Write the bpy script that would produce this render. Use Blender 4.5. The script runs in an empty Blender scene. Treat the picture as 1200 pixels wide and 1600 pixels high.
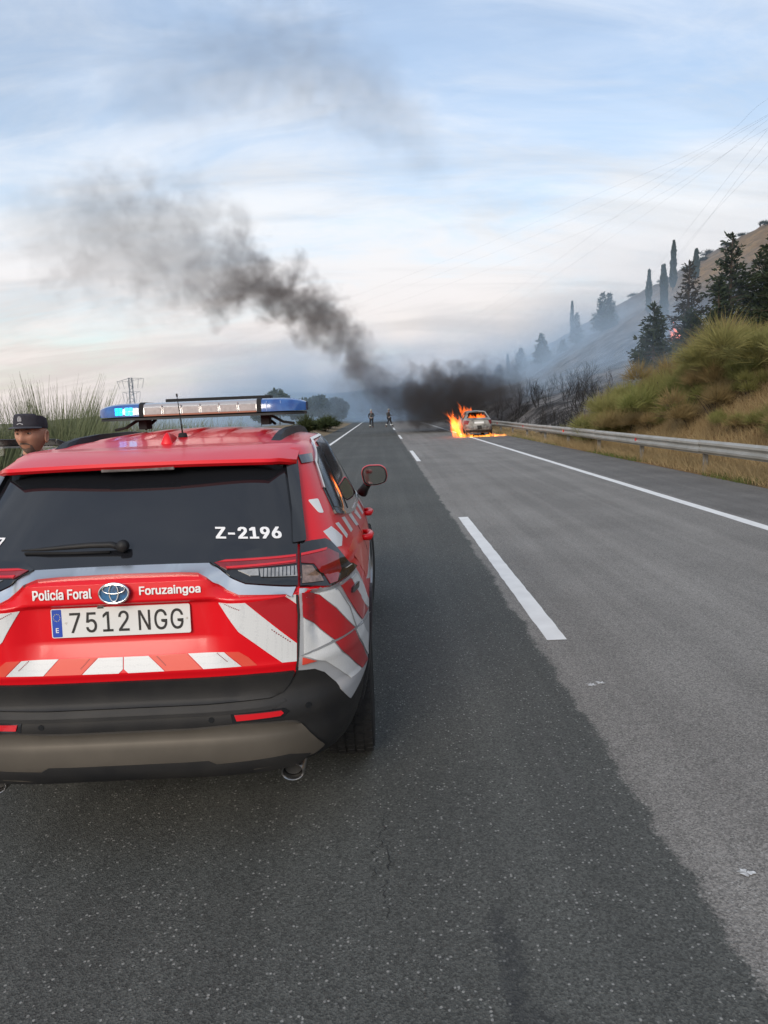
import bpy, bmesh, math, random
import numpy as np
from mathutils import Vector, Matrix
from mathutils.bvhtree import BVHTree
from mathutils.geometry import delaunay_2d_cdt

scene = bpy.context.scene
COL = scene.collection
R = math.radians
rng = np.random.default_rng(7)
random.seed(7)

# ------------------------------------------------------------------ camera
EYE = Vector((0.0, 0.0, 1.72))
def make_camera():
    cam = bpy.data.cameras.new('camera')
    cam.sensor_fit = 'VERTICAL'
    cam.sensor_height = 36.0
    cam.lens = 24.95
    cam.clip_start = 0.05
    cam.clip_end = 20000
    o = bpy.data.objects.new('camera', cam)
    COL.objects.link(o)
    pitch, yaw, roll = R(8.2133), R(0.0729), R(2.3)
    m = (Matrix.Rotation(yaw, 4, 'Z') @ Matrix.Rotation(R(90) - pitch, 4, 'X')
         @ Matrix.Rotation(-roll, 4, 'Z'))
    o.matrix_world = Matrix.Translation(EYE) @ m
    scene.camera = o
make_camera()

# ------------------------------------------------------------------ sky, sun, exposure
SUN_EL, SUN_AZ = 24.0, 200.0      # degrees; azimuth clockwise from +Y (straight ahead)
def make_world():
    w = bpy.data.worlds.new('World')
    scene.world = w
    w.use_nodes = True
    nt = w.node_tree
    for n in list(nt.nodes):
        nt.nodes.remove(n)
    L = nt.links.new
    N = lambda t: nt.nodes.new(t)
    def math_(op, a, b=None, c=None):
        n = N('ShaderNodeMath'); n.operation = op
        for i, v in enumerate((a, b, c)):
            if v is None: continue
            if hasattr(v, 'links') or hasattr(v, 'is_linked'): L(v, n.inputs[i])
            else: n.inputs[i].default_value = v
        return n.outputs[0]
    out = N('ShaderNodeOutputWorld')
    sky = N('ShaderNodeTexSky')
    sky.sky_type = 'NISHITA'
    sky.sun_disc = False
    sky.sun_elevation = R(SUN_EL)
    sky.sun_rotation = R(SUN_AZ)
    sky.altitude = 400
    sky.air_density = 1.3
    sky.dust_density = 1.6
    sky.ozone_density = 3.0
    bsky = N('ShaderNodeBackground'); bsky.inputs['Strength'].default_value = SKY_STRENGTH
    L(sky.outputs[0], bsky.inputs['Color'])
    # high thin cloud: directions are carried up to a flat cloud deck
    tc = N('ShaderNodeTexCoord')
    sep = N('ShaderNodeSeparateXYZ'); L(tc.outputs['Generated'], sep.inputs[0])
    zz = math_('ADD', math_('MAXIMUM', sep.outputs[2], 0.0), 0.30)
    px = math_('DIVIDE', sep.outputs[0], zz)
    py = math_('DIVIDE', sep.outputs[1], zz)
    cmb = N('ShaderNodeCombineXYZ'); L(px, cmb.inputs[0]); L(py, cmb.inputs[1])
    def layer(rot, sx, sy, scale, detail, rough, dist, seed):
        mp = N('ShaderNodeMapping')
        mp.inputs['Rotation'].default_value = (0, 0, R(rot))
        mp.inputs['Scale'].default_value = (sx, sy, 1)
        mp.inputs['Location'].default_value = (seed, seed * 0.7, seed * 1.3)
        L(cmb.outputs[0], mp.inputs[0])
        n = N('ShaderNodeTexNoise')
        n.inputs['Scale'].default_value = scale
        n.inputs['Detail'].default_value = detail
        n.inputs['Roughness'].default_value = rough
        n.inputs['Distortion'].default_value = dist
        L(mp.outputs[0], n.inputs['Vector'])
        return n.outputs[0]
    a = layer(-24, 0.7, 1.0, 1.7, 9, 0.58, 0.6, 3.1)     # broad veils
    b = layer(-38, 0.5, 1.4, 4.2, 9, 0.62, 1.0, 8.4)      # streaks
    c = layer(14, 0.8, 1.2, 1.0, 5, 0.50, 0.4, 5.7)       # very broad
    s = math_('ADD', math_('MULTIPLY', a, 0.50), math_('MULTIPLY', b, 0.40))
    s = math_('ADD', s, math_('MULTIPLY', c, 0.30))
    # thicker towards the horizon, where the deck is seen edge on
    hz = N('ShaderNodeMapRange'); hz.interpolation_type = 'SMOOTHSTEP'
    hz.inputs['From Min'].default_value = 0.0; hz.inputs['From Max'].default_value = 0.55
    hz.inputs['To Min'].default_value = 0.13; hz.inputs['To Max'].default_value = -0.02
    L(sep.outputs[2], hz.inputs['Value'])
    s = math_('ADD', s, hz.outputs[0])
    cov = N('ShaderNodeMapRange'); cov.interpolation_type = 'SMOOTHSTEP'
    cov.inputs['From Min'].default_value = 0.44; cov.inputs['From Max'].default_value = 0.76
    cov.inputs['To Min'].default_value = 0.34; cov.inputs['To Max'].default_value = 0.95
    L(s, cov.inputs['Value'])
    # cloud colour: pale blue white high up, lilac pink low down
    cr = N('ShaderNodeValToRGB')
    e = cr.color_ramp.elements
    e[0].position = 0.0; e[0].color = (0.62, 0.56, 0.56, 1)
    e[1].position = 0.45; e[1].color = (0.61, 0.67, 0.76, 1)
    m = e.new(0.10); m.color = (0.70, 0.635, 0.61, 1)
    m = e.new(0.24); m.color = (0.69, 0.70, 0.72, 1)
    L(sep.outputs[2], cr.inputs[0])
    g = layer(-14, 0.5, 2.0, 2.2, 7, 0.58, 0.6, 11.3)       # grey undersides
    gm = N('ShaderNodeMapRange'); gm.interpolation_type = 'SMOOTHSTEP'
    gm.inputs['From Min'].default_value = 0.40; gm.inputs['From Max'].default_value = 0.66
    gm.inputs['To Min'].default_value = 1.07; gm.inputs['To Max'].default_value = 0.87
    L(g, gm.inputs['Value'])
    bc = N('ShaderNodeBackground'); L(cr.outputs[0], bc.inputs['Color'])
    L(math_('MULTIPLY', gm.outputs[0], CLOUD_STRENGTH), bc.inputs['Strength'])
    mix = N('ShaderNodeMixShader')
    L(cov.outputs[0], mix.inputs[0]); L(bsky.outputs[0], mix.inputs[1]); L(bc.outputs[0], mix.inputs[2])
    L(mix.outputs[0], out.inputs['Surface'])
SKY_STRENGTH = 0.125
CLOUD_STRENGTH = 0.87
make_world()

def make_sun():
    l = bpy.data.lights.new('sun', 'SUN')
    l.energy = 1.5
    l.angle = R(25)
    l.color = (1.0, 0.88, 0.74)
    o = bpy.data.objects.new('sun', l)
    COL.objects.link(o)
    az, el = R(SUN_AZ), R(SUN_EL)
    d = Vector((math.sin(az) * math.cos(el), math.cos(az) * math.cos(el), math.sin(el)))
    o.rotation_euler = d.to_track_quat('Z', 'Y').to_euler()
    o.location = d * 50
make_sun()
vs = scene.view_settings
vs.view_transform = 'Standard'
vs.look = 'None'
vs.gamma = 1.0
vs.use_curve_mapping = False
vs.exposure = 0.57
scene.render.engine = 'CYCLES'
cy = scene.cycles
cy.use_denoising = True
cy.max_bounces = 6
cy.diffuse_bounces = 2
cy.glossy_bounces = 3
cy.transmission_bounces = 4
cy.transparent_max_bounces = 24
cy.volume_bounces = 2
cy.caustics_reflective = False
cy.caustics_refractive = False
cy.sample_clamp_indirect = 4.0

# ------------------------------------------------------------------ materials
MATS = {}
def mat(name, color, rough=0.6, metal=0.0, spec=0.5, coat=0.0, var=0.0, vscale=8.0, vdetail=4.0,
        color2=None, bump=0.0, bscale=60.0, emit=None, estr=0.0, alpha=1.0, trans=0.0, coords='Object', coat_rough=0.04):
    """Principled material; var mixes color towards color2 by noise, bump adds fine relief."""
    if name in MATS: return MATS[name]
    m = bpy.data.materials.new(name); m.use_nodes = True
    nt = m.node_tree; p = nt.nodes['Principled BSDF']
    p.inputs['Base Color'].default_value = (*color, 1)
    p.inputs['Roughness'].default_value = rough
    p.inputs['Metallic'].default_value = metal
    p.inputs['Specular IOR Level'].default_value = spec
    p.inputs['Coat Weight'].default_value = coat
    p.inputs['Coat Roughness'].default_value = coat_rough
    p.inputs['Alpha'].default_value = alpha
    p.inputs['Transmission Weight'].default_value = trans
    if emit:
        p.inputs['Emission Color'].default_value = (*emit, 1)
        p.inputs['Emission Strength'].default_value = estr
    L = nt.links.new
    if var or bump:
        tc = nt.nodes.new('ShaderNodeTexCoord')
    if var:
        n = nt.nodes.new('ShaderNodeTexNoise')
        n.inputs['Scale'].default_value = vscale; n.inputs['Detail'].default_value = vdetail
        L(tc.outputs[coords], n.inputs['Vector'])
        mr = nt.nodes.new('ShaderNodeMapRange')
        mr.inputs['From Min'].default_value = 0.35; mr.inputs['From Max'].default_value = 0.65
        mr.inputs['To Max'].default_value = var
        L(n.outputs[0], mr.inputs['Value'])
        mx = nt.nodes.new('ShaderNodeMix'); mx.data_type = 'RGBA'
        mx.inputs[6].default_value = (*color, 1)
        mx.inputs[7].default_value = (*(color2 or tuple(c * 0.5 for c in color)), 1)
        L(mr.outputs[0], mx.inputs[0]); L(mx.outputs[2], p.inputs['Base Color'])
    if bump:
        n2 = nt.nodes.new('ShaderNodeTexNoise'); n2.inputs['Scale'].default_value = bscale
        n2.inputs['Detail'].default_value = 3
        L(tc.outputs[coords], n2.inputs['Vector'])
        b = nt.nodes.new('ShaderNodeBump'); b.inputs['Strength'].default_value = bump
        b.inputs['Distance'].default_value = 0.01
        L(n2.outputs[0], b.inputs['Height']); L(b.outputs[0], p.inputs['Normal'])
    MATS[name] = m
    return m

# ------------------------------------------------------------------ mesh helpers
def link(o, parent=None):
    COL.objects.link(o)
    if parent is not None: o.parent = parent
    return o
def mesh_obj(name, verts, faces, material, parent=None, smooth=False):
    me = bpy.data.meshes.new(name)
    me.from_pydata([tuple(v) for v in verts], [], [tuple(f) for f in faces])
    if material is not None: me.materials.append(material)
    if smooth: me.polygons.foreach_set('use_smooth', [True] * len(me.polygons))
    me.update()
    return link(bpy.data.objects.new(name, me), parent)
def tag(o, label, cat, group=None, kind=None):
    if label: o['label'] = label
    if cat: o['category'] = cat
    if group: o['group'] = group
    if kind: o['kind'] = kind
    return o
def thing(name, label, cat, loc=(0, 0, 0), rz=0.0, group=None):
    o = bpy.data.objects.new(name, None)
    o.empty_display_size = 0.2
    COL.objects.link(o)
    o.location = loc; o.rotation_euler = (0, 0, rz)
    return tag(o, label, cat, group)
def copy_tree(o, parent=None):
    c = o.copy(); COL.objects.link(c); c.parent = parent
    for ch in list(o.children): copy_tree(ch, c)
    return c
class MB:
    """collects simple shapes into one mesh"""
    def __init__(s): s.v = []; s.f = []
    def add(s, v, f):
        o = len(s.v); s.v += [tuple(p) for p in v]; s.f += [tuple(i + o for i in q) for q in f]; return s
    def box(s, c, d, m=None):
        x, y, z = (k / 2 for k in d)
        v = [Vector((sx * x, sy * y, sz * z)) for sz in (-1, 1) for sx, sy in ((-1, -1), (1, -1), (1, 1), (-1, 1))]
        if m is not None: v = [m @ p for p in v]
        v = [p + Vector(c) for p in v]
        return s.add(v, [(3, 2, 1, 0), (4, 5, 6, 7), (0, 1, 5, 4), (1, 2, 6, 5), (2, 3, 7, 6), (3, 0, 4, 7)])
    def bar(s, a, b, w, h, up=(0, 0, 1)):
        a, b = Vector(a), Vector(b); d = (b - a).normalized()
        u = Vector(up); r = d.cross(u)
        if r.length < 1e-4: r = d.cross(Vector((1, 0, 0)))
        r.normalize(); u = r.cross(d)
        v = []
        for p in (a, b):
            for i, j in ((-1, -1), (1, -1), (1, 1), (-1, 1)): v.append(p + r * i * w / 2 + u * j * h / 2)
        return s.add(v, [(3, 2, 1, 0), (4, 5, 6, 7), (0, 1, 5, 4), (1, 2, 6, 5), (2, 3, 7, 6), (3, 0, 4, 7)])
    def tube(s, pts, rad, n=8, cap=True):
        pts = [Vector(p) for p in pts]
        if not hasattr(rad, '__len__'): rad = [rad] * len(pts)
        vs, ring = [], []
        prev = None
        for i, p in enumerate(pts):
            d = (pts[min(i + 1, len(pts) - 1)] - pts[max(i - 1, 0)]).normalized()
            if prev is None:
                r = d.orthogonal().normalized()
            else:
                r = (prev - d * prev.dot(d))
                r = r.normalized() if r.length > 1e-5 else d.orthogonal().normalized()
            prev = r; q = d.cross(r)
            for k in range(n):
                a = 2 * math.pi * k / n
                vs.append(p + (r * math.cos(a) + q * math.sin(a)) * rad[i])
        fs = []
        for i in range(len(pts) - 1):
            for k in range(n):
                a, b = i * n + k, i * n + (k + 1) % n
                fs.append((a, b, b + n, a + n))
        if cap:
            fs.append(tuple(range(n - 1, -1, -1))); e = (len(pts) - 1) * n
            fs.append(tuple(range(e, e + n)))
        return s.add(vs, fs)
    def lathe(s, prof, n=24, axis='z', c=(0, 0, 0)):
        """prof: list of (radius, height)"""
        vs, fs = [], []
        for r, h in prof:
            for k in range(n):
                a = 2 * math.pi * k / n
                p = (r * math.cos(a), r * math.sin(a), h)
                if axis == 'y': p = (p[0], p[2], p[1])
                if axis == 'x': p = (p[2], p[0], p[1])
                vs.append(Vector(p) + Vector(c))
        for i in range(len(prof) - 1):
            for k in range(n):
                a, b = i * n + k, i * n + (k + 1) % n
                fs.append((a, b, b + n, a + n))
        return s.add(vs, fs)
    def prism(s, poly, fn0, fn1):
        """poly: 2-D points; fn0/fn1 map a 2-D point to the two end faces"""
        n = len(poly)
        v = [fn0(p) for p in poly] + [fn1(p) for p in poly]
        f = [tuple(range(n - 1, -1, -1)), tuple(range(n, 2 * n))]
        f += [(i, (i + 1) % n, n + (i + 1) % n, n + i) for i in range(n)]
        return s.add(v, f)
    def build(s, name, material, parent=None, smooth=False, bevel=0.0, seg=2, sub=0, angle=None):
        o = mesh_obj(name, s.v, s.f, material, parent, smooth)
        fix_normals(o)
        if bevel:
            m = o.modifiers.new('bevel', 'BEVEL'); m.width = bevel; m.segments = seg; m.limit_method = 'ANGLE'
            m.angle_limit = R(30); m.harden_normals = False
        if sub:
            m = o.modifiers.new('sub', 'SUBSURF'); m.levels = sub; m.render_levels = sub
        if angle is not None:
            shade_angle(o, angle)
        return o
def fix_normals(o):
    bm = bmesh.new(); bm.from_mesh(o.data)
    bmesh.ops.recalc_face_normals(bm, faces=bm.faces)
    bm.to_mesh(o.data); bm.free()
def shade_angle(o, deg):
    me = o.data
    me.polygons.foreach_set('use_smooth', [True] * len(me.polygons))
    bm = bmesh.new(); bm.from_mesh(me)
    for e in bm.edges:
        if len(e.link_faces) == 2 and e.calc_face_angle(0) > R(deg): e.smooth = False
    bm.to_mesh(me); bm.free()
def np_mesh(name, V, F, material, parent=None, smooth=False):
    """V (n,3) array, F (m,k) array of one face size"""
    me = bpy.data.meshes.new(name)
    V = np.asarray(V, np.float32); F = np.asarray(F, np.int32)
    k = F.shape[1]
    me.vertices.add(len(V)); me.vertices.foreach_set('co', V.ravel())
    me.loops.add(F.size); me.loops.foreach_set('vertex_index', F.ravel())
    me.polygons.add(len(F))
    me.polygons.foreach_set('loop_start', np.arange(0, F.size, k, dtype=np.int32))
    if smooth: me.polygons.foreach_set('use_smooth', np.ones(len(F), bool))
    if material is not None: me.materials.append(material)
    me.update(calc_edges=True); me.validate()
    return link(bpy.data.objects.new(name, me), parent)
def interp(x, xs, ys): return float(np.interp(x, xs, ys))
def smooth01(t): t = np.clip(t, 0, 1); return t * t * (3 - 2 * t)
def vnoise(x, y, seed=0):
    """smooth value noise for numpy arrays"""
    x = np.asarray(x, float); y = np.asarray(y, float)
    xi, yi = np.floor(x).astype(int), np.floor(y).astype(int)
    fx, fy = x - xi, y - yi
    fx, fy = fx * fx * (3 - 2 * fx), fy * fy * (3 - 2 * fy)
    def h(a, b):
        n = (a * 374761393 + b * 668265263 + seed * 144665) & 0x7fffffff
        n = ((n ^ (n >> 13)) * 1274126177) & 0x7fffffff
        return ((n ^ (n >> 16)) & 0xffff) / 65535.0
    return (h(xi, yi) * (1 - fx) + h(xi + 1, yi) * fx) * (1 - fy) + (h(xi, yi + 1) * (1 - fx) + h(xi + 1, yi + 1) * fx) * fy
def fbm(x, y, seed=0, oct=4):
    s = 0; a = 0.5
    for k in range(oct):
        s = s + a * (vnoise(np.asarray(x) * 2 ** k, np.asarray(y) * 2 ** k, seed + k) - 0.5); a *= 0.5
    return s
# ================================================================== SETTING
X_LEFT, X_DASH, X_RIGHT = -2.72, 1.22, 4.95
ASPH_L, ASPH_R = -4.1, 7.05

def asphalt_material():
    m = bpy.data.materials.new('asphalt'); m.use_nodes = True
    nt = m.node_tree; p = nt.nodes['Principled BSDF']; L = nt.links.new
    N = nt.nodes.new
    geo = N('ShaderNodeNewGeometry'); sep = N('ShaderNodeSeparateXYZ'); L(geo.outputs['Position'], sep.inputs[0])
    def noise(scale, detail=4, rough=0.55, vec=None):
        n = N('ShaderNodeTexNoise'); n.inputs['Scale'].default_value = scale
        n.inputs['Detail'].default_value = detail; n.inputs['Roughness'].default_value = rough
        L(vec or geo.outputs['Position'], n.inputs['Vector']); return n.outputs[0]
    def mr(v, a, b, c, d, smooth=True):
        n = N('ShaderNodeMapRange'); n.interpolation_type = 'SMOOTHSTEP' if smooth else 'LINEAR'
        for k, q in zip(('From Min', 'From Max', 'To Min', 'To Max'), (a, b, c, d)): n.inputs[k].default_value = q
        L(v, n.inputs['Value']); return n.outputs[0]
    def mt(op, a, b):
        n = N('ShaderNodeMath'); n.operation = op
        for i, v in enumerate((a, b)):
            if isinstance(v, (int, float)): n.inputs[i].default_value = v
            else: L(v, n.inputs[i])
        return n.outputs[0]
    def mix(f, a, b, blend='MIX'):
        n = N('ShaderNodeMix'); n.data_type = 'RGBA'; n.blend_type = blend
        if isinstance(f, (int, float)): n.inputs[0].default_value = f
        else: L(f, n.inputs[0])
        for i, v in ((6, a), (7, b)):
            if isinstance(v, tuple): n.inputs[i].default_value = (*v, 1)
            else: L(v, n.inputs[i])
        return n.outputs[2]
    # new dark overlay on the left, older grey mix on the right, an irregular joint between them
    jx = mt('ADD', sep.outputs[0], mt('MULTIPLY', mt('SUBTRACT', noise(2.4, 7, 0.65), 0.5), 0.24))
    jx = mt('ADD', jx, mt('MULTIPLY', mt('SUBTRACT', noise(70, 3), 0.5), 0.10))
    lane = mr(jx, 1.04, 1.08, 0, 1)
    dark = mix(mr(noise(0.35, 2), 0.35, 0.65, 0, 1), (0.073, 0.075, 0.068), (0.089, 0.090, 0.081))
    grey = mix(mr(noise(0.5, 3), 0.35, 0.65, 0, 1), (0.196, 0.183, 0.165), (0.236, 0.221, 0.200))
    # wheel tracks polished a little, streaks along the road
    mp = N('ShaderNodeMapping'); mp.inputs['Scale'].default_value = (3.0, 0.06, 1); L(geo.outputs['Position'], mp.inputs[0])
    streak = mr(noise(1.0, 5, 0.6, mp.outputs[0]), 0.38, 0.66, 0.90, 1.10)
    col = mix(lane, dark, grey)
    # hard shoulder a shade lighter beyond the edge line
    sh = mr(jx, 4.95, 5.25, 0, 1)
    col = mix(sh, col, mix(mr(noise(0.8, 4), 0.3, 0.7, 0, 1), (0.130, 0.122, 0.112), (0.172, 0.162, 0.148)))
    # stone chips
    def chips(scale, lo, hi):
        v = N('ShaderNodeTexVoronoi'); v.inputs['Scale'].default_value = scale
        L(geo.outputs['Position'], v.inputs['Vector'])
        s = N('ShaderNodeSeparateColor'); L(v.outputs['Color'], s.inputs[0])
        return v, s.outputs[0], s.outputs[1]
    v1, r1, g1 = chips(150, 0, 1)
    fac = mr(r1, 0.0, 1.0, 0.58, 1.46, False)
    v2, r2, g2 = chips(85, 0, 1)
    white = mt('MULTIPLY', mr(r2, 0.90, 0.97, 0, 1), mr(v2.outputs['Distance'], 0.25, 0.55, 1, 0))
    sc = N('ShaderNodeVectorMath'); sc.operation = 'SCALE'
    L(col, sc.inputs[0]); L(mt('MULTIPLY', fac, streak), sc.inputs['Scale'])
    c2 = mix(mt('MULTIPLY', white, 0.6), sc.outputs[0], (0.42, 0.41, 0.38))
    # dark voids between chips
    void = mr(noise(190, 2), 0.30, 0.43, 0.38, 0)
    c3 = mix(void, c2, (0.02, 0.02, 0.02))
    # greasy dark stains in the near lane
    def stain(cx, cy, rx, ry, amt, col_=(0.022, 0.024, 0.027)):
        nonlocal c3
        dx = mt('DIVIDE', mt('SUBTRACT', jx, cx), rx); dy = mt('DIVIDE', mt('SUBTRACT', sep.outputs[1], cy), ry)
        d = mt('ADD', mt('MULTIPLY', dx, dx), mt('MULTIPLY', dy, dy))
        d = mt('ADD', d, mt('MULTIPLY', mt('SUBTRACT', noise(9, 6, 0.7), 0.5), 2.2))
        c3 = mix(mt('MULTIPLY', mr(d, 0.1, 1.1, 1, 0), amt), c3, col_)
    stain(0.33, 2.02, 0.050, 0.30, 0.45)
    stain(0.36, 1.72, 0.10, 0.16, 0.38)
    stain(0.76, 3.25, 0.030, 0.60, 0.14, (0.16, 0.155, 0.15))
    L(c3, p.inputs['Base Color'])
    p.inputs['Roughness'].default_value = 0.82
    p.inputs['Specular IOR Level'].default_value = 0.35
    b = N('ShaderNodeBump'); b.inputs['Strength'].default_value = 0.55; b.inputs['Distance'].default_value = 0.004
    L(mt('ADD', v1.outputs['Distance'], noise(230, 2)), b.inputs['Height']); L(b.outputs[0], p.inputs['Normal'])
    return m
M_ASPHALT = asphalt_material()

def paint_material():
    m = mat('road_paint', (0.82, 0.81, 0.78), 0.75, var=0.5, vscale=5.0, vdetail=8, color2=(0.66, 0.65, 0.62), bump=0.3, bscale=120)
    return m
M_PAINT = paint_material()
M_EARTH = mat('dry_earth', (0.16, 0.115, 0.065), 0.95, var=0.9, vscale=0.6, vdetail=8, color2=(0.26, 0.19, 0.10), bump=0.5, bscale=8, coords='Object')

# far ground sheet to the horizon
def disc(name, rad, z, m, n=96, cx=0, cy=0):
    v = [(cx, cy, z)] + [(cx + rad * math.cos(2 * math.pi * k / n), cy + rad * math.sin(2 * math.pi * k / n), z) for k in range(n)]
    f = [(0, 1 + k, 1 + (k + 1) % n) for k in range(n)]
    return mesh_obj(name, v, f, m)
M_FIELD = mat('field', (0.10, 0.10, 0.055), 0.95, var=0.9, vscale=0.02, vdetail=6, color2=(0.17, 0.14, 0.075))
tag(disc('ground', 9000, -0.45, M_FIELD), None, None, kind='structure')

def strip(name, x0, x1, y0, y1, z, m, nx=1, ny=1):
    V, F = [], []
    for j in range(ny + 1):
        for i in range(nx + 1):
            V.append((x0 + (x1 - x0) * i / nx, y0 + (y1 - y0) * j / ny, z))
    for j in range(ny):
        for i in range(nx):
            a = j * (nx + 1) + i
            F.append((a, a + 1, a + nx + 2, a + nx + 1))
    return mesh_obj(name, V, F, m)
tag(strip('road', ASPH_L, ASPH_R, -12, 600, 0.0, M_ASPHALT, 2, 40), None, None, kind='structure')

# painted lines: worn sheets 4 mm above the asphalt with ragged edges
def painted(name, x, w, y0, y1, step=0.25, jit=0.006):
    n = max(2, int((y1 - y0) / step))
    V, F = [], []
    for k in range(n + 1):
        y = y0 + (y1 - y0) * k / n
        j = jit * (random.random() - 0.5) * 2
        V += [(x - w / 2 + j, y, 0.004), (x + w / 2 + jit * (random.random() - 0.5) * 2, y, 0.004)]
    F = [(2 * k, 2 * k + 1, 2 * k + 3, 2 * k + 2) for k in range(n)]
    return mesh_obj(name, V, F, M_PAINT)
tag(painted('edge_line', X_RIGHT, 0.17, -8, 420, 0.5), 'long solid white line between right lane and hard shoulder', 'road marking', kind='structure')
tag(painted('edge_line', X_LEFT, 0.17, -8, 420, 0.5), 'long solid white line along the verge past the police car', 'road marking', kind='structure')
dash_words = ['nearest broad white dash on the joint between dark and grey lanes', 'second white lane dash, narrower and beyond the nearest one',
              'third white lane dash ahead, short and near the two firefighters']
k = 0
for y0 in np.arange(5.0 - 18.2, 230, 18.2):
    if y0 + 6 < -2: continue
    if y0 < 0: continue
    d = painted('lane_dash', X_DASH - 0.012 * max(0, y0 - 5) * 0.2, 0.15 if y0 < 10 else 0.14, y0, y0 + 6.0, 0.12, 0.004)
    if k < 3: tag(d, dash_words[k], 'road marking', 'dashes of the lane line', 'thing')
    else: tag(d, 'tiny far white lane dash lost in the dark smoke', 'road marking', 'dashes of the lane line', 'thing')
    k += 1
# chalky white splats on the grey lane
def splat(x, y, r, label):
    n = 22; V = [(x, y, 0.004)]; F = []
    for k in range(n):
        a = 2 * math.pi * k / n
        q = r * (0.45 + 0.75 * random.random())
        V.append((x + q * math.cos(a), y + 0.8 * q * math.sin(a), 0.004))
    for k in range(n):
        if k % 7 == 3: continue
        F.append((0, 1 + k, 1 + (k + 1) % n))
    tag(mesh_obj('bird_dropping', V, F, mat('chalk', (0.72, 0.72, 0.70), 0.9, var=0.8, vscale=60, color2=(0.35, 0.34, 0.33))), label, 'stain', kind='thing')
splat(1.26, 2.36, 0.030, 'chalky white splat on grey asphalt near the lower edge')
splat(1.22, 4.15, 0.034, 'small white smear on grey asphalt beyond the larger splat')
splat(1.28, 4.17, 0.030, 'tiny white fleck beside the smear past the dash end')

def crack(pts, w, label):
    V, F = [], []; P_ = []
    for (x0, y0), (x1, y1) in zip(pts[:-1], pts[1:]):
        n = 9
        for k in range(n): P_.append((x0 + (x1 - x0) * k / n + random.gauss(0, 0.006), y0 + (y1 - y0) * k / n))
    P_.append(pts[-1])
    for i, (x, y) in enumerate(P_):
        q = w * random.uniform(0.25, 1.0) * (0.3 if i in (0, len(P_) - 1) else 1)
        V += [(x - q, y, 0.003), (x + q, y, 0.003)]
    F = [(2 * i, 2 * i + 1, 2 * i + 3, 2 * i + 2) for i in range(len(P_) - 1) if random.random() < 0.78]
    tag(mesh_obj('road_crack', V, F, mat('crack_dark', (0.018, 0.018, 0.019), 0.9)), label, 'crack', kind='thing')
crack([(-0.05, 2.85), (-0.075, 2.66), (-0.03, 2.52), (-0.06, 2.36), (-0.045, 2.20)], 0.0020, 'thin broken crack in dark asphalt behind the police car')
crack([(-0.10, 2.62), (-0.085, 2.50), (-0.10, 2.38)], 0.0025, 'short hairline crack beside the longer broken crack')
# ------------------------------------------------------------------ terrain on the right
def bank_top(Y): return np.interp(Y, [-20, 8, 18, 22, 28, 33, 45, 80, 160, 400], [3.4, 3.3, 3.1, 2.5, 1.5, 1.0, 1.6, 2.2, 2.2, 1.5])
CR_Y = [-50, 100, 190, 220, 250, 300, 350, 400, 480, 600]
CR_X = [112, 108, 100, 98, 90, 82, 74, 60, 50, 45]
CR_H = [52, 50, 44.5, 40.3, 30.7, 22.1, 14.2, 9.2, 5.0, 2.0]
def terrain(X, Y):
    X = np.asarray(X, float); Y = np.asarray(Y, float)
    hb = bank_top(Y)
    h = hb * smooth01((X - 7.7) / 3.6)
    xs = 11.3
    h1 = hb + np.clip(X - xs, 0, 11) * np.interp(Y, [0, 30, 50, 100, 300], [0.16, 0.2, 0.32, 0.3, 0.1])
    h = np.where(X > xs, h1, h)
    xc = np.interp(Y, CR_Y, CR_X); hc = np.interp(Y, CR_Y, CR_H)
    xf = 22.3
    hf = hb + 11 * np.interp(Y, [0, 30, 50, 100, 300], [0.16, 0.2, 0.32, 0.3, 0.1])
    hf = np.minimum(hf, hc * 0.55)
    t = (X - xf) / np.maximum(xc - xf, 1)
    hill = hf + (hc - hf) * np.clip(t, 0, 1) ** 0.95
    over = np.clip(X - xc, 0, None)
    hill = hill + 0.05 * np.clip(over, 0, 40) - 0.0015 * np.clip(over - 30, 0, None) ** 2
    h = np.where(X > xf, hill, np.minimum(h, np.maximum(hf, h * 0 + hf) * 1.0 + (h - h1) * 0))  if False else np.where(X > xf, hill, h)
    rough = fbm(X * 0.35, Y * 0.35, 3, 4) * np.clip((X - 8) / 4, 0, 1) * np.interp(X, [8, 22, 60], [0.45, 0.8, 2.2])
    out = h + rough
    out = np.maximum(out, -0.6)
    edge = np.clip((X - 7.05) / 0.6, 0, 1)
    return out * edge - 0.03 * (1 - edge) - 0.0
def hgt(x, y): return float(terrain(x, y))

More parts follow.
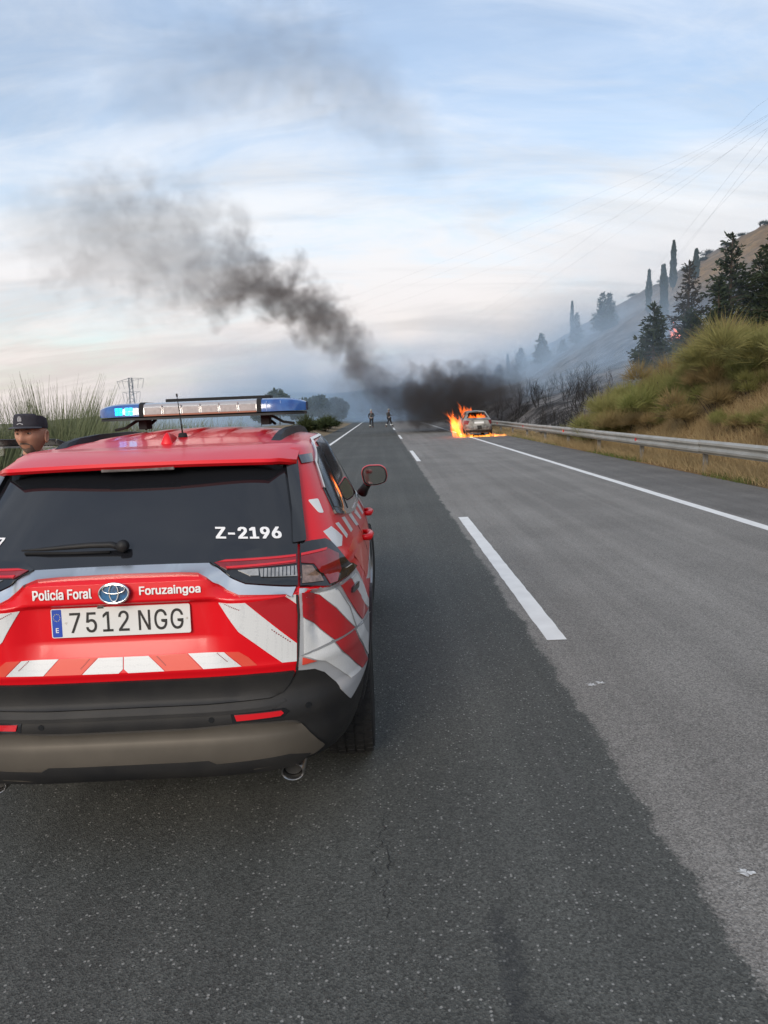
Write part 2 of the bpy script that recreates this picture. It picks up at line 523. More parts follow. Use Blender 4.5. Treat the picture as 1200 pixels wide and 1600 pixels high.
def hill_material():
    m = bpy.data.materials.new('hillside'); m.use_nodes = True
    nt = m.node_tree; p = nt.nodes['Principled BSDF']; L = nt.links.new; N = nt.nodes.new
    geo = N('ShaderNodeNewGeometry'); sep = N('ShaderNodeSeparateXYZ'); L(geo.outputs['Position'], sep.inputs[0])
    def noise(scale, detail=5, rough=0.6):
        n = N('ShaderNodeTexNoise'); n.inputs['Scale'].default_value = scale
        n.inputs['Detail'].default_value = detail; n.inputs['Roughness'].default_value = rough
        L(geo.outputs['Position'], n.inputs['Vector']); return n.outputs[0]
    def mr(v, a, b, c, d):
        n = N('ShaderNodeMapRange'); n.interpolation_type = 'SMOOTHSTEP'
        for k, q in zip(('From Min', 'From Max', 'To Min', 'To Max'), (a, b, c, d)): n.inputs[k].default_value = q
        L(v, n.inputs['Value']); return n.outputs[0]
    def mt(op, a, b):
        n = N('ShaderNodeMath'); n.operation = op
        for i, v in enumerate((a, b)):
            if isinstance(v, (int, float)): n.inputs[i].default_value = v
            else: L(v, n.inputs[i])
        return n.outputs[0]
    def mix(f, a, b):
        n = N('ShaderNodeMix'); n.data_type = 'RGBA'; L(f, n.inputs[0])
        for i, v in ((6, a), (7, b)):
            if isinstance(v, tuple): n.inputs[i].default_value = (*v, 1)
            else: L(v, n.inputs[i])
        return n.outputs[2]
    dry = mix(mr(noise(0.22, 7, 0.65), 0.38, 0.62, 0, 1), (0.33, 0.21, 0.10), (0.20, 0.125, 0.06))
    dry = mix(mr(noise(0.9, 6, 0.7), 0.52, 0.66, 0, 0.7), dry, (0.10, 0.09, 0.045))
    burnt = mix(mr(noise(0.4, 8, 0.7), 0.40, 0.62, 0, 1), (0.040, 0.037, 0.036), (0.24, 0.225, 0.215))
    # the fire came up from the road: black beyond the bank, dry grass still on the upper right
    wv = mt('MULTIPLY', mt('SUBTRACT', noise(0.05, 5), 0.5), 26.0)
    a = mt('ADD', mt('SUBTRACT', sep.outputs[1], mt('MULTIPLY', sep.outputs[0], 1.25)), wv)
    f1 = mr(a, 45.0, 85.0, 0, 0.8)
    low = mr(mt('ADD', sep.outputs[0], mt('MULTIPLY', wv, 0.4)), 26.0, 46.0, 1, 0)
    low = mt('MULTIPLY', low, mr(mt('ADD', sep.outputs[1], mt('MULTIPLY', wv, 0.12)), 28.5, 31.0, 0, 1))
    fire = mt('MAXIMUM', f1, low)
    L(mix(fire, dry, burnt), p.inputs['Base Color'])
    p.inputs['Roughness'].default_value = 0.95; p.inputs['Specular IOR Level'].default_value = 0.1
    b = N('ShaderNodeBump'); b.inputs['Strength'].default_value = 0.8; b.inputs['Distance'].default_value = 0.35
    L(noise(1.3, 7, 0.7), b.inputs['Height']); L(b.outputs[0], p.inputs['Normal'])
    return m
def build_hill():
    xs = np.concatenate([np.arange(7.0, 14, 0.25), np.arange(14, 30, 0.8), np.arange(30, 135, 1.6), np.arange(135, 240, 6)])
    ys = np.concatenate([np.arange(-20, 45, 0.5), np.arange(45, 120, 1.5), np.arange(120, 420, 3), np.arange(420, 620, 10)])
    X, Y = np.meshgrid(xs, ys)
    Z = terrain(X, Y)
    V = np.stack([X, Y, Z], -1).reshape(-1, 3)
    nx, ny = len(xs), len(ys)
    i, j = np.meshgrid(np.arange(nx - 1), np.arange(ny - 1))
    a = (j * nx + i).ravel()
    F = np.stack([a, a + 1, a + nx + 1, a + nx], 1)
    tag(np_mesh('hillside', V, F, hill_material(), smooth=True), None, None, kind='structure')
build_hill()

# left verge, falling away gently from the road
def verge_h(X, Y):
    d = np.clip(-X + ASPH_L, 0, None)
    return -0.04 + 0.25 * smooth01(d / 2.0) - 0.03 * np.clip(d - 6, 0, 15) + 0.25 * fbm(np.asarray(X) * 0.5, np.asarray(Y) * 0.5, 9) * np.clip(d, 0, 1)
def build_verge():
    xs = np.concatenate([np.arange(-60, -12, 3.0), np.arange(-12, ASPH_L + 0.3, 0.3)])
    ys = np.concatenate([np.arange(-15, 40, 0.8), np.arange(40, 600, 6)])
    X, Y = np.meshgrid(xs, ys); Z = verge_h(X, Y)
    nx, ny = len(xs), len(ys)
    i, j = np.meshgrid(np.arange(nx - 1), np.arange(ny - 1)); a = (j * nx + i).ravel()
    tag(np_mesh('verge', np.stack([X, Y, Z], -1).reshape(-1, 3), np.stack([a, a + 1, a + nx + 1, a + nx], 1), M_EARTH, smooth=True), None, None, kind='structure')
build_verge()

# far blue ridges
def ridge(name, dist, x0, x1, prof, m, depth):
    xs = np.linspace(x0, x1, 160); V = []
    for r, (f, dy) in enumerate(((0.0, -depth), (0.55, -depth * 0.5), (1.0, 0), (0.6, depth * 0.6), (0.0, depth))):
        for x in xs:
            hgt_ = np.interp(x, [p[0] for p in prof], [p[1] for p in prof]) + 6.0 * fbm(x * 0.02, dist * 0.1 + r * 3, 21, 5)
            V.append((x, dist + dy, max(-0.6, f * hgt_ - 0.6 * (f == 0))))
    n = len(xs); F = [(r * n + k, r * n + k + 1, (r + 1) * n + k + 1, (r + 1) * n + k) for r in range(4) for k in range(n - 1)]
    return tag(mesh_obj(name, V, F, m, smooth=True), None, None, kind='structure')
M_RIDGE = mat('wooded_ridge', (0.05, 0.065, 0.035), 0.95, var=0.9, vscale=0.03, vdetail=9, color2=(0.12, 0.11, 0.06), bump=1.0, bscale=0.15)
ridge('hills', 900, -560, 300, [(-560, 2), (-380, 6), (-260, 10), (-180, 14), (-120, 27), (-60, 25), (0, 30), (60, 30), (140, 24), (300, 20)], M_RIDGE, 140)
# ================================================================== POLICE CAR
# car frame: x right, y forward from the rear bumper, z up
CAR_O = Vector((-1.0057, 2.4960, 0.0)); CAR_YAW = R(0.8)
CZ = np.array
YR_Z = [0.362, 0.370, 0.382, 0.40, 0.455, 0.52, 0.530, 0.56, 0.615, 0.630, 0.650, 0.70, 0.752, 0.776, 0.83, 0.90, 1.03, 1.05, 1.09, 1.122, 1.150, 1.535, 1.565, 1.585]
YR_Y = [0.085, 0.062, 0.050, 0.042, 0.040, 0.046, 0.056, 0.046, 0.050, 0.062, 0.082, 0.084, 0.074, 0.064, 0.078, 0.098, 0.104, 0.062, 0.065, 0.070, 0.150, 0.540, 0.585, 0.66]
W_Z = [0.25, 0.30, 0.35, 0.45, 0.55, 0.70, 0.90, 1.00, 1.08, 1.13, 1.18, 1.30, 1.45, 1.535, 1.565, 1.585]
W_X = [0.76, 0.81, 0.845, 0.890, 0.912, 0.925, 0.9275, 0.918, 0.900, 0.882, 0.858, 0.806, 0.738, 0.697, 0.678, 0.650]
YF_Z = [0.25, 0.40, 0.60, 0.80, 0.93, 1.00, 1.06, 1.12, 1.16, 1.535, 1.565, 1.585]
YF_Y = [4.30, 4.50, 4.58, 4.55, 4.42, 4.15, 3.75, 3.42, 3.30, 2.72, 2.64, 2.52]
def car_outline(z, n=110):
    """half plan outline at height z: from rear centre round the right side to the front centre"""
    yr, w, yf = interp(z, YR_Z, YR_Y), interp(z, W_Z, W_X), interp(z, YF_Z, YF_Y)
    ym = 1.35
    er = 5.0 if z < 1.1 else 5.6
    ef = 3.4
    t = np.linspace(0, math.pi, 1600)
    s, c = np.sin(t), np.cos(t)
    rear = c > 0
    x = np.where(rear, w * s ** (2 / er), w * np.clip(s, 0, 1) ** (2 / ef))
    y = np.where(rear, ym - (ym - yr) * np.abs(c) ** (2 / er), ym + (yf - ym) * np.abs(c) ** (2 / ef))
    # the plate recess dies out towards the lamps
    if 0.79 < z < 1.06:
        base = np.interp(z, [0.79, 1.06], [0.066, 0.062])
        k = smooth01((0.43 - np.abs(x)) / 0.12)
        y = np.where(rear & (x < 0.7), y - (yr - base) * (1 - k), y)
    if 1.04 < z < 1.20:
        base = np.interp(z, [1.04, 1.20], [0.064, 0.200])
        k = smooth01((np.abs(x) - 0.33) / 0.08)
        y = np.where(rear, y + (base - yr) * k * np.clip((0.9 - np.abs(x)) / 0.1, 0, 1), y)
    # waist: side pulled in slightly behind the rear door for shape
    d = np.hypot(np.diff(x), np.diff(y)); L = np.concatenate([[0], np.cumsum(d)])
    ys = np.linspace(0, 1, n); tgt = np.interp(ys, [0, 0.50, 0.72, 1.0], [0, 0.30, 0.60, 1.0]) * L[-1]
    return np.interp(tgt, L, x), np.interp(tgt, L, y)
def car_shell():
    zs = np.unique(np.concatenate([np.linspace(0.362, 1.585, 80), YR_Z]))
    n = 110; V = []; rows = []
    for z in zs:
        x, y = car_outline(z, n)
        x = x.copy(); x[0] = 0; x[-1] = 0
        right = [(a, b, z) for a, b in zip(x, y)]
        left = [(-a, b, z) for a, b in zip(x[1:-1][::-1], y[1:-1][::-1])]
        rows.append(range(len(V), len(V) + len(right) + len(left))); V += right + left
    # roof: the last outline shrinks towards a ridge line with a gentle crown
    xt, yt = car_outline(1.585, n)
    for k in range(1, 15):
        s = 1 - k / 14.0
        def f(a, b):
            yy = 1.62 + (b - 1.62) * (0.10 + 0.90 * s)
            rear = np.interp(yy, [0.6, 1.0, 1.6, 2.2, 2.6], [1.588, 1.634, 1.655, 1.645, 1.60])
            side = 1 - s ** 2.2
            return (a * s, yy, 1.585 + (rear - 1.585) * side)
        xt2 = xt.copy(); xt2[0] = 0; xt2[-1] = 0
        right = [f(a, b) for a, b in zip(xt2, yt)]
        left = [f(-a, b) for a, b in zip(xt2[1:-1][::-1], yt[1:-1][::-1])]
        rows.append(range(len(V), len(V) + len(right) + len(left))); V += right + left
    F = []
    m = len(rows[0])
    for a, b in zip(rows[:-1], rows[1:]):
        for i in range(m):
            j = (i + 1) % m
            F.append((a[i], a[j], b[j], b[i]))
    return V, F
CAR_V, CAR_F = car_shell()
CAR_BVH = BVHTree.FromPolygons([Vector(v) for v in CAR_V], CAR_F)
def car_mats():
    M = {}
    M['red'] = mat('car_red', (0.72, 0.004, 0.012), 0.34, coat=0.32, spec=0.3, var=0.25, vscale=1.3, color2=(0.62, 0.004, 0.010), coat_rough=0.10)
    M['black'] = mat('car_plastic', (0.012, 0.0125, 0.014), 0.55, spec=0.35, bump=0.15, bscale=500, var=0.7, vscale=7, vdetail=8, color2=(0.026, 0.025, 0.024))
    M['gloss'] = mat('car_gloss_black', (0.010, 0.011, 0.013), 0.12, spec=0.5, coat=0.6)
    M['glass'] = mat('car_tinted_glass', (0.012, 0.013, 0.016), 0.03, spec=0.75)
    M['rubber'] = mat('rubber', (0.018, 0.018, 0.019), 0.75, spec=0.25)
    M['chrome'] = mat('satin_chrome', (0.80, 0.79, 0.77), 0.30, metal=1.0)
    M['bright'] = mat('bright_chrome', (0.78, 0.79, 0.80), 0.08, metal=1.0)
    M['skid'] = mat('skid_paint', (0.120, 0.106, 0.088), 0.42, metal=0.35, var=0.6, vscale=6, vdetail=8, color2=(0.085, 0.076, 0.064))
    M['silver'] = mat('silver_paint', (0.50, 0.52, 0.55), 0.35, metal=0.3, coat=0.5)
    M['lens_red'] = mat('lamp_red', (0.26, 0.003, 0.008), 0.08, coat=1.0, var=0.6, vscale=14, color2=(0.09, 0.002, 0.004))
    M['lens_hot'] = mat('lamp_bright_red', (0.60, 0.010, 0.018), 0.12, coat=0.6)
    M['lens_clear'] = mat('lamp_clear', (0.46, 0.45, 0.43), 0.16, metal=0.5, coat=1.0, var=0.6, vscale=40, color2=(0.2, 0.19, 0.18))
    M['white'] = mat('text_white', (0.80, 0.80, 0.80), 0.5)
    M['ink'] = mat('text_black', (0.012, 0.012, 0.012), 0.5)
    M['dkred'] = mat('stripe_red', (0.44, 0.012, 0.020), 0.34, coat=0.35)
    M['orange'] = mat('stripe_orange', (0.72, 0.075, 0.045), 0.45, coat=0.3)
    M['plate'] = mat('plate_white', (0.72, 0.73, 0.72), 0.4, var=0.3, vscale=12, color2=(0.62, 0.63, 0.62))
    M['blue'] = mat('plate_blue', (0.01, 0.06, 0.42), 0.4)
    # reflective sheeting: a fine honeycomb
    m = bpy.data.materials.new('reflective_sheet'); m.use_nodes = True
    nt = m.node_tree; p = nt.nodes['Principled BSDF']; L = nt.links.new
    tc = nt.nodes.new('ShaderNodeTexCoord'); v = nt.nodes.new('ShaderNodeTexVoronoi'); v.feature = 'DISTANCE_TO_EDGE'
    v.inputs['Scale'].default_value = 170; v.inputs['Randomness'].default_value = 0.35
    L(tc.outputs['Object'], v.inputs['Vector'])
    r = nt.nodes.new('ShaderNodeMapRange'); r.inputs['From Max'].default_value = 0.12
    L(v.outputs['Distance'], r.inputs['Value'])
    x = nt.nodes.new('ShaderNodeMix'); x.data_type = 'RGBA'
    x.inputs[6].default_value = (0.61, 0.63, 0.645, 1); x.inputs[7].default_value = (0.70, 0.72, 0.73, 1)
    L(r.outputs[0], x.inputs[0]); L(x.outputs[2], p.inputs['Base Color'])
    p.inputs['Roughness'].default_value = 0.35; p.inputs['Coat Weight'].default_value = 0.3
    M['sheet'] = m
    return M
CM = car_mats()
FRONT_REF = Vector((0, 1.5, 0.9))
def shell_hit(axis, a, b):
    """rear: (x, z) seen from behind; side: (y, z) seen from the right; top: (x, y) from above"""
    if axis == 'rear': o, d = Vector((a, -1.0, b)), Vector((0, 1, 0))
    elif axis == 'right': o, d = Vector((2.0, a, b)), Vector((-1, 0, 0))
    elif axis == 'left': o, d = Vector((-2.0, a, b)), Vector((1, 0, 0))
    else: o, d = Vector((a, b, 3.0)), Vector((0, 0, -1))
    p, n, i, dist = CAR_BVH.ray_cast(o, d)
    if p is None: return None, None
    if n.dot(d) > 0: n = -n
    return p, n
def dens(poly, step):
    out = []
    for i, p in enumerate(poly):
        q = poly[(i + 1) % len(poly)]
        n = max(1, int(math.hypot(q[0] - p[0], q[1] - p[1]) / step))
        out += [(p[0] + (q[0] - p[0]) * k / n, p[1] + (q[1] - p[1]) * k / n) for k in range(n)]
    return out
def round_poly(poly, r, seg=4):
    """rounds the corners of a 2-D polygon"""
    out = []
    n = len(poly)
    for i in range(n):
        p = Vector(poly[i]); a = Vector(poly[i - 1]); b = Vector(poly[(i + 1) % n])
        u, v = (a - p), (b - p)
        k = min(r, u.length * 0.45, v.length * 0.45)
        s, e = p + u.normalized() * k, p + v.normalized() * k
        for j in range(seg + 1):
            t = j / seg
            out.append(tuple(s * (1 - t) ** 2 + p * 2 * t * (1 - t) + e * t * t))
    return out
def cdt(poly, step):
    b = dens(poly, step)
    xs = [p[0] for p in b]; ys = [p[1] for p in b]
    pts = [Vector(p) for p in b]; nb = len(pts)
    edges = [(i, (i + 1) % nb) for i in range(nb)]
    def inside(x, y):
        c = False; j = nb - 1
        for i in range(nb):
            if (ys[i] > y) != (ys[j] > y) and x < (xs[j] - xs[i]) * (y - ys[i]) / (ys[j] - ys[i]) + xs[i]: c = not c
            j = i
        return c
    gx = np.arange(min(xs) + step / 2, max(xs), step); gy = np.arange(min(ys) + step / 2, max(ys), step)
    for x in gx:
        for y in gy:
            if inside(x, y) and min((x - a_) ** 2 + (y - b_) ** 2 for a_, b_ in b) > (0.42 * step) ** 2: pts.append(Vector((x, y)))
    v, e, f, ov, oe, of = delaunay_2d_cdt(pts, edges, [], 1, 1e-6)
    return [tuple(p) for p in v], [tuple(t) for t in f], nb
def patch(name, poly, axis, off, thick, material, parent, step=0.02, mirror=False, rnd=0.0):
    """a thin solid panel laid on the car shell: outer face `off` above it, walls `thick` deep"""
    if rnd: poly = round_poly(poly, rnd)
    if mirror and axis == 'rear': poly = [(-a, b) for a, b in poly][::-1]
    v2, f2, nb = cdt(poly, step)
    V, bad, NRM = [], set(), []
    for i, (a, b) in enumerate(v2):
        p, n = shell_hit(axis, a, b)
        if p is None: bad.add(i); V.append(Vector((0, 0, 0))); NRM.append(Vector((0, 0, 1))); continue
        h_ = 0.012; q4 = [shell_hit(axis, a + h_, b)[0], shell_hit(axis, a - h_, b)[0], shell_hit(axis, a, b + h_)[0], shell_hit(axis, a, b - h_)[0]]
        if all(q is not None for q in q4):
            n2 = (q4[0] - q4[1]).cross(q4[2] - q4[3])
            if n2.length > 1e-9:
                n2.normalize(); n2 = n2 if n2.dot(n) > 0 else -n2
                if n2.dot(n) > 0.5: n = n2
        V.append(p + n * off); NRM.append(n)
    F = [f for f in f2 if not any(i in bad for i in f)]
    # boundary edges
    cnt = {}
    for f in F:
        for i in range(len(f)):
            e = (f[i], f[(i + 1) % len(f)]); cnt[e] = cnt.get(e, 0) + 1
    bnd = [e for e in cnt if (e[1], e[0]) not in cnt]
    VV = list(V); FF = list(F); nsm = len(F)
    for a, b in bnd:
        k = len(VV)
        VV += [V[a], V[b], V[b] - NRM[b] * thick, V[a] - NRM[a] * thick]
        FF.append((k + 1, k, k + 3, k + 2))
    o = mesh_obj(name, VV, FF, material, parent)
    me = o.data
    # face outwards
    ax = {'rear': Vector((0, -1, 0)), 'right': Vector((1, 0, 0)), 'left': Vector((-1, 0, 0)), 'top': Vector((0, 0, 1))}[axis]
    s = sum((me.polygons[i].normal.dot(ax) for i in range(min(nsm, len(me.polygons)))))
    if s < 0: me.flip_normals()
    me.polygons.foreach_set('use_smooth', [i < nsm for i in range(len(me.polygons))])
    return o
def plain_font():
    try:
        import os
        return bpy.data.fonts.load(os.path.join(bpy.utils.system_resource('DATAFILES'), 'fonts', 'Inter.woff2'), check_existing=True)
    except Exception:
        return None
FONT = plain_font()
def text_mesh(body, size, bold=0.0, sx=1.0, shear=0.0, align='CENTER', spacing=1.0, fine=9.0):
    c = bpy.data.curves.new('lettering', 'FONT'); c.body = body; c.size = size
    c.align_x = align; c.align_y = 'CENTER'; c.shear = shear; c.space_character = spacing; c.resolution_u = 3
    if FONT: c.font = FONT
    o = bpy.data.objects.new('lettering', c); COL.objects.link(o)
    dg = bpy.context.evaluated_depsgraph_get()
    me = bpy.data.meshes.new_from_object(o.evaluated_get(dg))
    v0 = [(p.co.x * sx, p.co.y) for p in me.vertices]; f0 = [tuple(p.vertices) for p in me.polygons]
    v, f = [], []                                         # strokes thickened by a few shifted layers
    for k, (dx, dy) in enumerate(((0, 0), (1, 0.6), (-1, 0.6), (-1, -0.6), (1, -0.6), (0.9, 0), (-0.9, 0)) if bold else ((0, 0),)):
        o_ = len(v); v += [(a + dx * bold, b + dy * bold, k) for a, b in v0]; f += [tuple(i + o_ for i in q) for q in f0]
    bpy.data.objects.remove(o)
    v0 = [(p.co.x * sx, p.co.y) for p in me.vertices]; f0 = [tuple(p.vertices) for p in me.polygons]
    v, f = [], []                                         # strokes thickened by a few shifted layers
    for k, (dx, dy) in enumerate(((0, 0), (1, 0.6), (-1, 0.6), (-1, -0.6), (1, -0.6), (0.9, 0), (-0.9, 0)) if bold else ((0, 0),)):
        o_ = len(v); v += [(a + dx * bold, b + dy * bold, k) for a, b in v0]; f += [tuple(i + o_ for i in q) for q in f0]
    bpy.data.meshes.remove(me); bpy.data.curves.remove(c)
    return v, f
def shell_text(name, body, cx, cz, w, h, off, material, parent, bold=0.0, axis='rear', spacing=1.0, skew=0.0, lean=0.0):
    v, f = text_mesh(body, 1.0, bold, spacing=spacing, fine=0.14)
    xs = [p[0] for p in v]; ys = [p[1] for p in v]
    x0, x1, y0, y1 = min(xs), max(xs), min(ys), max(ys)
    V = []
    for a, b, ly in v:
        X = cx + (a - (x0 + x1) / 2) / (x1 - x0) * w; Z = cz + (b - (y0 + y1) / 2) / (y1 - y0) * h + skew * (X - cx)
        X -= lean * (Z - cz)
        p, n = shell_hit(axis, X, Z); V.append(p + n * (off + ly * 0.00012))
    return mesh_obj(name, V, f, material, parent)
def flat_text(name, body, c, ux, uz, w, h, material, parent, bold=0.0, spacing=1.0):
    v, f = text_mesh(body, 1.0, bold, spacing=spacing)
    xs = [p[0] for p in v]; ys = [p[1] for p in v]
    x0, x1, y0, y1 = min(xs), max(xs), min(ys), max(ys)
    V = [Vector(c) + Vector(ux) * ((a - (x0 + x1) / 2) / (x1 - x0) * w) + Vector(uz) * ((b - (y0 + y1) / 2) / (y1 - y0) * h) + Vector(ux).cross(Vector(uz)) * (ly * 0.00012) for a, b, ly in v]
    return mesh_obj(name, V, f, material, parent)

def build_police_car():
    car = thing('police_car', 'red and white police SUV with lit blue roof light bar, rear view', 'car', CAR_O, CAR_YAW)
    M = CM
    # ---- body shell with open wheel arches
    AX = (0.985, 3.675)
    def keep(f):
        c = sum((Vector(CAR_V[i]) for i in f), Vector()) / len(f)
        if abs(c.x) < 0.62: return True
        return not any(math.hypot(c.y - ay, c.z - 0.37) < 0.40 for ay in AX)
    body = mesh_obj('body', CAR_V, [f for f in CAR_F if keep(f)], M['red'], car, True)
    fix_normals(body)
    # dark inner shell closing the arches and the floor
    mb = MB(); mb.box((0, 2.45, 0.41), (1.24, 3.7, 0.30))
    mb.build('underbody', M['rubber'], car)
    P = lambda *a, **k: patch(*a, parent=car, **k)
    both = (False, True)
    # ---- rear window with its pillars and frame
    half = [(0.0, 1.163), (0.19, 1.162), (0.329, 1.159), (0.37, 1.180), (0.502, 1.196), (0.640, 1.202), (0.628, 1.32), (0.592, 1.49), (0.575, 1.535)]
    rw = P('rear_window', [(-x, z) for x, z in half[::-1]][:-1] + half, 'rear', 0.004, 0.006, M['glass'], step=0.03)
    for mi in both:
        P('pillar_garnish', [(0.638, 1.203), (0.686, 1.206), (0.668, 1.30), (0.641, 1.45), (0.630, 1.506), (0.584, 1.510), (0.590, 1.49), (0.626, 1.32)], 'rear', 0.022, 0.024, M['gloss'], step=0.015, mirror=mi, rnd=0.006)
    # ---- spoiler lip over the glass with the high brake lamp
    mb = MB(); n = 41
    V, F = [], []
    for k in range(n):
        x = -0.640 + 1.28 * k / (n - 1); q = (x / 0.640)
        lip = 0.415 + 0.055 * q ** 2 + 0.10 * max(0, abs(q) - 0.86) / 0.14
        zt = 1.545 - 0.012 * q ** 2 - 0.012 * max(0, abs(q) - 0.9) / 0.1
        def roofz(y):
            p, nn = shell_hit('top', x, y); return p.z if p else 1.58
        yb = 0.80
        prof = [(lip + 0.14, zt - 0.030), (lip + 0.012, zt - 0.026), (lip, zt - 0.014), (lip + 0.006, zt), (lip + 0.10, zt + 0.022), (lip + 0.22, max(zt + 0.034, roofz(lip + 0.22) + 0.001)), (yb, roofz(yb) + 0.002), (yb + 0.02, roofz(yb + 0.02) - 0.004)]
        V += [(x, y, z) for y, z in prof]
    m = len(prof)
    for k in range(n - 1):
        for j in range(m - 1):
            F.append((k * m + j, (k + 1) * m + j, (k + 1) * m + j + 1, k * m + j + 1))
    F.append(tuple(range(m))); F.append(tuple((n - 1) * m + j for j in range(m)))
    sp = mesh_obj('roof_spoiler', V, F, M['red'], car, True); fix_normals(sp); shade_angle(sp, 40)
    # under side liner, black
    V, F = [], []
    for k in range(n):
        x = -0.585 + 1.17 * k / (n - 1); q = x / 0.63
        lip = 0.415 + 0.055 * q ** 2 + 0.10 * max(0, abs(q) - 0.86) / 0.14; zt = 1.545 - 0.012 * q ** 2 - 0.012 * max(0, abs(q) - 0.9) / 0.1
        drop = 0.05 * smooth01((abs(q) - 0.72) / 0.25)
        V += [(x, lip + 0.016, zt - 0.028), (x, lip + 0.05, zt - 0.036 - drop * 0.5), (x, lip + 0.15, zt - 0.040 - drop), (x, lip + 0.16, zt - 0.02)]
    for k in range(n - 1):
        for j in range(3): F.append((k * 4 + j, k * 4 + j + 1, (k + 1) * 4 + j + 1, (k + 1) * 4 + j))
    ul = mesh_obj('spoiler_liner', V, F, M['gloss'], car, True); fix_normals(ul)
    mb = MB()
    bl = MB(); bl.box((0, 0.437, 1.5165), (0.30, 0.020, 0.016)); bl.build('brake_lamp', mat('brake_lens', (0.07, 0.06, 0.06), 0.45, spec=0.3, var=0.8, vscale=50, color2=(0.2, 0.18, 0.18)), car, bevel=0.003)
    for k in range(-4, 5):
        pass
    # ---- chrome garnish
    top = [(0.0, 1.163), (0.19, 1.162), (0.329, 1.159), (0.365, 1.141), (0.411, 1.108), (0.472, 1.083), (0.655, 1.058)]
    bot = [(0.640, 1.043), (0.448, 1.050), (0.405, 1.070), (0.335, 1.122), (0.300, 1.133), (0.22, 1.136), (0.0, 1.138)]
    hp = top + bot[:-1]
    full = top + bot + [(-x, z) for x, z in bot[::-1][1:]] + [(-x, z) for x, z in top[::-1][:-1]]
    P('chrome_garnish', full, 'rear', 0.012, 0.016, M['chrome'], step=0.018)
    # ---- tail lamps
    for mi in both:
        tl = P('tail_lamp', [(0.333, 1.160), (0.37, 1.181), (0.502, 1.196), (0.640, 1.203), (0.655, 1.203), (0.660, 1.061), (0.472, 1.086), (0.411, 1.111), (0.365, 1.143)], 'rear', 0.016, 0.024, M['gloss'], step=0.02, mirror=mi)
        PT = lambda *a, **k: patch(*a, parent=tl, mirror=mi, **k)
        PT('red_lens', [(0.350, 1.155), (0.392, 1.166), (0.652, 1.166), (0.654, 1.136), (0.395, 1.132), (0.372, 1.142)], 'rear', 0.020, 0.004, M['lens_red'], step=0.02)
        PT('lens_line', [(0.362, 1.156), (0.392, 1.163), (0.650, 1.163), (0.650, 1.157), (0.392, 1.157)], 'rear', 0.0225, 0.002, M['lens_hot'], step=0.02)
        PT('lens_line', [(0.392, 1.141), (0.650, 1.146), (0.650, 1.140), (0.395, 1.134)], 'rear', 0.0225, 0.002, M['lens_hot'], step=0.02)
        PT('reversing_lens', [(0.521, 1.128), (0.654, 1.128), (0.656, 1.099), (0.527, 1.104)], 'rear', 0.020, 0.004, M['lens_clear'], step=0.02)
        for q in range(9):
            xx = 0.535 + q * 0.0137
            PT('lens_rib', [(xx, 1.127), (xx + 0.003, 1.127), (xx + 0.003, 1.103), (xx, 1.103)], 'rear', 0.0225, 0.002, M['gloss'], step=0.02)
        PT('indicator_lens', [(0.441, 1.128), (0.517, 1.129), (0.520, 1.108), (0.488, 1.109)], 'rear', 0.0195, 0.004, M['lens_clear'], step=0.02)
        tq = P('corner_lamp', [(0.665, 1.203), (0.707, 1.206), (0.755, 1.203), (0.775, 1.190), (0.800, 1.160), (0.873, 1.062), (0.842, 1.053), (0.780, 1.046), (0.670, 1.059)], 'rear', 0.014, 0.022, M['gloss'], step=0.015, mirror=mi)
        PQ = lambda *a, **k: patch(*a, parent=tq, mirror=mi, **k)
        PQ('red_lens', [(0.669, 1.166), (0.706, 1.168), (0.760, 1.170), (0.803, 1.140), (0.812, 1.085), (0.797, 1.050), (0.772, 1.050), (0.747, 1.090), (0.717, 1.126), (0.671, 1.136)], 'rear', 0.018, 0.004, M['lens_red'], step=0.015)
        PQ('lens_line', [(0.669, 1.166), (0.706, 1.168), (0.760, 1.170), (0.757, 1.162), (0.706, 1.160), (0.669, 1.158)], 'rear', 0.0205, 0.002, M['lens_hot'], step=0.015)
        PQ('indicator_lens', [(0.674, 1.128), (0.710, 1.122), (0.736, 1.090), (0.750, 1.060), (0.675, 1.066)], 'rear', 0.0175, 0.004, mat('lamp_amber_grey', (0.30, 0.20, 0.16), 0.15, metal=0.3, coat=1.0, var=0.8, vscale=60, color2=(0.10, 0.07, 0.06)), step=0.015)
        PQ('side_marker', [(0.834, 1.077), (0.852, 1.081), (0.850, 1.086), (0.832, 1.082)], 'rear', 0.0165, 0.003, M['chrome'], step=0.01)
    # ---- silver bumper corners with striping
    for mi in both:
        cs = [(0.668, 1.053), (0.780, 1.040), (0.842, 1.048), (0.873, 1.056), (0.895, 0.985), (0.912, 0.90), (0.9165, 0.80), (0.9135, 0.70), (0.905, 0.605), (0.832, 0.548), (0.795, 0.625), (0.741, 0.707), (0.707, 0.733), (0.648, 0.741), (0.656, 0.80), (0.668, 0.96)]
        cp = P('bumper_corner', cs, 'rear', 0.008, 0.010, M['silver'], step=0.012, mirror=mi)
        PC = lambda nm, poly, mt_, off=0.0125: patch(nm, poly, 'rear', off, 0.003, mt_, cp, step=0.012, mirror=mi)
        PC('stripe', [(0.676, 1.040), (0.716, 1.034), (0.790, 0.945), (0.857, 0.832), (0.783, 0.824), (0.730, 0.884), (0.675, 0.952)], M['dkred'])
        PC('stripe', [(0.677, 0.946), (0.729, 0.880), (0.778, 0.825), (0.715, 0.812), (0.671, 0.806)], M['sheet'])
        PC('stripe', [(0.718, 1.033), (0.793, 1.024), (0.842, 0.935), (0.884, 0.836), (0.860, 0.832), (0.792, 0.948)], M['sheet'])
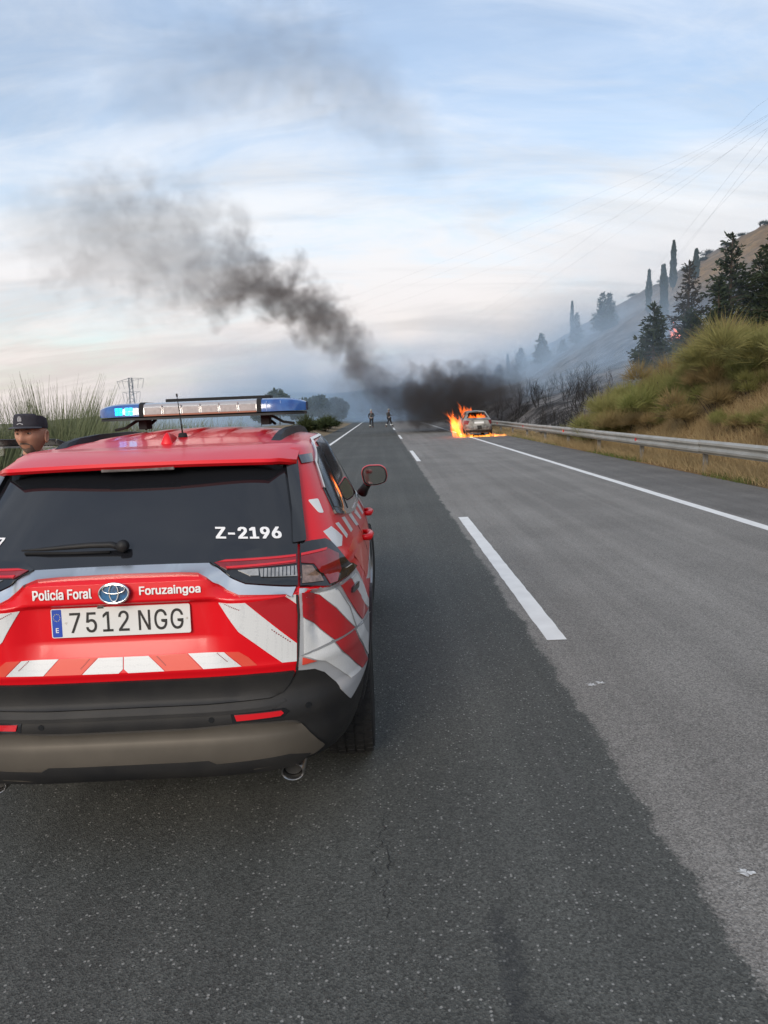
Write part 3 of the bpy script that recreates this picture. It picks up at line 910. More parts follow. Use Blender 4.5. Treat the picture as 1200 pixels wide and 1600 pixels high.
        PC('stripe', [(0.812, 1.026), (0.848, 1.037), (0.884, 0.94), (0.911, 0.840), (0.888, 0.836), (0.845, 0.945)], M['dkred'])
        PC('stripe', [(0.851, 1.037), (0.869, 1.042), (0.897, 0.965), (0.914, 0.88), (0.9135, 0.842)], M['sheet'])
        PC('stripe', [(0.785, 0.815), (0.857, 0.823), (0.884, 0.72), (0.900, 0.620), (0.878, 0.628), (0.835, 0.725)], M['dkred'])
        PC('stripe', [(0.862, 0.824), (0.887, 0.828), (0.906, 0.74), (0.903, 0.635), (0.886, 0.73)], M['sheet'])
        PC('stripe', [(0.668, 0.798), (0.715, 0.804), (0.779, 0.815), (0.833, 0.72), (0.874, 0.630), (0.834, 0.632), (0.790, 0.700), (0.744, 0.760), (0.719, 0.771)], M['sheet'])
        PC('stripe', [(0.666, 0.792), (0.716, 0.768), (0.663, 0.765)], M['orange'])
        # panel gap and tow-eye style sensor on the corner
        P('panel_gap', [(0.793, 1.028), (0.7955, 1.028), (0.8405, 0.928), (0.8645, 0.822), (0.862, 0.822), (0.838, 0.928)], 'rear', 0.0150, 0.001, mat('gap_grey', (0.25, 0.26, 0.27), 0.5), step=0.02, mirror=mi)
        P('panel_gap', [(0.660, 0.803), (0.720, 0.808), (0.783, 0.821), (0.86, 0.829), (0.915, 0.815), (0.915, 0.8125), (0.86, 0.8265), (0.783, 0.8185), (0.720, 0.8055), (0.660, 0.8005)], 'rear', 0.0150, 0.001, mat('gap_grey', (0.25, 0.26, 0.27), 0.5), step=0.02, mirror=mi)
        P('charge_socket', [(0.846, 0.975), (0.870, 0.983), (0.873, 1.006), (0.849, 0.998)], 'rear', 0.022, 0.012, M['gloss'], step=0.01, mirror=mi, rnd=0.006) if not mi else None
    # ---- hatch stripes
    for mi in both:
        S = lambda nm, poly, m_: P(nm, poly, 'rear', 0.0025, 0.002, m_, step=0.02, mirror=mi)
        S('stripe', [(0.371, 1.029), (0.472, 1.027), (0.560, 0.940), (0.650, 0.850), (0.646, 0.779), (0.592, 0.782), (0.500, 0.865), (0.440, 0.917)], M['sheet'])
        S('stripe', [(0.476, 1.027), (0.615, 1.039), (0.656, 1.000), (0.651, 0.857), (0.560, 0.946)], M['dkred'])
        S('stripe', [(0.620, 1.040), (0.658, 1.041), (0.656, 1.004)], M['sheet'])
        S('stripe', [(0.243, 0.838), (0.380, 0.839), (0.442, 0.782), (0.300, 0.780)], M['sheet'])
        S('stripe', [(0.002, 0.836), (0.094, 0.836), (0.154, 0.779), (0.018, 0.778), (0.002, 0.792)], M['sheet'])
        S('stripe', [(0.098, 0.836), (0.239, 0.838), (0.296, 0.780), (0.158, 0.779)], M['orange'])
        S('stripe', [(0.384, 0.839), (0.436, 0.839), (0.470, 0.815), (0.500, 0.782), (0.446, 0.782)], M['orange'])
        # maker's print along the sheet edges
        for (a, b, c, d) in ((0.395, 1.024, 0.450, 0.998), (0.56, 0.915, 0.63, 0.855), (0.352, 0.835, 0.392, 0.800), (0.125, 0.832, 0.160, 0.796)):
            for q in range(9):
                t0, t1 = q / 9, (q + 0.55) / 9
                x0, z0 = a + (c - a) * t0, b + (d - b) * t0; x1, z1 = a + (c - a) * t1, b + (d - b) * t1
                P('sheet_print', [(x0, z0), (x1, z1), (x1 + 0.0025, z1 + 0.003), (x0 + 0.0025, z0 + 0.003)], 'rear', 0.0034, 0.0004, mat('print_red', (0.25, 0.03, 0.04), 0.5), step=0.05, mirror=mi)
    # ---- hatch edge gap, black lower trim, bumper, skid plate
    for mi in both:
        P('panel_gap', [(0.656, 1.045), (0.664, 1.045), (0.666, 0.96), (0.656, 0.80), (0.644, 0.742), (0.637, 0.742), (0.648, 0.79), (0.658, 0.96)], 'rear', 0.0045, 0.001, mat('gap_dark', (0.02, 0.02, 0.02), 0.7), step=0.02, mirror=mi)
    full = lambda h: h + [(-x, z) for x, z in h[::-1]]
    P('hatch_trim', full([(0.0, 0.742), (0.30, 0.744), (0.50, 0.746), (0.636, 0.742), (0.610, 0.690), (0.580, 0.656), (0.545, 0.640), (0.30, 0.634), (0.0, 0.634)][1:]), 'rear', 0.014, 0.012, M['black'], step=0.02, rnd=0.01)
    P('bumper', full([(0.30, 0.69), (0.545, 0.69), (0.600, 0.690), (0.630, 0.715), (0.648, 0.752), (0.712, 0.745), (0.748, 0.715), (0.802, 0.632), (0.836, 0.562), (0.906, 0.618), (0.904, 0.52), (0.880, 0.44), (0.860, 0.40), (0.800, 0.370), (0.60, 0.368), (0.30, 0.368)]), 'rear', 0.005, 0.012, M['black'], step=0.03)
    P('bumper_ledge', full([(0.28, 0.612), (0.53, 0.617), (0.585, 0.634), (0.600, 0.628), (0.545, 0.607), (0.28, 0.602)]), 'rear', 0.009, 0.010, M['black'], step=0.03)
    P('skid_plate', full([(0.25, 0.557), (0.44, 0.567), (0.610, 0.556), (0.640, 0.546), (0.726, 0.418), (0.690, 0.400), (0.480, 0.386), (0.25, 0.373)]), 'rear', 0.016, 0.020, M['skid'], step=0.025, rnd=0.012)
    P('lip_and_shade', full([(0.20, 0.430), (0.300, 0.432), (0.330, 0.416), (0.60, 0.426), (0.670, 0.408), (0.62, 0.374), (0.20, 0.368)]), 'rear', 0.020, 0.010, M['black'], step=0.025)  # black lip, drawn taller so its black also paints the shade above it
    for mi in both:
        P('reflector', [(0.407, 0.599), (0.580, 0.600), (0.588, 0.590), (0.575, 0.580), (0.414, 0.576)], 'rear', 0.012, 0.012, M['lens_hot'], step=0.02, mirror=mi)
        P('reflector_frame', [(0.392, 0.606), (0.592, 0.607), (0.612, 0.592), (0.585, 0.572), (0.398, 0.567)], 'rear', 0.007, 0.008, M['gloss'], step=0.02, mirror=mi)
        for cx, cz in ((0.320, 0.585), (0.680, 0.600)):
            P('parking_sensor', [(cx + 0.011 * math.cos(t), cz + 0.011 * math.sin(t)) for t in np.linspace(0, 2 * math.pi, 14)[:-1]], 'rear', 0.007, 0.006, M['gloss'], step=0.02, mirror=mi)
        sgn = -1 if mi else 1
        e = MB(); e.lathe([(0.0, 0.20), (0.029, 0.20), (0.031, 0.03), (0.033, 0.0), (0.037, -0.003), (0.040, 0.004), (0.041, 0.30), (0.0, 0.30)], 28, 'y', (0, 0, 0))
        e.v = [((0.606 if sgn > 0 else -0.552) + v[0] * 1.18, 0.100 + v[1], 0.333 + v[2] * 0.92) for v in e.v]
        ep = e.build('exhaust_tip', mat('exhaust_steel', (0.34, 0.33, 0.32), 0.3, metal=1.0), car, smooth=True); shade_angle(ep, 50)
        k = MB(); k.lathe([(0.0, 0.03), (0.0285, 0.03)], 24, 'y'); k.v = [((0.606 if sgn > 0 else -0.552) + v[0] * 1.18, 0.100 + v[1], 0.333 + v[2] * 0.92) for v in k.v]
        k.build('exhaust_bore', M['ink'], ep)
    # ---- number plate
    tilt = R(5); pc = Vector((0, 0.088, 0.974)); uz = Vector((0, math.sin(tilt), math.cos(tilt))); un = Vector((0, -math.cos(tilt), math.sin(tilt))); ux = Vector((1, 0, 0))
    def prect(cx, cz, w, h, r=0.0):
        q = [(cx - w / 2, cz - h / 2), (cx + w / 2, cz - h / 2), (cx + w / 2, cz + h / 2), (cx - w / 2, cz + h / 2)]
        return round_poly(q, r) if r else q
    def on_plate(d): return lambda p: pc + ux * p[0] + uz * p[1] + un * d
    mb = MB(); mb.prism(prect(0, 0, 0.52, 0.11, 0.008), on_plate(-0.006), on_plate(0.0)); npl = mb.build('number_plate', M['plate'], car)
    mb = MB(); mb.prism(prect(-0.2385, 0, 0.036, 0.104, 0.004), on_plate(0.0), on_plate(0.0006)); mb.build('country_band', M['blue'], npl)
    flat_text('lettering', '7512', pc + ux * -0.080 + un * 0.0009, ux, uz, 0.222, 0.078, M['ink'], npl, bold=0.006, spacing=1.12)
    flat_text('lettering', 'NGG', pc + ux * 0.150 + un * 0.0009, ux, uz, 0.168, 0.078, M['ink'], npl, bold=0.006, spacing=1.1)
    flat_text('lettering', 'E', pc + ux * -0.2385 - uz * 0.026 + un * 0.0011, ux, uz, 0.011, 0.018, M['white'], npl, bold=0.02)
    for k in range(12):
        a = 2 * math.pi * k / 12
        s = [(-0.2385 + 0.0125 * math.cos(a) + (0.0022 if j % 2 == 0 else 0.0009) * math.sin(j * math.pi / 5), 0.022 + 0.0135 * math.sin(a) + (0.0022 if j % 2 == 0 else 0.0009) * math.cos(j * math.pi / 5)) for j in range(10)]
        mb = MB(); mb.add([on_plate(0.0011)(p) for p in s], [tuple(range(10))]); mb.build('star', mat('star_yellow', (0.8, 0.7, 0.1), 0.5), npl)
    for x in (-0.205, 0.247):
        mb = MB(); mb.prism([(x + 0.004 * math.cos(t), 0.004 * math.sin(t)) for t in np.linspace(0, 6.28, 10)[:-1]], on_plate(0.0), on_plate(0.0016)); mb.build('screw', M['chrome'], npl)
    # ---- emblem: three interlaced ovals on a dark blue ground
    ec = Vector((0, 0.046, 1.0915)); nrm = Vector((0, -1, 0.12)).normalized(); ez = Vector((0, 0.12, 1)).normalized()
    EP = lambda x, z, d=0.0: ec + ux * x + ez * z + nrm * d
    mb = MB(); mb.add([EP(0.055 * math.cos(t), 0.037 * math.sin(t), 0.0) for t in np.linspace(0, 2 * math.pi, 41)[:-1]] + [EP(0.055 * math.cos(t), 0.037 * math.sin(t), -0.016) for t in np.linspace(0, 2 * math.pi, 41)[:-1]], [tuple(range(40))] + [(i, (i + 1) % 40, 40 + (i + 1) % 40, 40 + i) for i in range(40)])
    em = mb.build('emblem', mat('emblem_blue', (0.012, 0.045, 0.11), 0.15, coat=1.0, var=0.9, vscale=30, color2=(0.03, 0.18, 0.40)), car)
    def oval(cx, cz, a, b, r, r2=None):
        mb = MB(); ts = np.linspace(0, 2 * math.pi, 41)
        mb.tube([EP(cx + a * math.cos(t), cz + b * math.sin(t), 0.003) for t in ts], [r * (1 + 0.45 * abs(math.sin(t)) if r2 else 1) for t in ts], 6, cap=False); return mb.build('emblem_ring', M['bright'], em, smooth=True)
    oval(0, 0, 0.054, 0.0365, 0.0040)
    oval(0, 0.0150, 0.041, 0.0165, 0.0030)
    oval(0, 0.001, 0.0165, 0.0315, 0.0034)
    # ---- lettering
    shell_text('lettering', 'Polic\u00eda Foral', -0.197, 1.0905, 0.218, 0.038, 0.0045, M["white"], car, bold=0.024)
    shell_text('lettering', 'Foruzaingoa', 0.200, 1.0885, 0.226, 0.040, 0.0045, M["white"], car, bold=0.024)
    shell_text('lettering', 'Z-2196', 0.466, 1.2555, 0.252, 0.041, 0.0060, M["white"], car, bold=0.030, lean=0.24, skew=-0.05)
    shell_text('lettering', '7', -0.509, 1.2555, 0.030, 0.036, 0.0060, M['white'], car, bold=0.022)
    # small plate lamp housing
    P('plate_lamp', [(-0.085, 1.034), (-0.062, 1.034), (-0.062, 1.026), (-0.085, 1.026)], 'rear', 0.010, 0.012, M['gloss'], step=0.02)
    # ---- rear wiper
    def gl(x, z, d):
        p, n = shell_hit('rear', x, z); return p + n * d
    mb = MB(); mb.tube([gl(-0.010, 1.216, 0.020), gl(-0.05, 1.222, 0.034), gl(-0.13, 1.223, 0.034), gl(-0.22, 1.222, 0.030), gl(-0.31, 1.220, 0.026), gl(-0.40, 1.2215, 0.020)], [0.015, 0.0125, 0.011, 0.010, 0.0075, 0.0035], 8)
    wp = mb.build('wiper_arm', M['black'], car, smooth=True)
    mb = MB(); mb.tube([gl(-0.06, 1.210, 0.010), gl(-0.20, 1.211, 0.010), gl(-0.39, 1.216, 0.010)], 0.006, 6); mb.build('wiper_blade', M['rubber'], wp, smooth=True)
    mb = MB(); mb.lathe([(0.0, -0.012), (0.020, -0.010), (0.023, 0.0), (0.023, 0.02)], 16, 'y'); 
    q = gl(-0.008, 1.215, 0.034); mb.v = [(v[0] + q.x, v[1] + q.y, v[2] + q.z) for v in mb.v]; mb.build('wiper_pivot', M['black'], wp, smooth=True)
    # ---- right and left side glass, frames, seams, handles
    dlo = [(1.16, 1.583), (1.02, 1.566), (0.76, 1.492), (0.64, 1.382), (0.585, 1.285), (0.70, 1.262), (0.90, 1.235), (1.30, 1.195), (2.2, 1.165), (3.05, 1.150), (3.20, 1.160), (2.80, 1.47), (2.62, 1.552), (2.2, 1.578), (1.6, 1.583)]
    quarter = [(1.00, 1.546), (0.78, 1.476), (0.665, 1.376), (0.625, 1.300), (0.75, 1.278), (0.92, 1.255), (1.02, 1.32), (1.14, 1.545)]
    rdoor = [(1.215, 1.566), (1.08, 1.34), (1.00, 1.240), (1.30, 1.215), (1.98, 1.190), (2.00, 1.570), (1.60, 1.573)]
    fdoor = [(2.09, 1.566), (2.07, 1.188), (2.95, 1.172), (3.08, 1.180), (2.72, 1.475), (2.58, 1.532), (2.30, 1.560)]
    for ax in ('right', 'left'):
        P('window_frame', dlo, ax, 0.003, 0.006, M['gloss'], step=0.04)
        for w_ in (quarter, rdoor) + ((fdoor,) if ax == 'right' else ()):
            P('side_window', w_, ax, 0.007, 0.005, M['glass'], step=0.04)
        P('belt_trim', [(0.585, 1.290), (0.70, 1.267), (0.90, 1.240), (1.30, 1.200), (2.2, 1.170), (3.05, 1.155), (3.05, 1.142), (2.2, 1.157), (1.30, 1.186), (0.90, 1.226), (0.70, 1.252), (0.58, 1.274)], ax, 0.010, 0.010, M['gloss'], step=0.04)
        P('drip_trim', [(0.64, 1.386), (0.76, 1.497), (1.02, 1.571), (1.16, 1.5845), (1.6, 1.5845), (2.2, 1.580), (2.62, 1.555), (2.62, 1.547), (2.2, 1.572), (1.6, 1.5755), (1.17, 1.5755), (1.03, 1.561), (0.775, 1.487), (0.655, 1.380)], ax, 0.009, 0.008, M['chrome'], step=0.04)
        P('pillar_strip', [(0.66, 1.532), (0.80, 1.532), (0.74, 1.497), (0.63, 1.497)], ax, 0.006, 0.008, M['gloss'], step=0.02)
        gap = mat('gap_dark', (0.02, 0.02, 0.02), 0.7)
        P('door_seam', [(2.03, 1.150), (2.042, 1.150), (2.06, 0.9), (2.06, 0.45), (2.048, 0.45), (2.048, 0.9)], ax, 0.0018, 0.001, gap, step=0.05)
        P('door_seam', [(1.02, 1.225), (1.032, 1.225), (1.18, 1.05), (1.33, 0.80), (1.37, 0.45), (1.358, 0.45), (1.318, 0.80), (1.168, 1.05)], ax, 0.0018, 0.001, gap, step=0.05)
        # cladding along sills and round the arches
        P('sill_cladding', [(1.42, 0.368), (3.22, 0.368), (3.22, 0.48), (1.42, 0.48)], ax, 0.012, 0.014, M['black'], step=0.06)
        for ay in AX:
            ring = [(ay + 0.475 * math.cos(t), 0.37 + 0.475 * math.sin(t)) for t in np.linspace(R(2), R(178), 26)] + [(ay + 0.392 * math.cos(t), 0.37 + 0.392 * math.sin(t)) for t in np.linspace(R(178), R(2), 26)]
            P('arch_cladding', ring, ax, 0.014, 0.05, M['black'], step=0.05)
        sg = 1 if ax == 'right' else -1
        for hy, hz in ((1.16, 1.075), (2.22, 1.045)):
            if ax == 'left' and hy > 2: continue
            p, n = shell_hit(ax, hy, hz)
            mb = MB(); mb.tube([p + Vector((0, -0.085, 0.0)), p + Vector((sg * 0.034, -0.070, 0.0)), p + Vector((sg * 0.042, 0.0, 0.004)), p + Vector((sg * 0.034, 0.085, 0.0)), p + Vector((0, 0.10, 0.0))], [0.014, 0.018, 0.018, 0.016, 0.012], 10)
            mb.build('door_handle', M['red'], car, smooth=True)
        # checker blocks along the belt line, lettering and wide reflective band
        for poly in ([(0.385, 1.232), (0.458, 1.240), (0.500, 1.190), (0.425, 1.160), (0.375, 1.165)], [(0.515, 1.243), (0.560, 1.240), (0.590, 1.178), (0.540, 1.172)],
                     [(0.655, 1.246), (0.740, 1.238), (0.780, 1.168), (0.690, 1.172)], [(0.905, 1.222), (1.07, 1.208), (1.14, 1.132), (1.00, 1.150)],
                     [(1.25, 1.182), (1.43, 1.176), (1.52, 1.108), (1.37, 1.125)], [(1.62, 1.176), (1.80, 1.160), (1.90, 1.085), (1.72, 1.10)],
                     [(2.08, 1.150), (2.28, 1.142), (2.40, 1.06), (2.20, 1.075)], [(2.46, 1.140), (2.66, 1.134), (2.78, 1.05), (2.58, 1.06)]):
            P('check_block', poly, ax, 0.0022, 0.0015, M['sheet'], step=0.03)
        P('letter_mark', [(0.470, 1.355), (0.53, 1.352), (0.485, 1.295), (0.455, 1.300)], ax, 0.002, 0.0015, M['white'], step=0.02, rnd=0.01)
        P('side_stripe', [(0.46, 1.135), (0.62, 1.150), (1.40, 1.085), (2.0, 1.045), (2.0, 0.90), (1.40, 0.93), (0.70, 0.96)], ax, 0.0016, 0.001, M['orange'], step=0.05)
        P('side_stripe', [(0.72, 0.945), (1.38, 0.915), (2.02, 0.885), (3.2, 0.86), (3.2, 0.74), (2.02, 0.76), (1.35, 0.80)], ax, 0.0016, 0.001, M['sheet'], step=0.05)
        # mirrors
        if ax == 'right':
            mroot = MB()
            prof = [(0.875, 1.225), (0.885, 1.268), (0.93, 1.290), (1.03, 1.288), (1.068, 1.262), (1.082, 1.20), (1.066, 1.150), (1.00, 1.130), (0.925, 1.128), (0.890, 1.150)]
            prof = round_poly(prof, 0.02)
            c = (0.98, 1.21); V = []; F = []
            for s_, y_ in ((0.90, 3.075), (1.0, 3.085), (1.02, 3.13), (0.9, 3.20), (0.55, 3.255), (0.05, 3.27)):
                V += [(c[0] + (x - c[0]) * s_, y_, c[1] + (z - c[1]) * s_) for x, z in prof]
            m = len(prof)
            for k in range(5):
                for j in range(m): F.append((k * m + j, k * m + (j + 1) % m, (k + 1) * m + (j + 1) % m, (k + 1) * m + j))
            mir = mesh_obj('side_mirror', V, F, M['red'], car, True); fix_normals(mir)
            V = []; F = []
            for s_, y_ in ((0.965, 3.074), (0.975, 3.082), (0.86, 3.072), (0.84, 3.10)):
                V += [(c[0] + (x - c[0]) * s_, y_ - 0.002, c[1] + (z - c[1]) * s_) for x, z in prof]
            for k0, k1 in ((1, 0), (0, 2), (2, 3)):
                for j in range(m): F.append((k0 * m + j, k0 * m + (j + 1) % m, k1 * m + (j + 1) % m, k1 * m + j))
            mesh_obj('mirror_rim', V, F, M['black'], mir)
            mb = MB(); mb.add([(c[0] + (x - c[0]) * 0.88, 3.084, c[1] + (z - c[1]) * 0.88) for x, z in prof], [tuple(range(m))]); mb.build('mirror_glass', mat('mirror', (0.34, 0.36, 0.35), 0.05, metal=1.0), mir)
            mb = MB(); mb.tube([(0.872, 3.20, 1.06), (0.895, 3.17, 1.10), (0.93, 3.15, 1.15)], [0.045, 0.036, 0.03], 8); mb.build('mirror_stalk', M['black'], mir, smooth=True)
    # ---- roof rails, ribs, aerials
    for sx in (-1, 1):
        x = 0.515 * sx
        mb = MB(); pts = [(x * 0.99, 0.88, 1.612), (x, 0.98, 1.640), (x, 1.12, 1.662), (x, 1.40, 1.680), (x, 1.9, 1.686), (x, 2.25, 1.672), (x, 2.42, 1.640), (x, 2.50, 1.60)]
        V, F = [], []
        for (px, py, pz), w, hh in zip(pts, (0.030, 0.027, 0.023, 0.021, 0.021, 0.022, 0.024, 0.028), (0.004, 0.024, 0.036, 0.042, 0.044, 0.040, 0.026, 0.004)):
            rz_ = [shell_hit('top', px + q, py)[0] for q in (-w, w)]; lo_ = [q.z - 0.004 if q else pz - 0.03 for q in rz_]; tp = sum(lo_) / 2 + hh
            V += [(px - w, py, lo_[0]), (px + w, py, lo_[1]), (px + w * 0.62, py, tp), (px - w * 0.62, py, tp)]
        for k in range(len(pts) - 1):
            for j in range(4): F.append((k * 4 + j, k * 4 + (j + 1) % 4, (k + 1) * 4 + (j + 1) % 4, (k + 1) * 4 + j))
        F += [(0, 1, 2, 3), tuple(range(4 * len(pts) - 4, 4 * len(pts)))]
        rl = mesh_obj('roof_rail', V, F, M['black'], car); fix_normals(rl)
        b = rl.modifiers.new('bevel', 'BEVEL'); b.width = 0.008; b.segments = 2
    for rx in (-0.36, -0.18, 0.0, 0.18, 0.36):
        V, F = [], []
        ys = np.linspace(1.02, 2.4, 14)
        for y in ys:
            for dx, dz in ((-0.055, 0.0), (-0.042, 0.006), (0.042, 0.006), (0.055, 0.0)):
                p, n = shell_hit('top', rx + dx, float(y)); e_ = 0 if y in (ys[0], ys[-1]) else dz
                V.append((rx + dx, y, p.z + e_ + 0.0008))
        for k in range(13):
            for j in range(3): F.append((k * 4 + j, k * 4 + j + 1, (k + 1) * 4 + j + 1, (k + 1) * 4 + j))
        mesh_obj('roof_rib', V, F, M['red'], car, True)
    mb = MB(); V = []; F = []
    for t in np.linspace(0, 1, 9):                       # shark fin aerial
        y = 0.86 + 0.20 * t; hh = 0.068 * (1 - t) ** 0.75; w = 0.031 * (1 - 0.75 * t)
        p, n = shell_hit('top', 0, float(y)); z = p.z - 0.003
        V += [(-w, y, z), (-w * 0.55, y + 0.012, z + hh * 0.6), (0, y + 0.03 * (1 - t), z + hh), (w * 0.55, y + 0.012, z + hh * 0.6), (w, y, z)]
    for k in range(8):
        for j in range(4): F.append((k * 5 + j, k * 5 + j + 1, (k + 1) * 5 + j + 1, (k + 1) * 5 + j))
    F.append((0, 1, 2, 3, 4))
    fin = mesh_obj('shark_fin_aerial', V, F, M['red'], car, True); fix_normals(fin); fm = fin.modifiers.new('sub', 'SUBSURF'); fm.levels = fm.render_levels = 2
    p, n = shell_hit('top', 0.03, 1.06)
    mb = MB(); mb.lathe([(0.0, 0.022), (0.014, 0.022), (0.020, 0.018), (0.024, 0.0), (0.024, -0.006)], 16); mb.v = [(v[0] + p.x, v[1] + p.y, v[2] + p.z) for v in mb.v]
    ab = mb.build('whip_aerial', M['rubber'], car, smooth=True)
    mb = MB(); mb.tube([p + Vector((0, 0, 0.02)), p + Vector((-0.006, 0.004, 0.10)), p + Vector((-0.016, 0.01, 0.205))], [0.0045, 0.003, 0.0022], 6); mb.tube([p + Vector((-0.0155, 0.01, 0.200)), p + Vector((-0.0165, 0.01, 0.215))], 0.005, 6); mb.build('aerial_rod', M['rubber'], ab, smooth=True)
    # ---- wheels
    tread = mat('tyre', (0.020, 0.020, 0.021), 0.8, spec=0.3, var=0.6, vscale=30, color2=(0.035, 0.034, 0.032))
    alloy = mat('alloy', (0.30, 0.31, 0.32), 0.3, metal=0.9)
    for ay in AX:
        for sx in (-1, 1):
            w = bpy.data.objects.new('wheel', None); link(w, car); w.location = (sx * 0.808, ay, 0.364); w.rotation_euler = (0, 0, R(-5) if ay > 3 else 0)
            mb = MB(); mb.lathe([(0.235, -0.100), (0.30, -0.116), (0.338, -0.112), (0.356, -0.098), (0.3635, -0.075), (0.3635, 0.075), (0.356, 0.098), (0.338, 0.112), (0.30, 0.116), (0.235, 0.100)], 56, 'x')
            ty = mb.build('tyre', tread, w, smooth=True)
            gv = MB()
            for q in range(44):                               # tread blocks
                a = 2 * math.pi * q / 44
                for xo in (-0.088, -0.045, 0.0, 0.045, 0.088):
                    aa = a + (0.03 if xo in (-0.045, 0.045) else 0)
                    r_ = 0.3655 if abs(xo) < 0.08 else 0.360
                    gv.box((xo, r_ * math.cos(aa), r_ * math.sin(aa)), (0.034, 0.036, 0.008), Matrix.Rotation(aa - math.pi / 2, 3, 'X'))
            g = gv.build('tread_blocks', tread, ty); g['kind'] = 'stuff'
            mb = MB(); mb.lathe([(0.0, 0.06), (0.05, 0.065), (0.06, 0.05), (0.20, 0.06), (0.225, 0.10), (0.240, 0.104), (0.240, -0.10), (0.20, -0.09), (0.0, -0.08)], 40, 'x')
            if sx < 0: mb.v = [(-v[0], v[1], v[2]) for v in mb.v]
            rm = mb.build('rim', alloy, w, smooth=True); shade_angle(rm, 40)
    # ---- roof light bar
    by = 1.62; bz = 1.768
    bar = bpy.data.objects.new('light_bar', None); link(bar, car); bar.location = (0.028, 0, 0); bar.scale = (0.955, 1, 1)
    lens_blue = mat('beacon_blue', (0.012, 0.060, 0.26), 0.14, coat=0.8, var=0.7, vscale=18, color2=(0.04, 0.15, 0.42))
    lens_clear = mat('beacon_clear', (0.36, 0.36, 0.37), 0.2, metal=0.2, coat=1.0, var=0.5, vscale=22, color2=(0.32, 0.32, 0.34))
    lit = mat('beacon_lit', (0.02, 0.3, 0.8), 0.3, emit=(0.0, 0.42, 1.0), estr=1.9)
    hot = mat('beacon_hot', (0.05, 0.5, 0.9), 0.3, emit=(0.02, 0.62, 1.0), estr=2.3)
    def barsec(x):                                        # half length 0.60, rounded ends swept back
        q = max(0.0, (abs(x) - 0.40) / 0.20)
        return 0.150 * math.sqrt(max(0.0, 1 - 0.70 * q ** 2.6)), 1 - 0.30 * q ** 3.2
    def bar_piece(nm, x0, x1, m_, z0, z1, grow=0.0, n=10, parent=bar):
        V, F = [], []
        for k in range(n + 1):
            x = x0 + (x1 - x0) * k / n; dy, hz = barsec(x); dy += grow
            zt = z0 + (z1 - z0) * hz + grow * 0.5
            V += [(x, by - dy, z0), (x, by - dy * 0.985, z0 + (zt - z0) * 0.55), (x, by - dy * 0.90, z0 + (zt - z0) * 0.88), (x, by - dy * 0.72, zt), (x, by + dy * 0.72, zt), (x, by + dy, z0 + (zt - z0) * 0.6), (x, by + dy, z0)]
        for k in range(n):
            for j in range(7): F.append((k * 7 + j, k * 7 + (j + 1) % 7, (k + 1) * 7 + (j + 1) % 7, (k + 1) * 7 + j))
        F += [tuple(range(7)), tuple(range(n * 7, n * 7 + 7))]
        o = mesh_obj(nm, V, F, m_, parent); fix_normals(o); shade_angle(o, 35); return o
    bar_piece('bar_tray', -0.595, 0.595, M['black'], 1.715, 1.733, 0.004, 30)
    lb = bar_piece('end_lens', -0.605, -0.352, lens_blue, 1.735, 1.808)
    bar_piece('end_lens', 0.352, 0.605, lens_blue, 1.735, 1.808)
    cl = bar_piece('centre_lens', -0.328, 0.328, lens_clear, 1.735, 1.808)
    for x in (-0.340, 0.340): bar_piece('lens_band', x - 0.013, x + 0.013, M['rubber'], 1.733, 1.811, 0.002, 2)
    for k in range(6):                                    # moulded divisions behind the clear lens
        x = -0.328 + 0.656 * (k + 0.5) / 6
        mb = MB(); mb.box((x, by - 0.1505, 1.762), (0.095, 0.004, 0.040)); mb.build('reflector_cup', mat('beacon_cup', (0.40, 0.40, 0.41), 0.3, metal=0.4, coat=0.6, var=0.6, vscale=50, color2=(0.27, 0.27, 0.28)), cl, bevel=0.006)
        if k: 
            x2 = -0.328 + 0.656 * k / 6
            mb = MB(); mb.box((x2, by - 0.150, 1.764), (0.004, 0.006, 0.056)); mb.build('lens_divider', mat('beacon_divider', (0.24, 0.23, 0.24), 0.3), cl)
    mb = MB(); mb.box((0, by - 0.1515, 1.7385), (0.65, 0.003, 0.008)); mb.build('amber_strip', mat('strip_amber', (0.32, 0.14, 0.09), 0.3), cl)
    for x, m_ in ((-0.470, lit), (-0.410, hot)):
        for dz in (-0.0105, 0.0105):
            for dx in (-0.0115, 0.0115):
                dy, hz = barsec(x + dx)
                mb = MB(); mb.box((x + dx, by - dy * 0.985 - 0.001, 1.764 + dz), (0.0215, 0.006, 0.0195)); mb.build('lit_lamp', m_, lb, bevel=0.003)
    for x in (0.42, 0.50):
        dy, hz = barsec(x)
        mb = MB(); mb.box((x - 0.035, by - dy - 0.0005, 1.765), (0.003, 0.004, 0.055)); mb.build('lens_divider', mat('beacon_blue_line', (0.25, 0.4, 0.7), 0.2), bar)
    mb = MB(); mb.box((0.06, by + 0.12, 1.818), (0.64, 0.10, 0.024)); mb.box((0.06, by + 0.15, 1.800), (0.60, 0.04, 0.03)); mb.build('top_sign', M['rubber'], bar, bevel=0.004)
    for sx in (-1, 1):
        mb = MB(); mb.bar((sx * 0.39, by - 0.06, 1.716), (sx * 0.47, by - 0.06, 1.672), 0.03, 0.014); mb.bar((sx * 0.47, by - 0.06, 1.674), (sx * 0.53, by - 0.06, 1.664), 0.03, 0.014); mb.bar((sx * 0.33, by + 0.08, 1.716), (sx * 0.40, by + 0.08, 1.66), 0.03, 0.014)
        mb.box((sx * 0.36, by - 0.03, 1.690), (0.05, 0.10, 0.055)); mb.build('bar_foot', M['rubber'], bar, bevel=0.003)
    # ---- open front left door
    dr = bpy.data.objects.new('open_door', None); link(dr, car); dr.location = (-0.90, 3.22, 0.0); dr.rotation_euler = (0, 0, R(-60))
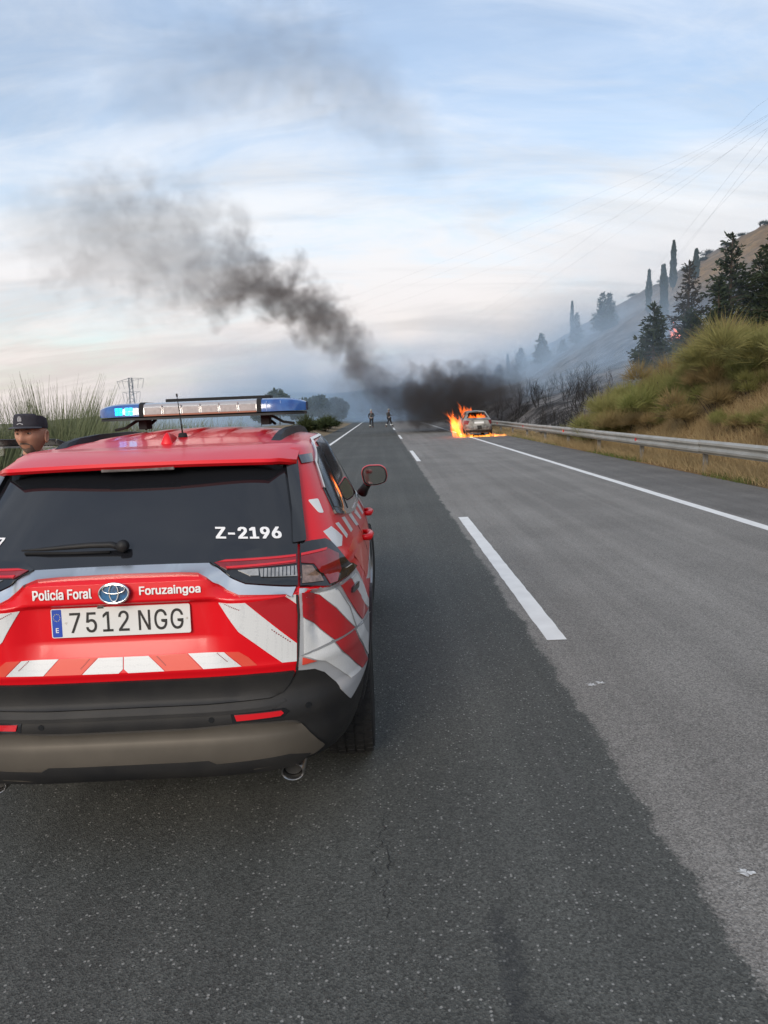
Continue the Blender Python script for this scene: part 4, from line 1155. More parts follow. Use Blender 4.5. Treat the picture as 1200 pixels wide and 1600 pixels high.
    # local: door runs from hinge (y=0) back to y=-1.12, thickness in x
    mb = MB(); mb.prism(round_poly([(0, 0.36), (-1.10, 0.36), (-1.14, 0.70), (-1.12, 1.15), (0.0, 1.13)], 0.03), lambda p: Vector((-0.03, p[0], p[1])), lambda p: Vector((0.05, p[0], p[1]))); mb.build('door_panel', M['red'], dr, bevel=0.01)
    mb = MB()
    for a, b in (((-0.01, 1.13), (-0.42, 1.50)), ((-0.42, 1.50), (-0.60, 1.575)), ((-0.60, 1.575), (-1.10, 1.597)), ((-1.10, 1.597), (-1.14, 1.14))):
        mb.bar((0.0, a[0], a[1]), (0.0, b[0], b[1]), 0.05, 0.035, up=(1, 0, 0))
    mb.build('door_frame', M['gloss'], dr, bevel=0.004)
    mb = MB(); mb.bar((-0.012, -0.62, 1.549), (-0.012, -1.09, 1.569), 0.030, 0.016, up=(1, 0, 0)); mb.build('frame_reflection', M['silver'], dr)  # pale bar below the black frame, a reflection put into the colour
    mb = MB(); mb.prism([(-0.06, 1.13), (-0.43, 1.475), (-0.60, 1.545), (-1.08, 1.562), (-1.11, 1.14)], lambda p: Vector((0.006, p[0], p[1])), lambda p: Vector((0.010, p[0], p[1])))
    mb.build('door_glass', mat('clear_glass', (0.9, 0.95, 0.95), 0.02, trans=1.0), dr)
    return car
POLICE_CAR = build_police_car()
# ================================================================== GUARDRAIL
def build_guardrail():
    g = thing('guardrail', 'galvanised steel crash barrier along the grassy bank', 'guardrail', (7.25, 0, 0))
    steel = mat('galvanised', (0.52, 0.50, 0.45), 0.50, metal=0.55, var=0.7, vscale=2.5, vdetail=7, color2=(0.38, 0.36, 0.31), bump=0.1, bscale=30)
    postm = mat('galvanised_post', (0.34, 0.33, 0.30), 0.6, metal=0.5, var=0.8, vscale=6, color2=(0.20, 0.17, 0.13))
    red = mat('reflector_red', (0.60, 0.02, 0.03), 0.25, coat=1.0)
    prof = [(0.030, 0.745), (-0.004, 0.748), (-0.010, 0.725), (-0.050, 0.700), (-0.054, 0.655), (-0.012, 0.625), (-0.002, 0.595), (-0.012, 0.565), (-0.054, 0.535), (-0.050, 0.490), (-0.010, 0.465), (-0.004, 0.440), (0.012, 0.436)]
    n = len(prof); dx = 0.004
    V, F = [], []
    for y in (0.0, 4.06):
        V += [(x, y, z) for x, z in prof] + [(x + dx, y, z) for x, z in prof[::-1]]
    m = 2 * n
    for j in range(m): F.append((j, (j + 1) % m, m + (j + 1) % m, m + j))
    F += [tuple(range(m)), tuple(range(m, 2 * m))]
    beam0 = None; post0 = None
    ys = np.arange(0.2 - 8, 110, 4.0)
    for k, y in enumerate(ys):
        if beam0 is None:
            beam0 = mesh_obj('rail_beam', V, F, steel, g); fix_normals(beam0); b = beam0; shade_angle(beam0, 50)
        else:
            b = beam0.copy(); link(b, g)
        b.location = (0.0035 * (k % 2), y, 0.006 * math.sin(k * 1.7)); b.rotation_euler = (0, 0, R(0.05 * math.sin(k * 2.3)))
        if post0 is None:
            mb = MB(); mb.box((0.135, 0, 0.33), (0.10, 0.006, 0.78)); mb.box((0.085, 0.0275, 0.33), (0.006, 0.055, 0.78)); mb.box((0.185, 0.0275, 0.33), (0.006, 0.055, 0.78)); mb.box((0.045, 0.02, 0.60), (0.075, 0.10, 0.20))
            post0 = mb.build('post', postm, g, bevel=0.004); p = post0
            mb = MB(); mb.lathe([(0.0, -0.012), (0.014, -0.010), (0.016, 0.0)], 8, 'x'); 
            bolt0 = mb.build('bolt', postm, p); bolt0.location = (-0.004, 0.02, 0.595); bl = bolt0
        else:
            p = post0.copy(); link(p, g); bl = bolt0.copy(); link(bl, p)
        p.location = (0, y, 0)
    mb = MB(); mb.prism([(-0.028, -0.045), (0.028, -0.045), (0.028, 0.045), (-0.028, 0.045)], lambda q: Vector((-0.046, q[0], 0.598 + q[1])), lambda q: Vector((-0.010, q[0] * 1.2, 0.598 + q[1])))
    r0 = mb.build('reflector', red, g, bevel=0.004)
    for k, y in enumerate(np.arange(12.2, 80, 8.1)):
        r = r0 if k == 0 else r0.copy()
        if k: link(r, g)
        r.location = (0, y, 0)
build_guardrail()

# ================================================================== PLANTS
def plant_material(name, c1, c2, c3, trans=0.25, hue=0.35):
    m = bpy.data.materials.new(name); m.use_nodes = True
    nt = m.node_tree; p = nt.nodes['Principled BSDF']; L = nt.links.new; N = nt.nodes.new
    tc = N('ShaderNodeTexCoord'); oi = N('ShaderNodeObjectInfo')
    n = N('ShaderNodeTexNoise'); n.inputs['Scale'].default_value = 2.6; n.inputs['Detail'].default_value = 6; n.inputs['Roughness'].default_value = 0.7
    L(tc.outputs['Object'], n.inputs['Vector'])
    w = N('ShaderNodeTexWhiteNoise'); w.noise_dimensions = '3D'
    q = N('ShaderNodeVectorMath'); q.operation = 'SNAP'; q.inputs[1].default_value = (0.035, 0.035, 3.0); L(tc.outputs['Object'], q.inputs[0]); L(q.outputs[0], w.inputs['Vector'])
    a = N('ShaderNodeMapRange'); a.inputs['From Min'].default_value = 0.35; a.inputs['From Max'].default_value = 0.65; L(n.outputs[0], a.inputs['Value'])
    m1 = N('ShaderNodeMix'); m1.data_type = 'RGBA'; m1.inputs[6].default_value = (*c1, 1); m1.inputs[7].default_value = (*c2, 1)
    f = N('ShaderNodeMath'); f.operation = 'MULTIPLY_ADD'; L(a.outputs[0], f.inputs[0]); f.inputs[1].default_value = 0.6
    g = N('ShaderNodeMath'); g.operation = 'MULTIPLY'; L(w.outputs['Value'], g.inputs[0]); g.inputs[1].default_value = 0.45; L(g.outputs[0], f.inputs[2])
    L(f.outputs[0], m1.inputs[0])
    m2 = N('ShaderNodeMix'); m2.data_type = 'RGBA'; m2.inputs[7].default_value = (*c3, 1); L(m1.outputs[2], m2.inputs[6])
    h = N('ShaderNodeMath'); h.operation = 'MULTIPLY'; L(oi.outputs['Random'], h.inputs[0]); h.inputs[1].default_value = hue; L(h.outputs[0], m2.inputs[0])
    L(m2.outputs[2], p.inputs['Base Color'])
    p.inputs['Roughness'].default_value = 0.7; p.inputs['Specular IOR Level'].default_value = 0.2
    if trans:
        t = N('ShaderNodeBsdfTranslucent'); L(m2.outputs[2], t.inputs['Color'])
        x = N('ShaderNodeMixShader'); x.inputs[0].default_value = trans
        L(p.outputs[0], x.inputs[1]); L(t.outputs[0], x.inputs[2]); L(x.outputs[0], nt.nodes['Material Output'].inputs['Surface'])
    return m
M_BROOM = plant_material('broom_green', (0.145, 0.170, 0.046), (0.315, 0.315, 0.115), (0.33, 0.27, 0.12), 0.35, 0.45)
M_BROOM_DRY = plant_material('broom_dry', (0.25, 0.18, 0.085), (0.34, 0.25, 0.12), (0.20, 0.17, 0.07), 0.25, 0.5)
M_REED = plant_material('tall_broom', (0.125, 0.160, 0.080), (0.225, 0.245, 0.135), (0.22, 0.20, 0.11), 0.3, 0.35)
M_HAY = plant_material('dry_grass', (0.36, 0.26, 0.13), (0.50, 0.385, 0.215), (0.33, 0.25, 0.12), 0.3, 0.2)
M_WEED = plant_material('green_weed', (0.07, 0.12, 0.03), (0.13, 0.17, 0.05), (0.2, 0.19, 0.07), 0.3, 0.4)
M_CONIFER = plant_material('conifer_needles', (0.022, 0.036, 0.022), (0.046, 0.064, 0.034), (0.052, 0.054, 0.030), 0.15, 0.3)
M_CONIFER2 = plant_material('singed_needles', (0.030, 0.026, 0.016), (0.060, 0.050, 0.028), (0.060, 0.040, 0.022), 0.1, 0.3)
M_CYPRESS = plant_material('cypress_leaf', (0.018, 0.034, 0.020), (0.034, 0.050, 0.028), (0.040, 0.040, 0.024), 0.1, 0.3)
M_LEAF = plant_material('oak_leaf', (0.030, 0.050, 0.020), (0.065, 0.085, 0.032), (0.05, 0.05, 0.02), 0.15, 0.3)
M_BARK = mat('bark', (0.075, 0.055, 0.040), 0.95, var=0.8, vscale=9, color2=(0.04, 0.03, 0.024), bump=0.6, bscale=30)
M_CHAR = mat('charred_wood', (0.012, 0.011, 0.011), 0.9, var=0.6, vscale=12, color2=(0.035, 0.033, 0.032))

def blades(base, direc, length, width, bend, nseg=3, seed=0):
    """curved tapering strips; base/direc (n,3), returns V, F(quads)"""
    r = np.random.default_rng(seed); n = len(base)
    d = direc / np.linalg.norm(direc, axis=1, keepdims=True)
    side = np.cross(d, r.normal(size=(n, 3))); side /= np.linalg.norm(side, axis=1, keepdims=True) + 1e-9
    out = d.copy(); out[:, 2] = 0
    V = np.zeros((n, nseg + 1, 2, 3))
    for k in range(nseg + 1):
        t = k / nseg
        c = base + d * (length * t)[:, None] + bend * (t ** 2)
        w = (width * (1 - 0.85 * t))[:, None]
        V[:, k, 0] = c - side * w / 2; V[:, k, 1] = c + side * w / 2
    idx = np.arange(n * (nseg + 1) * 2).reshape(n, nseg + 1, 2)
    F = np.stack([idx[:, :-1, 0], idx[:, :-1, 1], idx[:, 1:, 1], idx[:, 1:, 0]], -1).reshape(-1, 4)
    return V.reshape(-1, 3), F
def broom_arrays(seed, n, r, h, spread, droop, w=0.011):
    """upright reed-like broom: long stems leaning out from a few sub-clumps"""
    g = np.random.default_rng(seed)
    k = g.integers(7, 11); cx = g.normal(0, r * 0.42, (k, 2)); ch = h * g.uniform(0.62, 1.08, k)
    which = g.integers(0, k, n)
    b = np.zeros((n, 3)); b[:, :2] = cx[which] * 0.75 + g.normal(0, r * 0.14, (n, 2)); b[:, 2] = g.uniform(-0.05, 0.45, n) * h * 0.75
    d = np.zeros((n, 3)); ang = g.uniform(0, 2 * np.pi, n); tilt = np.abs(g.normal(0, spread, n))
    d[:, 0] = np.cos(ang) * tilt + cx[which, 0] * 0.55 / r; d[:, 1] = np.sin(ang) * tilt + cx[which, 1] * 0.55 / r; d[:, 2] = 1.0
    ln = ch[which] * g.uniform(0.45, 1.0, n) - b[:, 2] * 0.35; ln = np.clip(ln, 0.15 * h, None)
    bend = np.zeros((n, 3)); bend[:, :2] = d[:, :2] * (droop * ln)[:, None] * 0.5; bend[:, 2] = -droop * ln * 0.22
    return blades(b, d, ln, np.full(n, w) * g.uniform(0.6, 1.3, n), bend, 3, seed + 5)
def mound_arrays(seed, n, r, h, w=0.013):
    """mounded broom: short fine twigs bristling out of several rounded domes"""
    g = np.random.default_rng(seed)
    k = g.integers(6, 10); C = np.zeros((k, 3)); C[:, :2] = g.normal(0, r * 0.46, (k, 2)); C[:, 2] = h * g.uniform(0.22, 0.55, k)
    rad = r * g.uniform(0.34, 0.60, k)
    which = g.integers(0, k, n)
    v = g.normal(0, 1, (n, 3)); v[:, 2] = np.abs(v[:, 2]) * 1.0 - 0.35; v /= np.linalg.norm(v, axis=1, keepdims=True)
    b = C[which] + v * (rad[which] * g.uniform(0.15, 0.75, n))[:, None]
    d = v * 0.75 + g.normal(0, 0.22, (n, 3)); d[:, 2] += 0.62
    ln = rad[which] * g.uniform(0.35, 0.80, n) * (1 + 0.5 * (g.random(n) < 0.08))
    bend = v * (ln * 0.18)[:, None]; bend[:, 2] -= ln * 0.10
    return blades(b, d, ln, np.full(n, w) * g.uniform(0.6, 1.3, n), bend, 2, seed + 5)
def stems_mesh(seed, r, h, m, parent, n=9):
    g = random.Random(seed); mb = MB()
    for k in range(n):
        a = g.uniform(0, 6.28); q = g.uniform(0.05, 0.35) * r
        x, y = q * math.cos(a), q * math.sin(a)
        mb.tube([(x * 0.4, y * 0.4, -0.12), (x, y, 0.25 * h), (x * 2.0 + g.uniform(-.1, .1), y * 2.0 + g.uniform(-.1, .1), 0.6 * h)], [0.022, 0.015, 0.006], 5)
    return mb.build('stem', m, parent)
def broom_proto(seed, m, n=1500, r=0.9, h=1.35, spread=0.42, droop=0.35, w=0.013, name='broom_shrub', mound=False):
    root = bpy.data.objects.new(name, None); COL.objects.link(root)
    V, F = mound_arrays(seed, n, r, h, w) if mound else broom_arrays(seed, n, r, h, spread, droop, w)
    np_mesh('foliage', V, F, m, root)
    stems_mesh(seed, r, h, M_BARK, root)
    return root
def place(proto, first, loc, rz, sc, label, cat, group):
    o = proto if first else copy_tree(proto)
    o.location = loc; o.rotation_euler = (random.uniform(-.06, .06), random.uniform(-.06, .06), rz); o.scale = sc
    return tag(o, label, cat, group)

def bank_shrubs():
    protos = [broom_proto(100 + k, M_BROOM if k < 5 else M_BROOM_DRY, 3600, 0.95 + 0.1 * (k % 3), 1.25 + 0.12 * (k % 2), mound=True) for k in range(6)]
    used = [False] * 6
    g = random.Random(5); spots = []
    y = 13.4
    while y < 31.0:
        xmax = min(14.5, 0.57 * y + 2.2)
        x = 8.0 + g.uniform(0.0, 0.5) + (0.75 if y < 23 else max(0, (27 - y) * 0.18))
        while x < xmax:
            spots.append((x + g.uniform(-.25, .25), y + g.uniform(-.35, .35))); x += g.uniform(0.75, 1.15)
        y += g.uniform(0.85, 1.15)
    for x, y in spots:
        if y > 30.6: continue
        dry = g.random() < (0.35 if x < 9.6 else 0.10)
        k = 5 if dry else g.randrange(5)
        s = g.uniform(0.62, 1.22) * (0.50 if x < 9.2 and y < 24 else 1.0)
        if y > 27: s *= 1.0
        lab = 'dry tan broom clump on the lower bank behind the guardrail' if dry else 'olive green broom shrub massed on the bank behind the guardrail'
        place(protos[k], not used[k], (x, y, hgt(x, y) - 0.05), g.uniform(0, 6.28), (s * g.uniform(.9, 1.2), s * g.uniform(.9, 1.2), s * g.uniform(.85, 1.12)), lab, 'shrub', 'broom shrubs on the bank')
        used[k] = True
    for k in range(6):
        if not used[k]:
            for c in list(protos[k].children): bpy.data.objects.remove(c)
            bpy.data.objects.remove(protos[k])
    # a singed survivor above the burnt ground
    p = broom_proto(140, M_BROOM_DRY, 900, 0.8, 1.5, 0.45, 0.3, name='broom_shrub')
    place(p, True, (12.1, 36.0, hgt(12.1, 36.0)), 0.4, (1.0, 1.0, 1.0), 'thin brown singed broom standing above the blackened stems', 'shrub', None)
bank_shrubs()

def tall_left_broom():
    protos = [broom_proto(200 + k, M_REED, 2000, 0.75, 2.30, 0.14, 0.10, 0.016, name='tall_broom') for k in range(3)]
    lows = [broom_proto(210 + k, M_REED, 1100, 0.8, 1.40, 0.28, 0.25, 0.015, name='tall_broom') for k in range(2)]
    g = random.Random(11); used = set()
    for i, (x, y, s) in enumerate([(-5.0, 8.3, 0.72), (-5.5, 9.2, 0.77), (-4.8, 9.7, 0.80), (-5.8, 10.2, 0.81), (-4.9, 10.8, 0.82), (-5.4, 11.6, 0.80), (-6.4, 9.4, 0.76), (-6.6, 10.8, 0.80), (-4.9, 12.3, 0.76), (-5.9, 12.6, 0.76), (-6.9, 12.0, 0.78), (-5.0, 13.4, 0.70)]):
        k = i % 3
        place(protos[k], k not in used, (x, y, float(verge_h(x, y)) - 0.05), g.uniform(0, 6.28), (s * 1.25, s * 1.25, s * 1.12), 'tall upright green broom on the verge behind the officer', 'shrub', 'tall broom on the verge'); used.add(k)
    used = set()
    for i in range(46):
        y = 7.0 + 1.0 * i + g.uniform(-.3, .3); x = -4.7 - g.uniform(0, 2.6) - (0.6 if y < 12 else 0); k = i % 2; s = g.uniform(0.85, 1.12)
        if y > 27: break
        place(lows[k], k not in used, (x, y, float(verge_h(x, y)) - 0.05), g.uniform(0, 6.28), (s * 1.2, s * 1.2, s * (1.0 if y > 14 else 0.8)), 'low green broom on the verge seen past the roof rails', 'shrub', 'low broom on the verge'); used.add(k)
    # two dark bushes by the road ahead
    p = broom_proto(230, M_LEAF, 2600, 1.0, 1.5, w=0.04, name='verge_bush', mound=True)
    place(p, True, (-5.1, 49.5, 0.0), 0.3, (1.05, 1.2, 1.15), 'dark green bush on the verge beside the edge line ahead', 'bush', None)
    p2 = copy_tree(p); p2.location = (-4.9, 61.5, 0.0); p2.scale = (1.35, 2.2, 0.98); tag(p2, 'second dark verge bush half hidden by pale smoke', 'bush')
    p3 = copy_tree(p); p3.location = (-5.4, 71, 0.0); p3.scale = (1.5, 2.8, 1.0); tag(p3, 'farthest hazy verge bush behind the standing firefighter', 'bush')
tall_left_broom()

def grass_field(name, label, n, xr, yr, hfun, m, hmin, hmax, w, seed, dens=None):
    g = np.random.default_rng(seed)
    x = g.uniform(xr[0], xr[1], n); y = g.uniform(yr[0], yr[1], n)
    keep = fbm(x * 1.3, y * 1.3, seed, 4) > g.uniform(-0.35, 0.10, n)
    if dens is not None: keep &= g.random(n) < dens(x, y)
    x, y = x[keep], y[keep]; n = len(x)
    b = np.stack([x, y, hfun(x, y) - 0.02], 1)
    d = np.stack([g.normal(0, 0.28, n), g.normal(0, 0.28, n), np.ones(n)], 1)
    ln = g.uniform(hmin, hmax, n) * (0.7 + 0.9 * np.clip(fbm(x * 2.1, y * 2.1, seed + 3, 3) + 0.4, 0, 1))
    bend = np.stack([d[:, 0] * ln * 0.6, d[:, 1] * ln * 0.6, -0.15 * ln], 1)
    V, F = blades(b, d, ln, np.full(n, w), bend, 2, seed)
    return tag(np_mesh(name, V, F, m), label, 'grass', kind='stuff')
grass_field('dry_grass', 'tall straw coloured dry grass under and behind the guardrail', 60000, (7.2, 10.4), (11.5, 30.5), terrain, M_HAY, 0.16, 0.50, 0.009, 31, lambda x, y: np.clip(1.25 - (x - 8.8) * 0.7, 0.05, 1))
grass_field('bank_grass', 'dry tan grass between the broom shrubs on the bank', 30000, (9.0, 14.0), (13, 31), terrain, M_HAY, 0.15, 0.40, 0.010, 33)
grass_field('edge_grass', 'fringe of dry grass along the hard shoulder edge ahead', 26000, (7.02, 8.3), (28, 75), terrain, M_HAY, 0.12, 0.34, 0.014, 35, lambda x, y: np.clip(1.3 - (y - 34) / 30, 0.15, 1))
grass_field('edge_weeds', 'green weeds sprouting at the asphalt edge below the guardrail', 9000, (7.0, 7.55), (11.5, 45), terrain, M_WEED, 0.06, 0.20, 0.014, 37, lambda x, y: (fbm(x * 0.4, y * 0.6, 4, 3) > -0.02) * 1.0)
grass_field('verge_grass', 'pale dry grass on the verge left of the road', 40000, (-9, -4.15), (4, 45), verge_h, M_HAY, 0.10, 0.38, 0.012, 39)

# blackened stems beyond the bank
def burnt_proto(seed, h):
    g = random.Random(seed); mb = MB()
    def grow(p, d, L_, r, lev):
        pts = [p]; q = p
        for k in range(3):
            d = (d + Vector((g.uniform(-.25, .25), g.uniform(-.25, .25), g.uniform(-.05, .2)))).normalized(); q = q + d * L_ / 3; pts.append(q)
        mb.tube(pts, [r, r * 0.85, r * 0.7, r * 0.45], 4)
        if lev:
            for k in range(g.randint(2, 4)):
                t = pts[g.randint(1, 3)]
                grow(t, (d + Vector((g.uniform(-.8, .8), g.uniform(-.8, .8), g.uniform(-.1, .5)))).normalized(), L_ * g.uniform(.45, .75), r * 0.6, lev - 1)
    for k in range(g.randint(4, 7)):
        a = g.uniform(0, 6.28)
        grow(Vector((0.12 * math.cos(a), 0.12 * math.sin(a), -0.1)), Vector((0.45 * math.cos(a), 0.45 * math.sin(a), 1)).normalized(), h * g.uniform(.5, .8), 0.022, 2)
    o = mb.build('burnt_shrub', M_CHAR); return o
def burnt_shrubs():
    ps = [burnt_proto(300 + k, 1.5 + 0.15 * k) for k in range(5)]; g = random.Random(8); used = set()
    for i in range(64):
        y = 31.0 + 34 * (i / 64) ** 1.1 + g.uniform(-.5, .5); x = g.uniform(8.2, 8.6 + min(6.0, 2.2 + (y - 30) * 0.22))
        k = i % 5; o = ps[k] if k not in used else ps[k].copy()
        if k in used: COL.objects.link(o)
        used.add(k); s = g.uniform(0.45, 0.85)
        o.location = (x, y, hgt(x, y)); o.rotation_euler = (g.uniform(-.15, .15), g.uniform(-.15, .15), g.uniform(0, 6.28)); o.scale = (s, s, s * g.uniform(.9, 1.2))
        tag(o, 'charred leafless shrub on the burnt slope behind the burning car', 'burnt shrub', 'charred shrubs on the burnt slope')
burnt_shrubs()

# ------------------------------------------------------------------ trees
def leaf_quads(C, D, size, seed):
    """small pointed leaf sprays at C along directions D"""
    g = np.random.default_rng(seed); n = len(C)
    d = D / (np.linalg.norm(D, axis=1, keepdims=True) + 1e-9)
    s = np.cross(d, g.normal(size=(n, 3))); s /= np.linalg.norm(s, axis=1, keepdims=True) + 1e-9
    L_ = size * g.uniform(0.7, 1.3, n); W = L_ * 0.34
    V = np.stack([C - s * (W * 0.4)[:, None], C + s * (W * 0.4)[:, None], C + d * (L_ * 0.6)[:, None] + s * (W * 0.5)[:, None], C + d * L_[:, None], C + d * (L_ * 0.6)[:, None] - s * (W * 0.5)[:, None]], 1)
    F = np.arange(n * 5).reshape(n, 5)
    return V.reshape(-1, 3), F
def conifer(name, x, y, h, r, m, label, seed, dens=1.0, gap=0.0, group='conifers on the hillside', z=None, leaf=0.26):
    root = thing(name, label, 'tree', (x, y, (hgt(x, y) if z is None else z) - 0.15), random.uniform(0, 6.28), group)
    g = np.random.default_rng(seed); C, D = [], []
    mb = MB(); mb.tube([(0, 0, 0), (0.03 * h * 0.3, 0, h * 0.5), (0, 0, h * 0.97)], [0.026 * h, 0.017 * h, 0.004 * h], 7); mb.build('trunk', M_BARK, root)
    lim = MB()
    nl = int(13 + h * 1.6)
    for k in range(nl):
        t = (k + 0.3) / nl; z0 = h * (0.10 + 0.89 * t)
        rr = r * (1 - t) ** 0.82 * (1.0 + 0.0 * t)
        nb = max(4, int(9 * (1 - 0.45 * t)))
        for b in range(nb):
            if g.random() < gap: continue
            a = g.uniform(0, 2 * np.pi); L_ = rr * g.uniform(0.62, 1.18) + 0.05
            up = 0.10 + 0.45 * t
            dirv = np.array([np.cos(a), np.sin(a), up + g.normal(0, 0.10)])
            p0 = np.array([0, 0, z0]); p1 = p0 + dirv * L_; p1[2] -= 0.16 * L_
            lim.tube([p0, (p0 + p1) / 2 + np.array([0, 0, 0.04 * L_]), p1], [0.011 * h * (1 - t) + 0.006, 0.006 * h * (1 - t) + 0.004, 0.004], 4, cap=False)
            m_ = max(3, int(L_ / 0.085 * dens))
            s = g.uniform(0.12, 1.02, m_)
            q = p0 + (p1 - p0) * s[:, None] + g.normal(0, 0.055 + 0.035 * L_, (m_, 3)); q[:, 2] += 0.04 * L_ * np.sin(np.pi * s)
            C.append(q); dd = np.tile(dirv, (m_, 1)) + g.normal(0, 0.55, (m_, 3)); dd[:, 2] -= 0.08; D.append(dd)
            C.append(q + g.normal(0, 0.06, (m_, 3))); D.append(dd + g.normal(0, 0.7, (m_, 3)))
    lim.build('limbs', M_BARK, root)['kind'] = 'stuff'
    V, F = leaf_quads(np.concatenate(C), np.concatenate(D), leaf, seed + 1)
    np_mesh('crown', V, F, m, root)
    return root
def cypress(name, x, y, h, w, label, seed, m=M_CYPRESS, sparse=1.0, group='thin cypresses on the hillside', z=None):
    root = thing(name, label, 'tree', (x, y, (hgt(x, y) if z is None else z) - 0.15), 0, group)
    g = np.random.default_rng(seed)
    lean = g.normal(0, 0.02)
    mb = MB(); mb.tube([(0, 0, 0), (lean * h * 0.5, 0, h * 0.5), (lean * h, 0, h * 0.96)], [0.10, 0.07, 0.015], 6); mb.build('trunk', M_BARK, root)
    n = int(2600 * sparse); t = g.uniform(0.06, 1.0, n)
    prof = np.interp(t, [0, 0.1, 0.3, 0.6, 0.85, 1.0], [0.35, 0.8, 1.0, 0.85, 0.5, 0.06]) * w * (0.8 + 0.5 * fbm(t * 9, t * 0 + seed, seed, 3) * 2)
    a = g.uniform(0, 2 * np.pi, n); rr = prof * np.sqrt(g.uniform(0.25, 1.0, n))
    C = np.stack([rr * np.cos(a) + lean * h * t, rr * np.sin(a), t * h * 0.985], 1)
    D = np.stack([np.cos(a) * 0.35 + g.normal(0, .15, n), np.sin(a) * 0.35 + g.normal(0, .15, n), np.ones(n)], 1)
    V, F = leaf_quads(C, D, 0.34, seed + 1)
    np_mesh('crown', V, F, m, root)
def round_tree(name, x, y, h, r, label, seed, z=None, n=5200, leaf=0.5, m=None, group='hazy broadleaf trees'):
    root = thing(name, label, 'tree', (x, y, (hgt(x, y) if z is None else z) - 0.15), 0, group)
    g = np.random.default_rng(seed)
    mb = MB(); mb.tube([(0, 0, 0), (0.1, 0, h * 0.35), (0.0, 0.1, h * 0.7)], [0.06 * h * 0.5, 0.04 * h * 0.5, 0.015 * h * 0.5], 7)
    for k in range(7):
        a = g.uniform(0, 6.28); mb.tube([(0, 0, h * g.uniform(.25, .5)), (r * 0.35 * math.cos(a), r * 0.35 * math.sin(a), h * 0.62), (r * 0.7 * math.cos(a), r * 0.7 * math.sin(a), h * 0.78)], [0.014 * h, 0.009 * h, 0.003 * h], 5)
    mb.build('trunk', M_BARK, root)
    k = 16; cc = g.normal(0, 1, (k, 3)); cc /= np.linalg.norm(cc, axis=1, keepdims=True); cc *= g.uniform(0.35, 0.85, (k, 1)); cc *= np.array([r, r, h * 0.34]); cc[:, 2] += h * 0.62
    cr = g.uniform(0.26, 0.46, k) * r
    w = g.integers(0, k, n); v = g.normal(0, 1, (n, 3)); v /= np.linalg.norm(v, axis=1, keepdims=True)
    C = cc[w] + v * (cr[w] * g.uniform(0.35, 1.05, n) ** 0.6)[:, None]
    V, F = leaf_quads(C, v + g.normal(0, .5, (n, 3)), leaf, seed + 1)
    np_mesh('crown', V, F, m or M_LEAF, root)
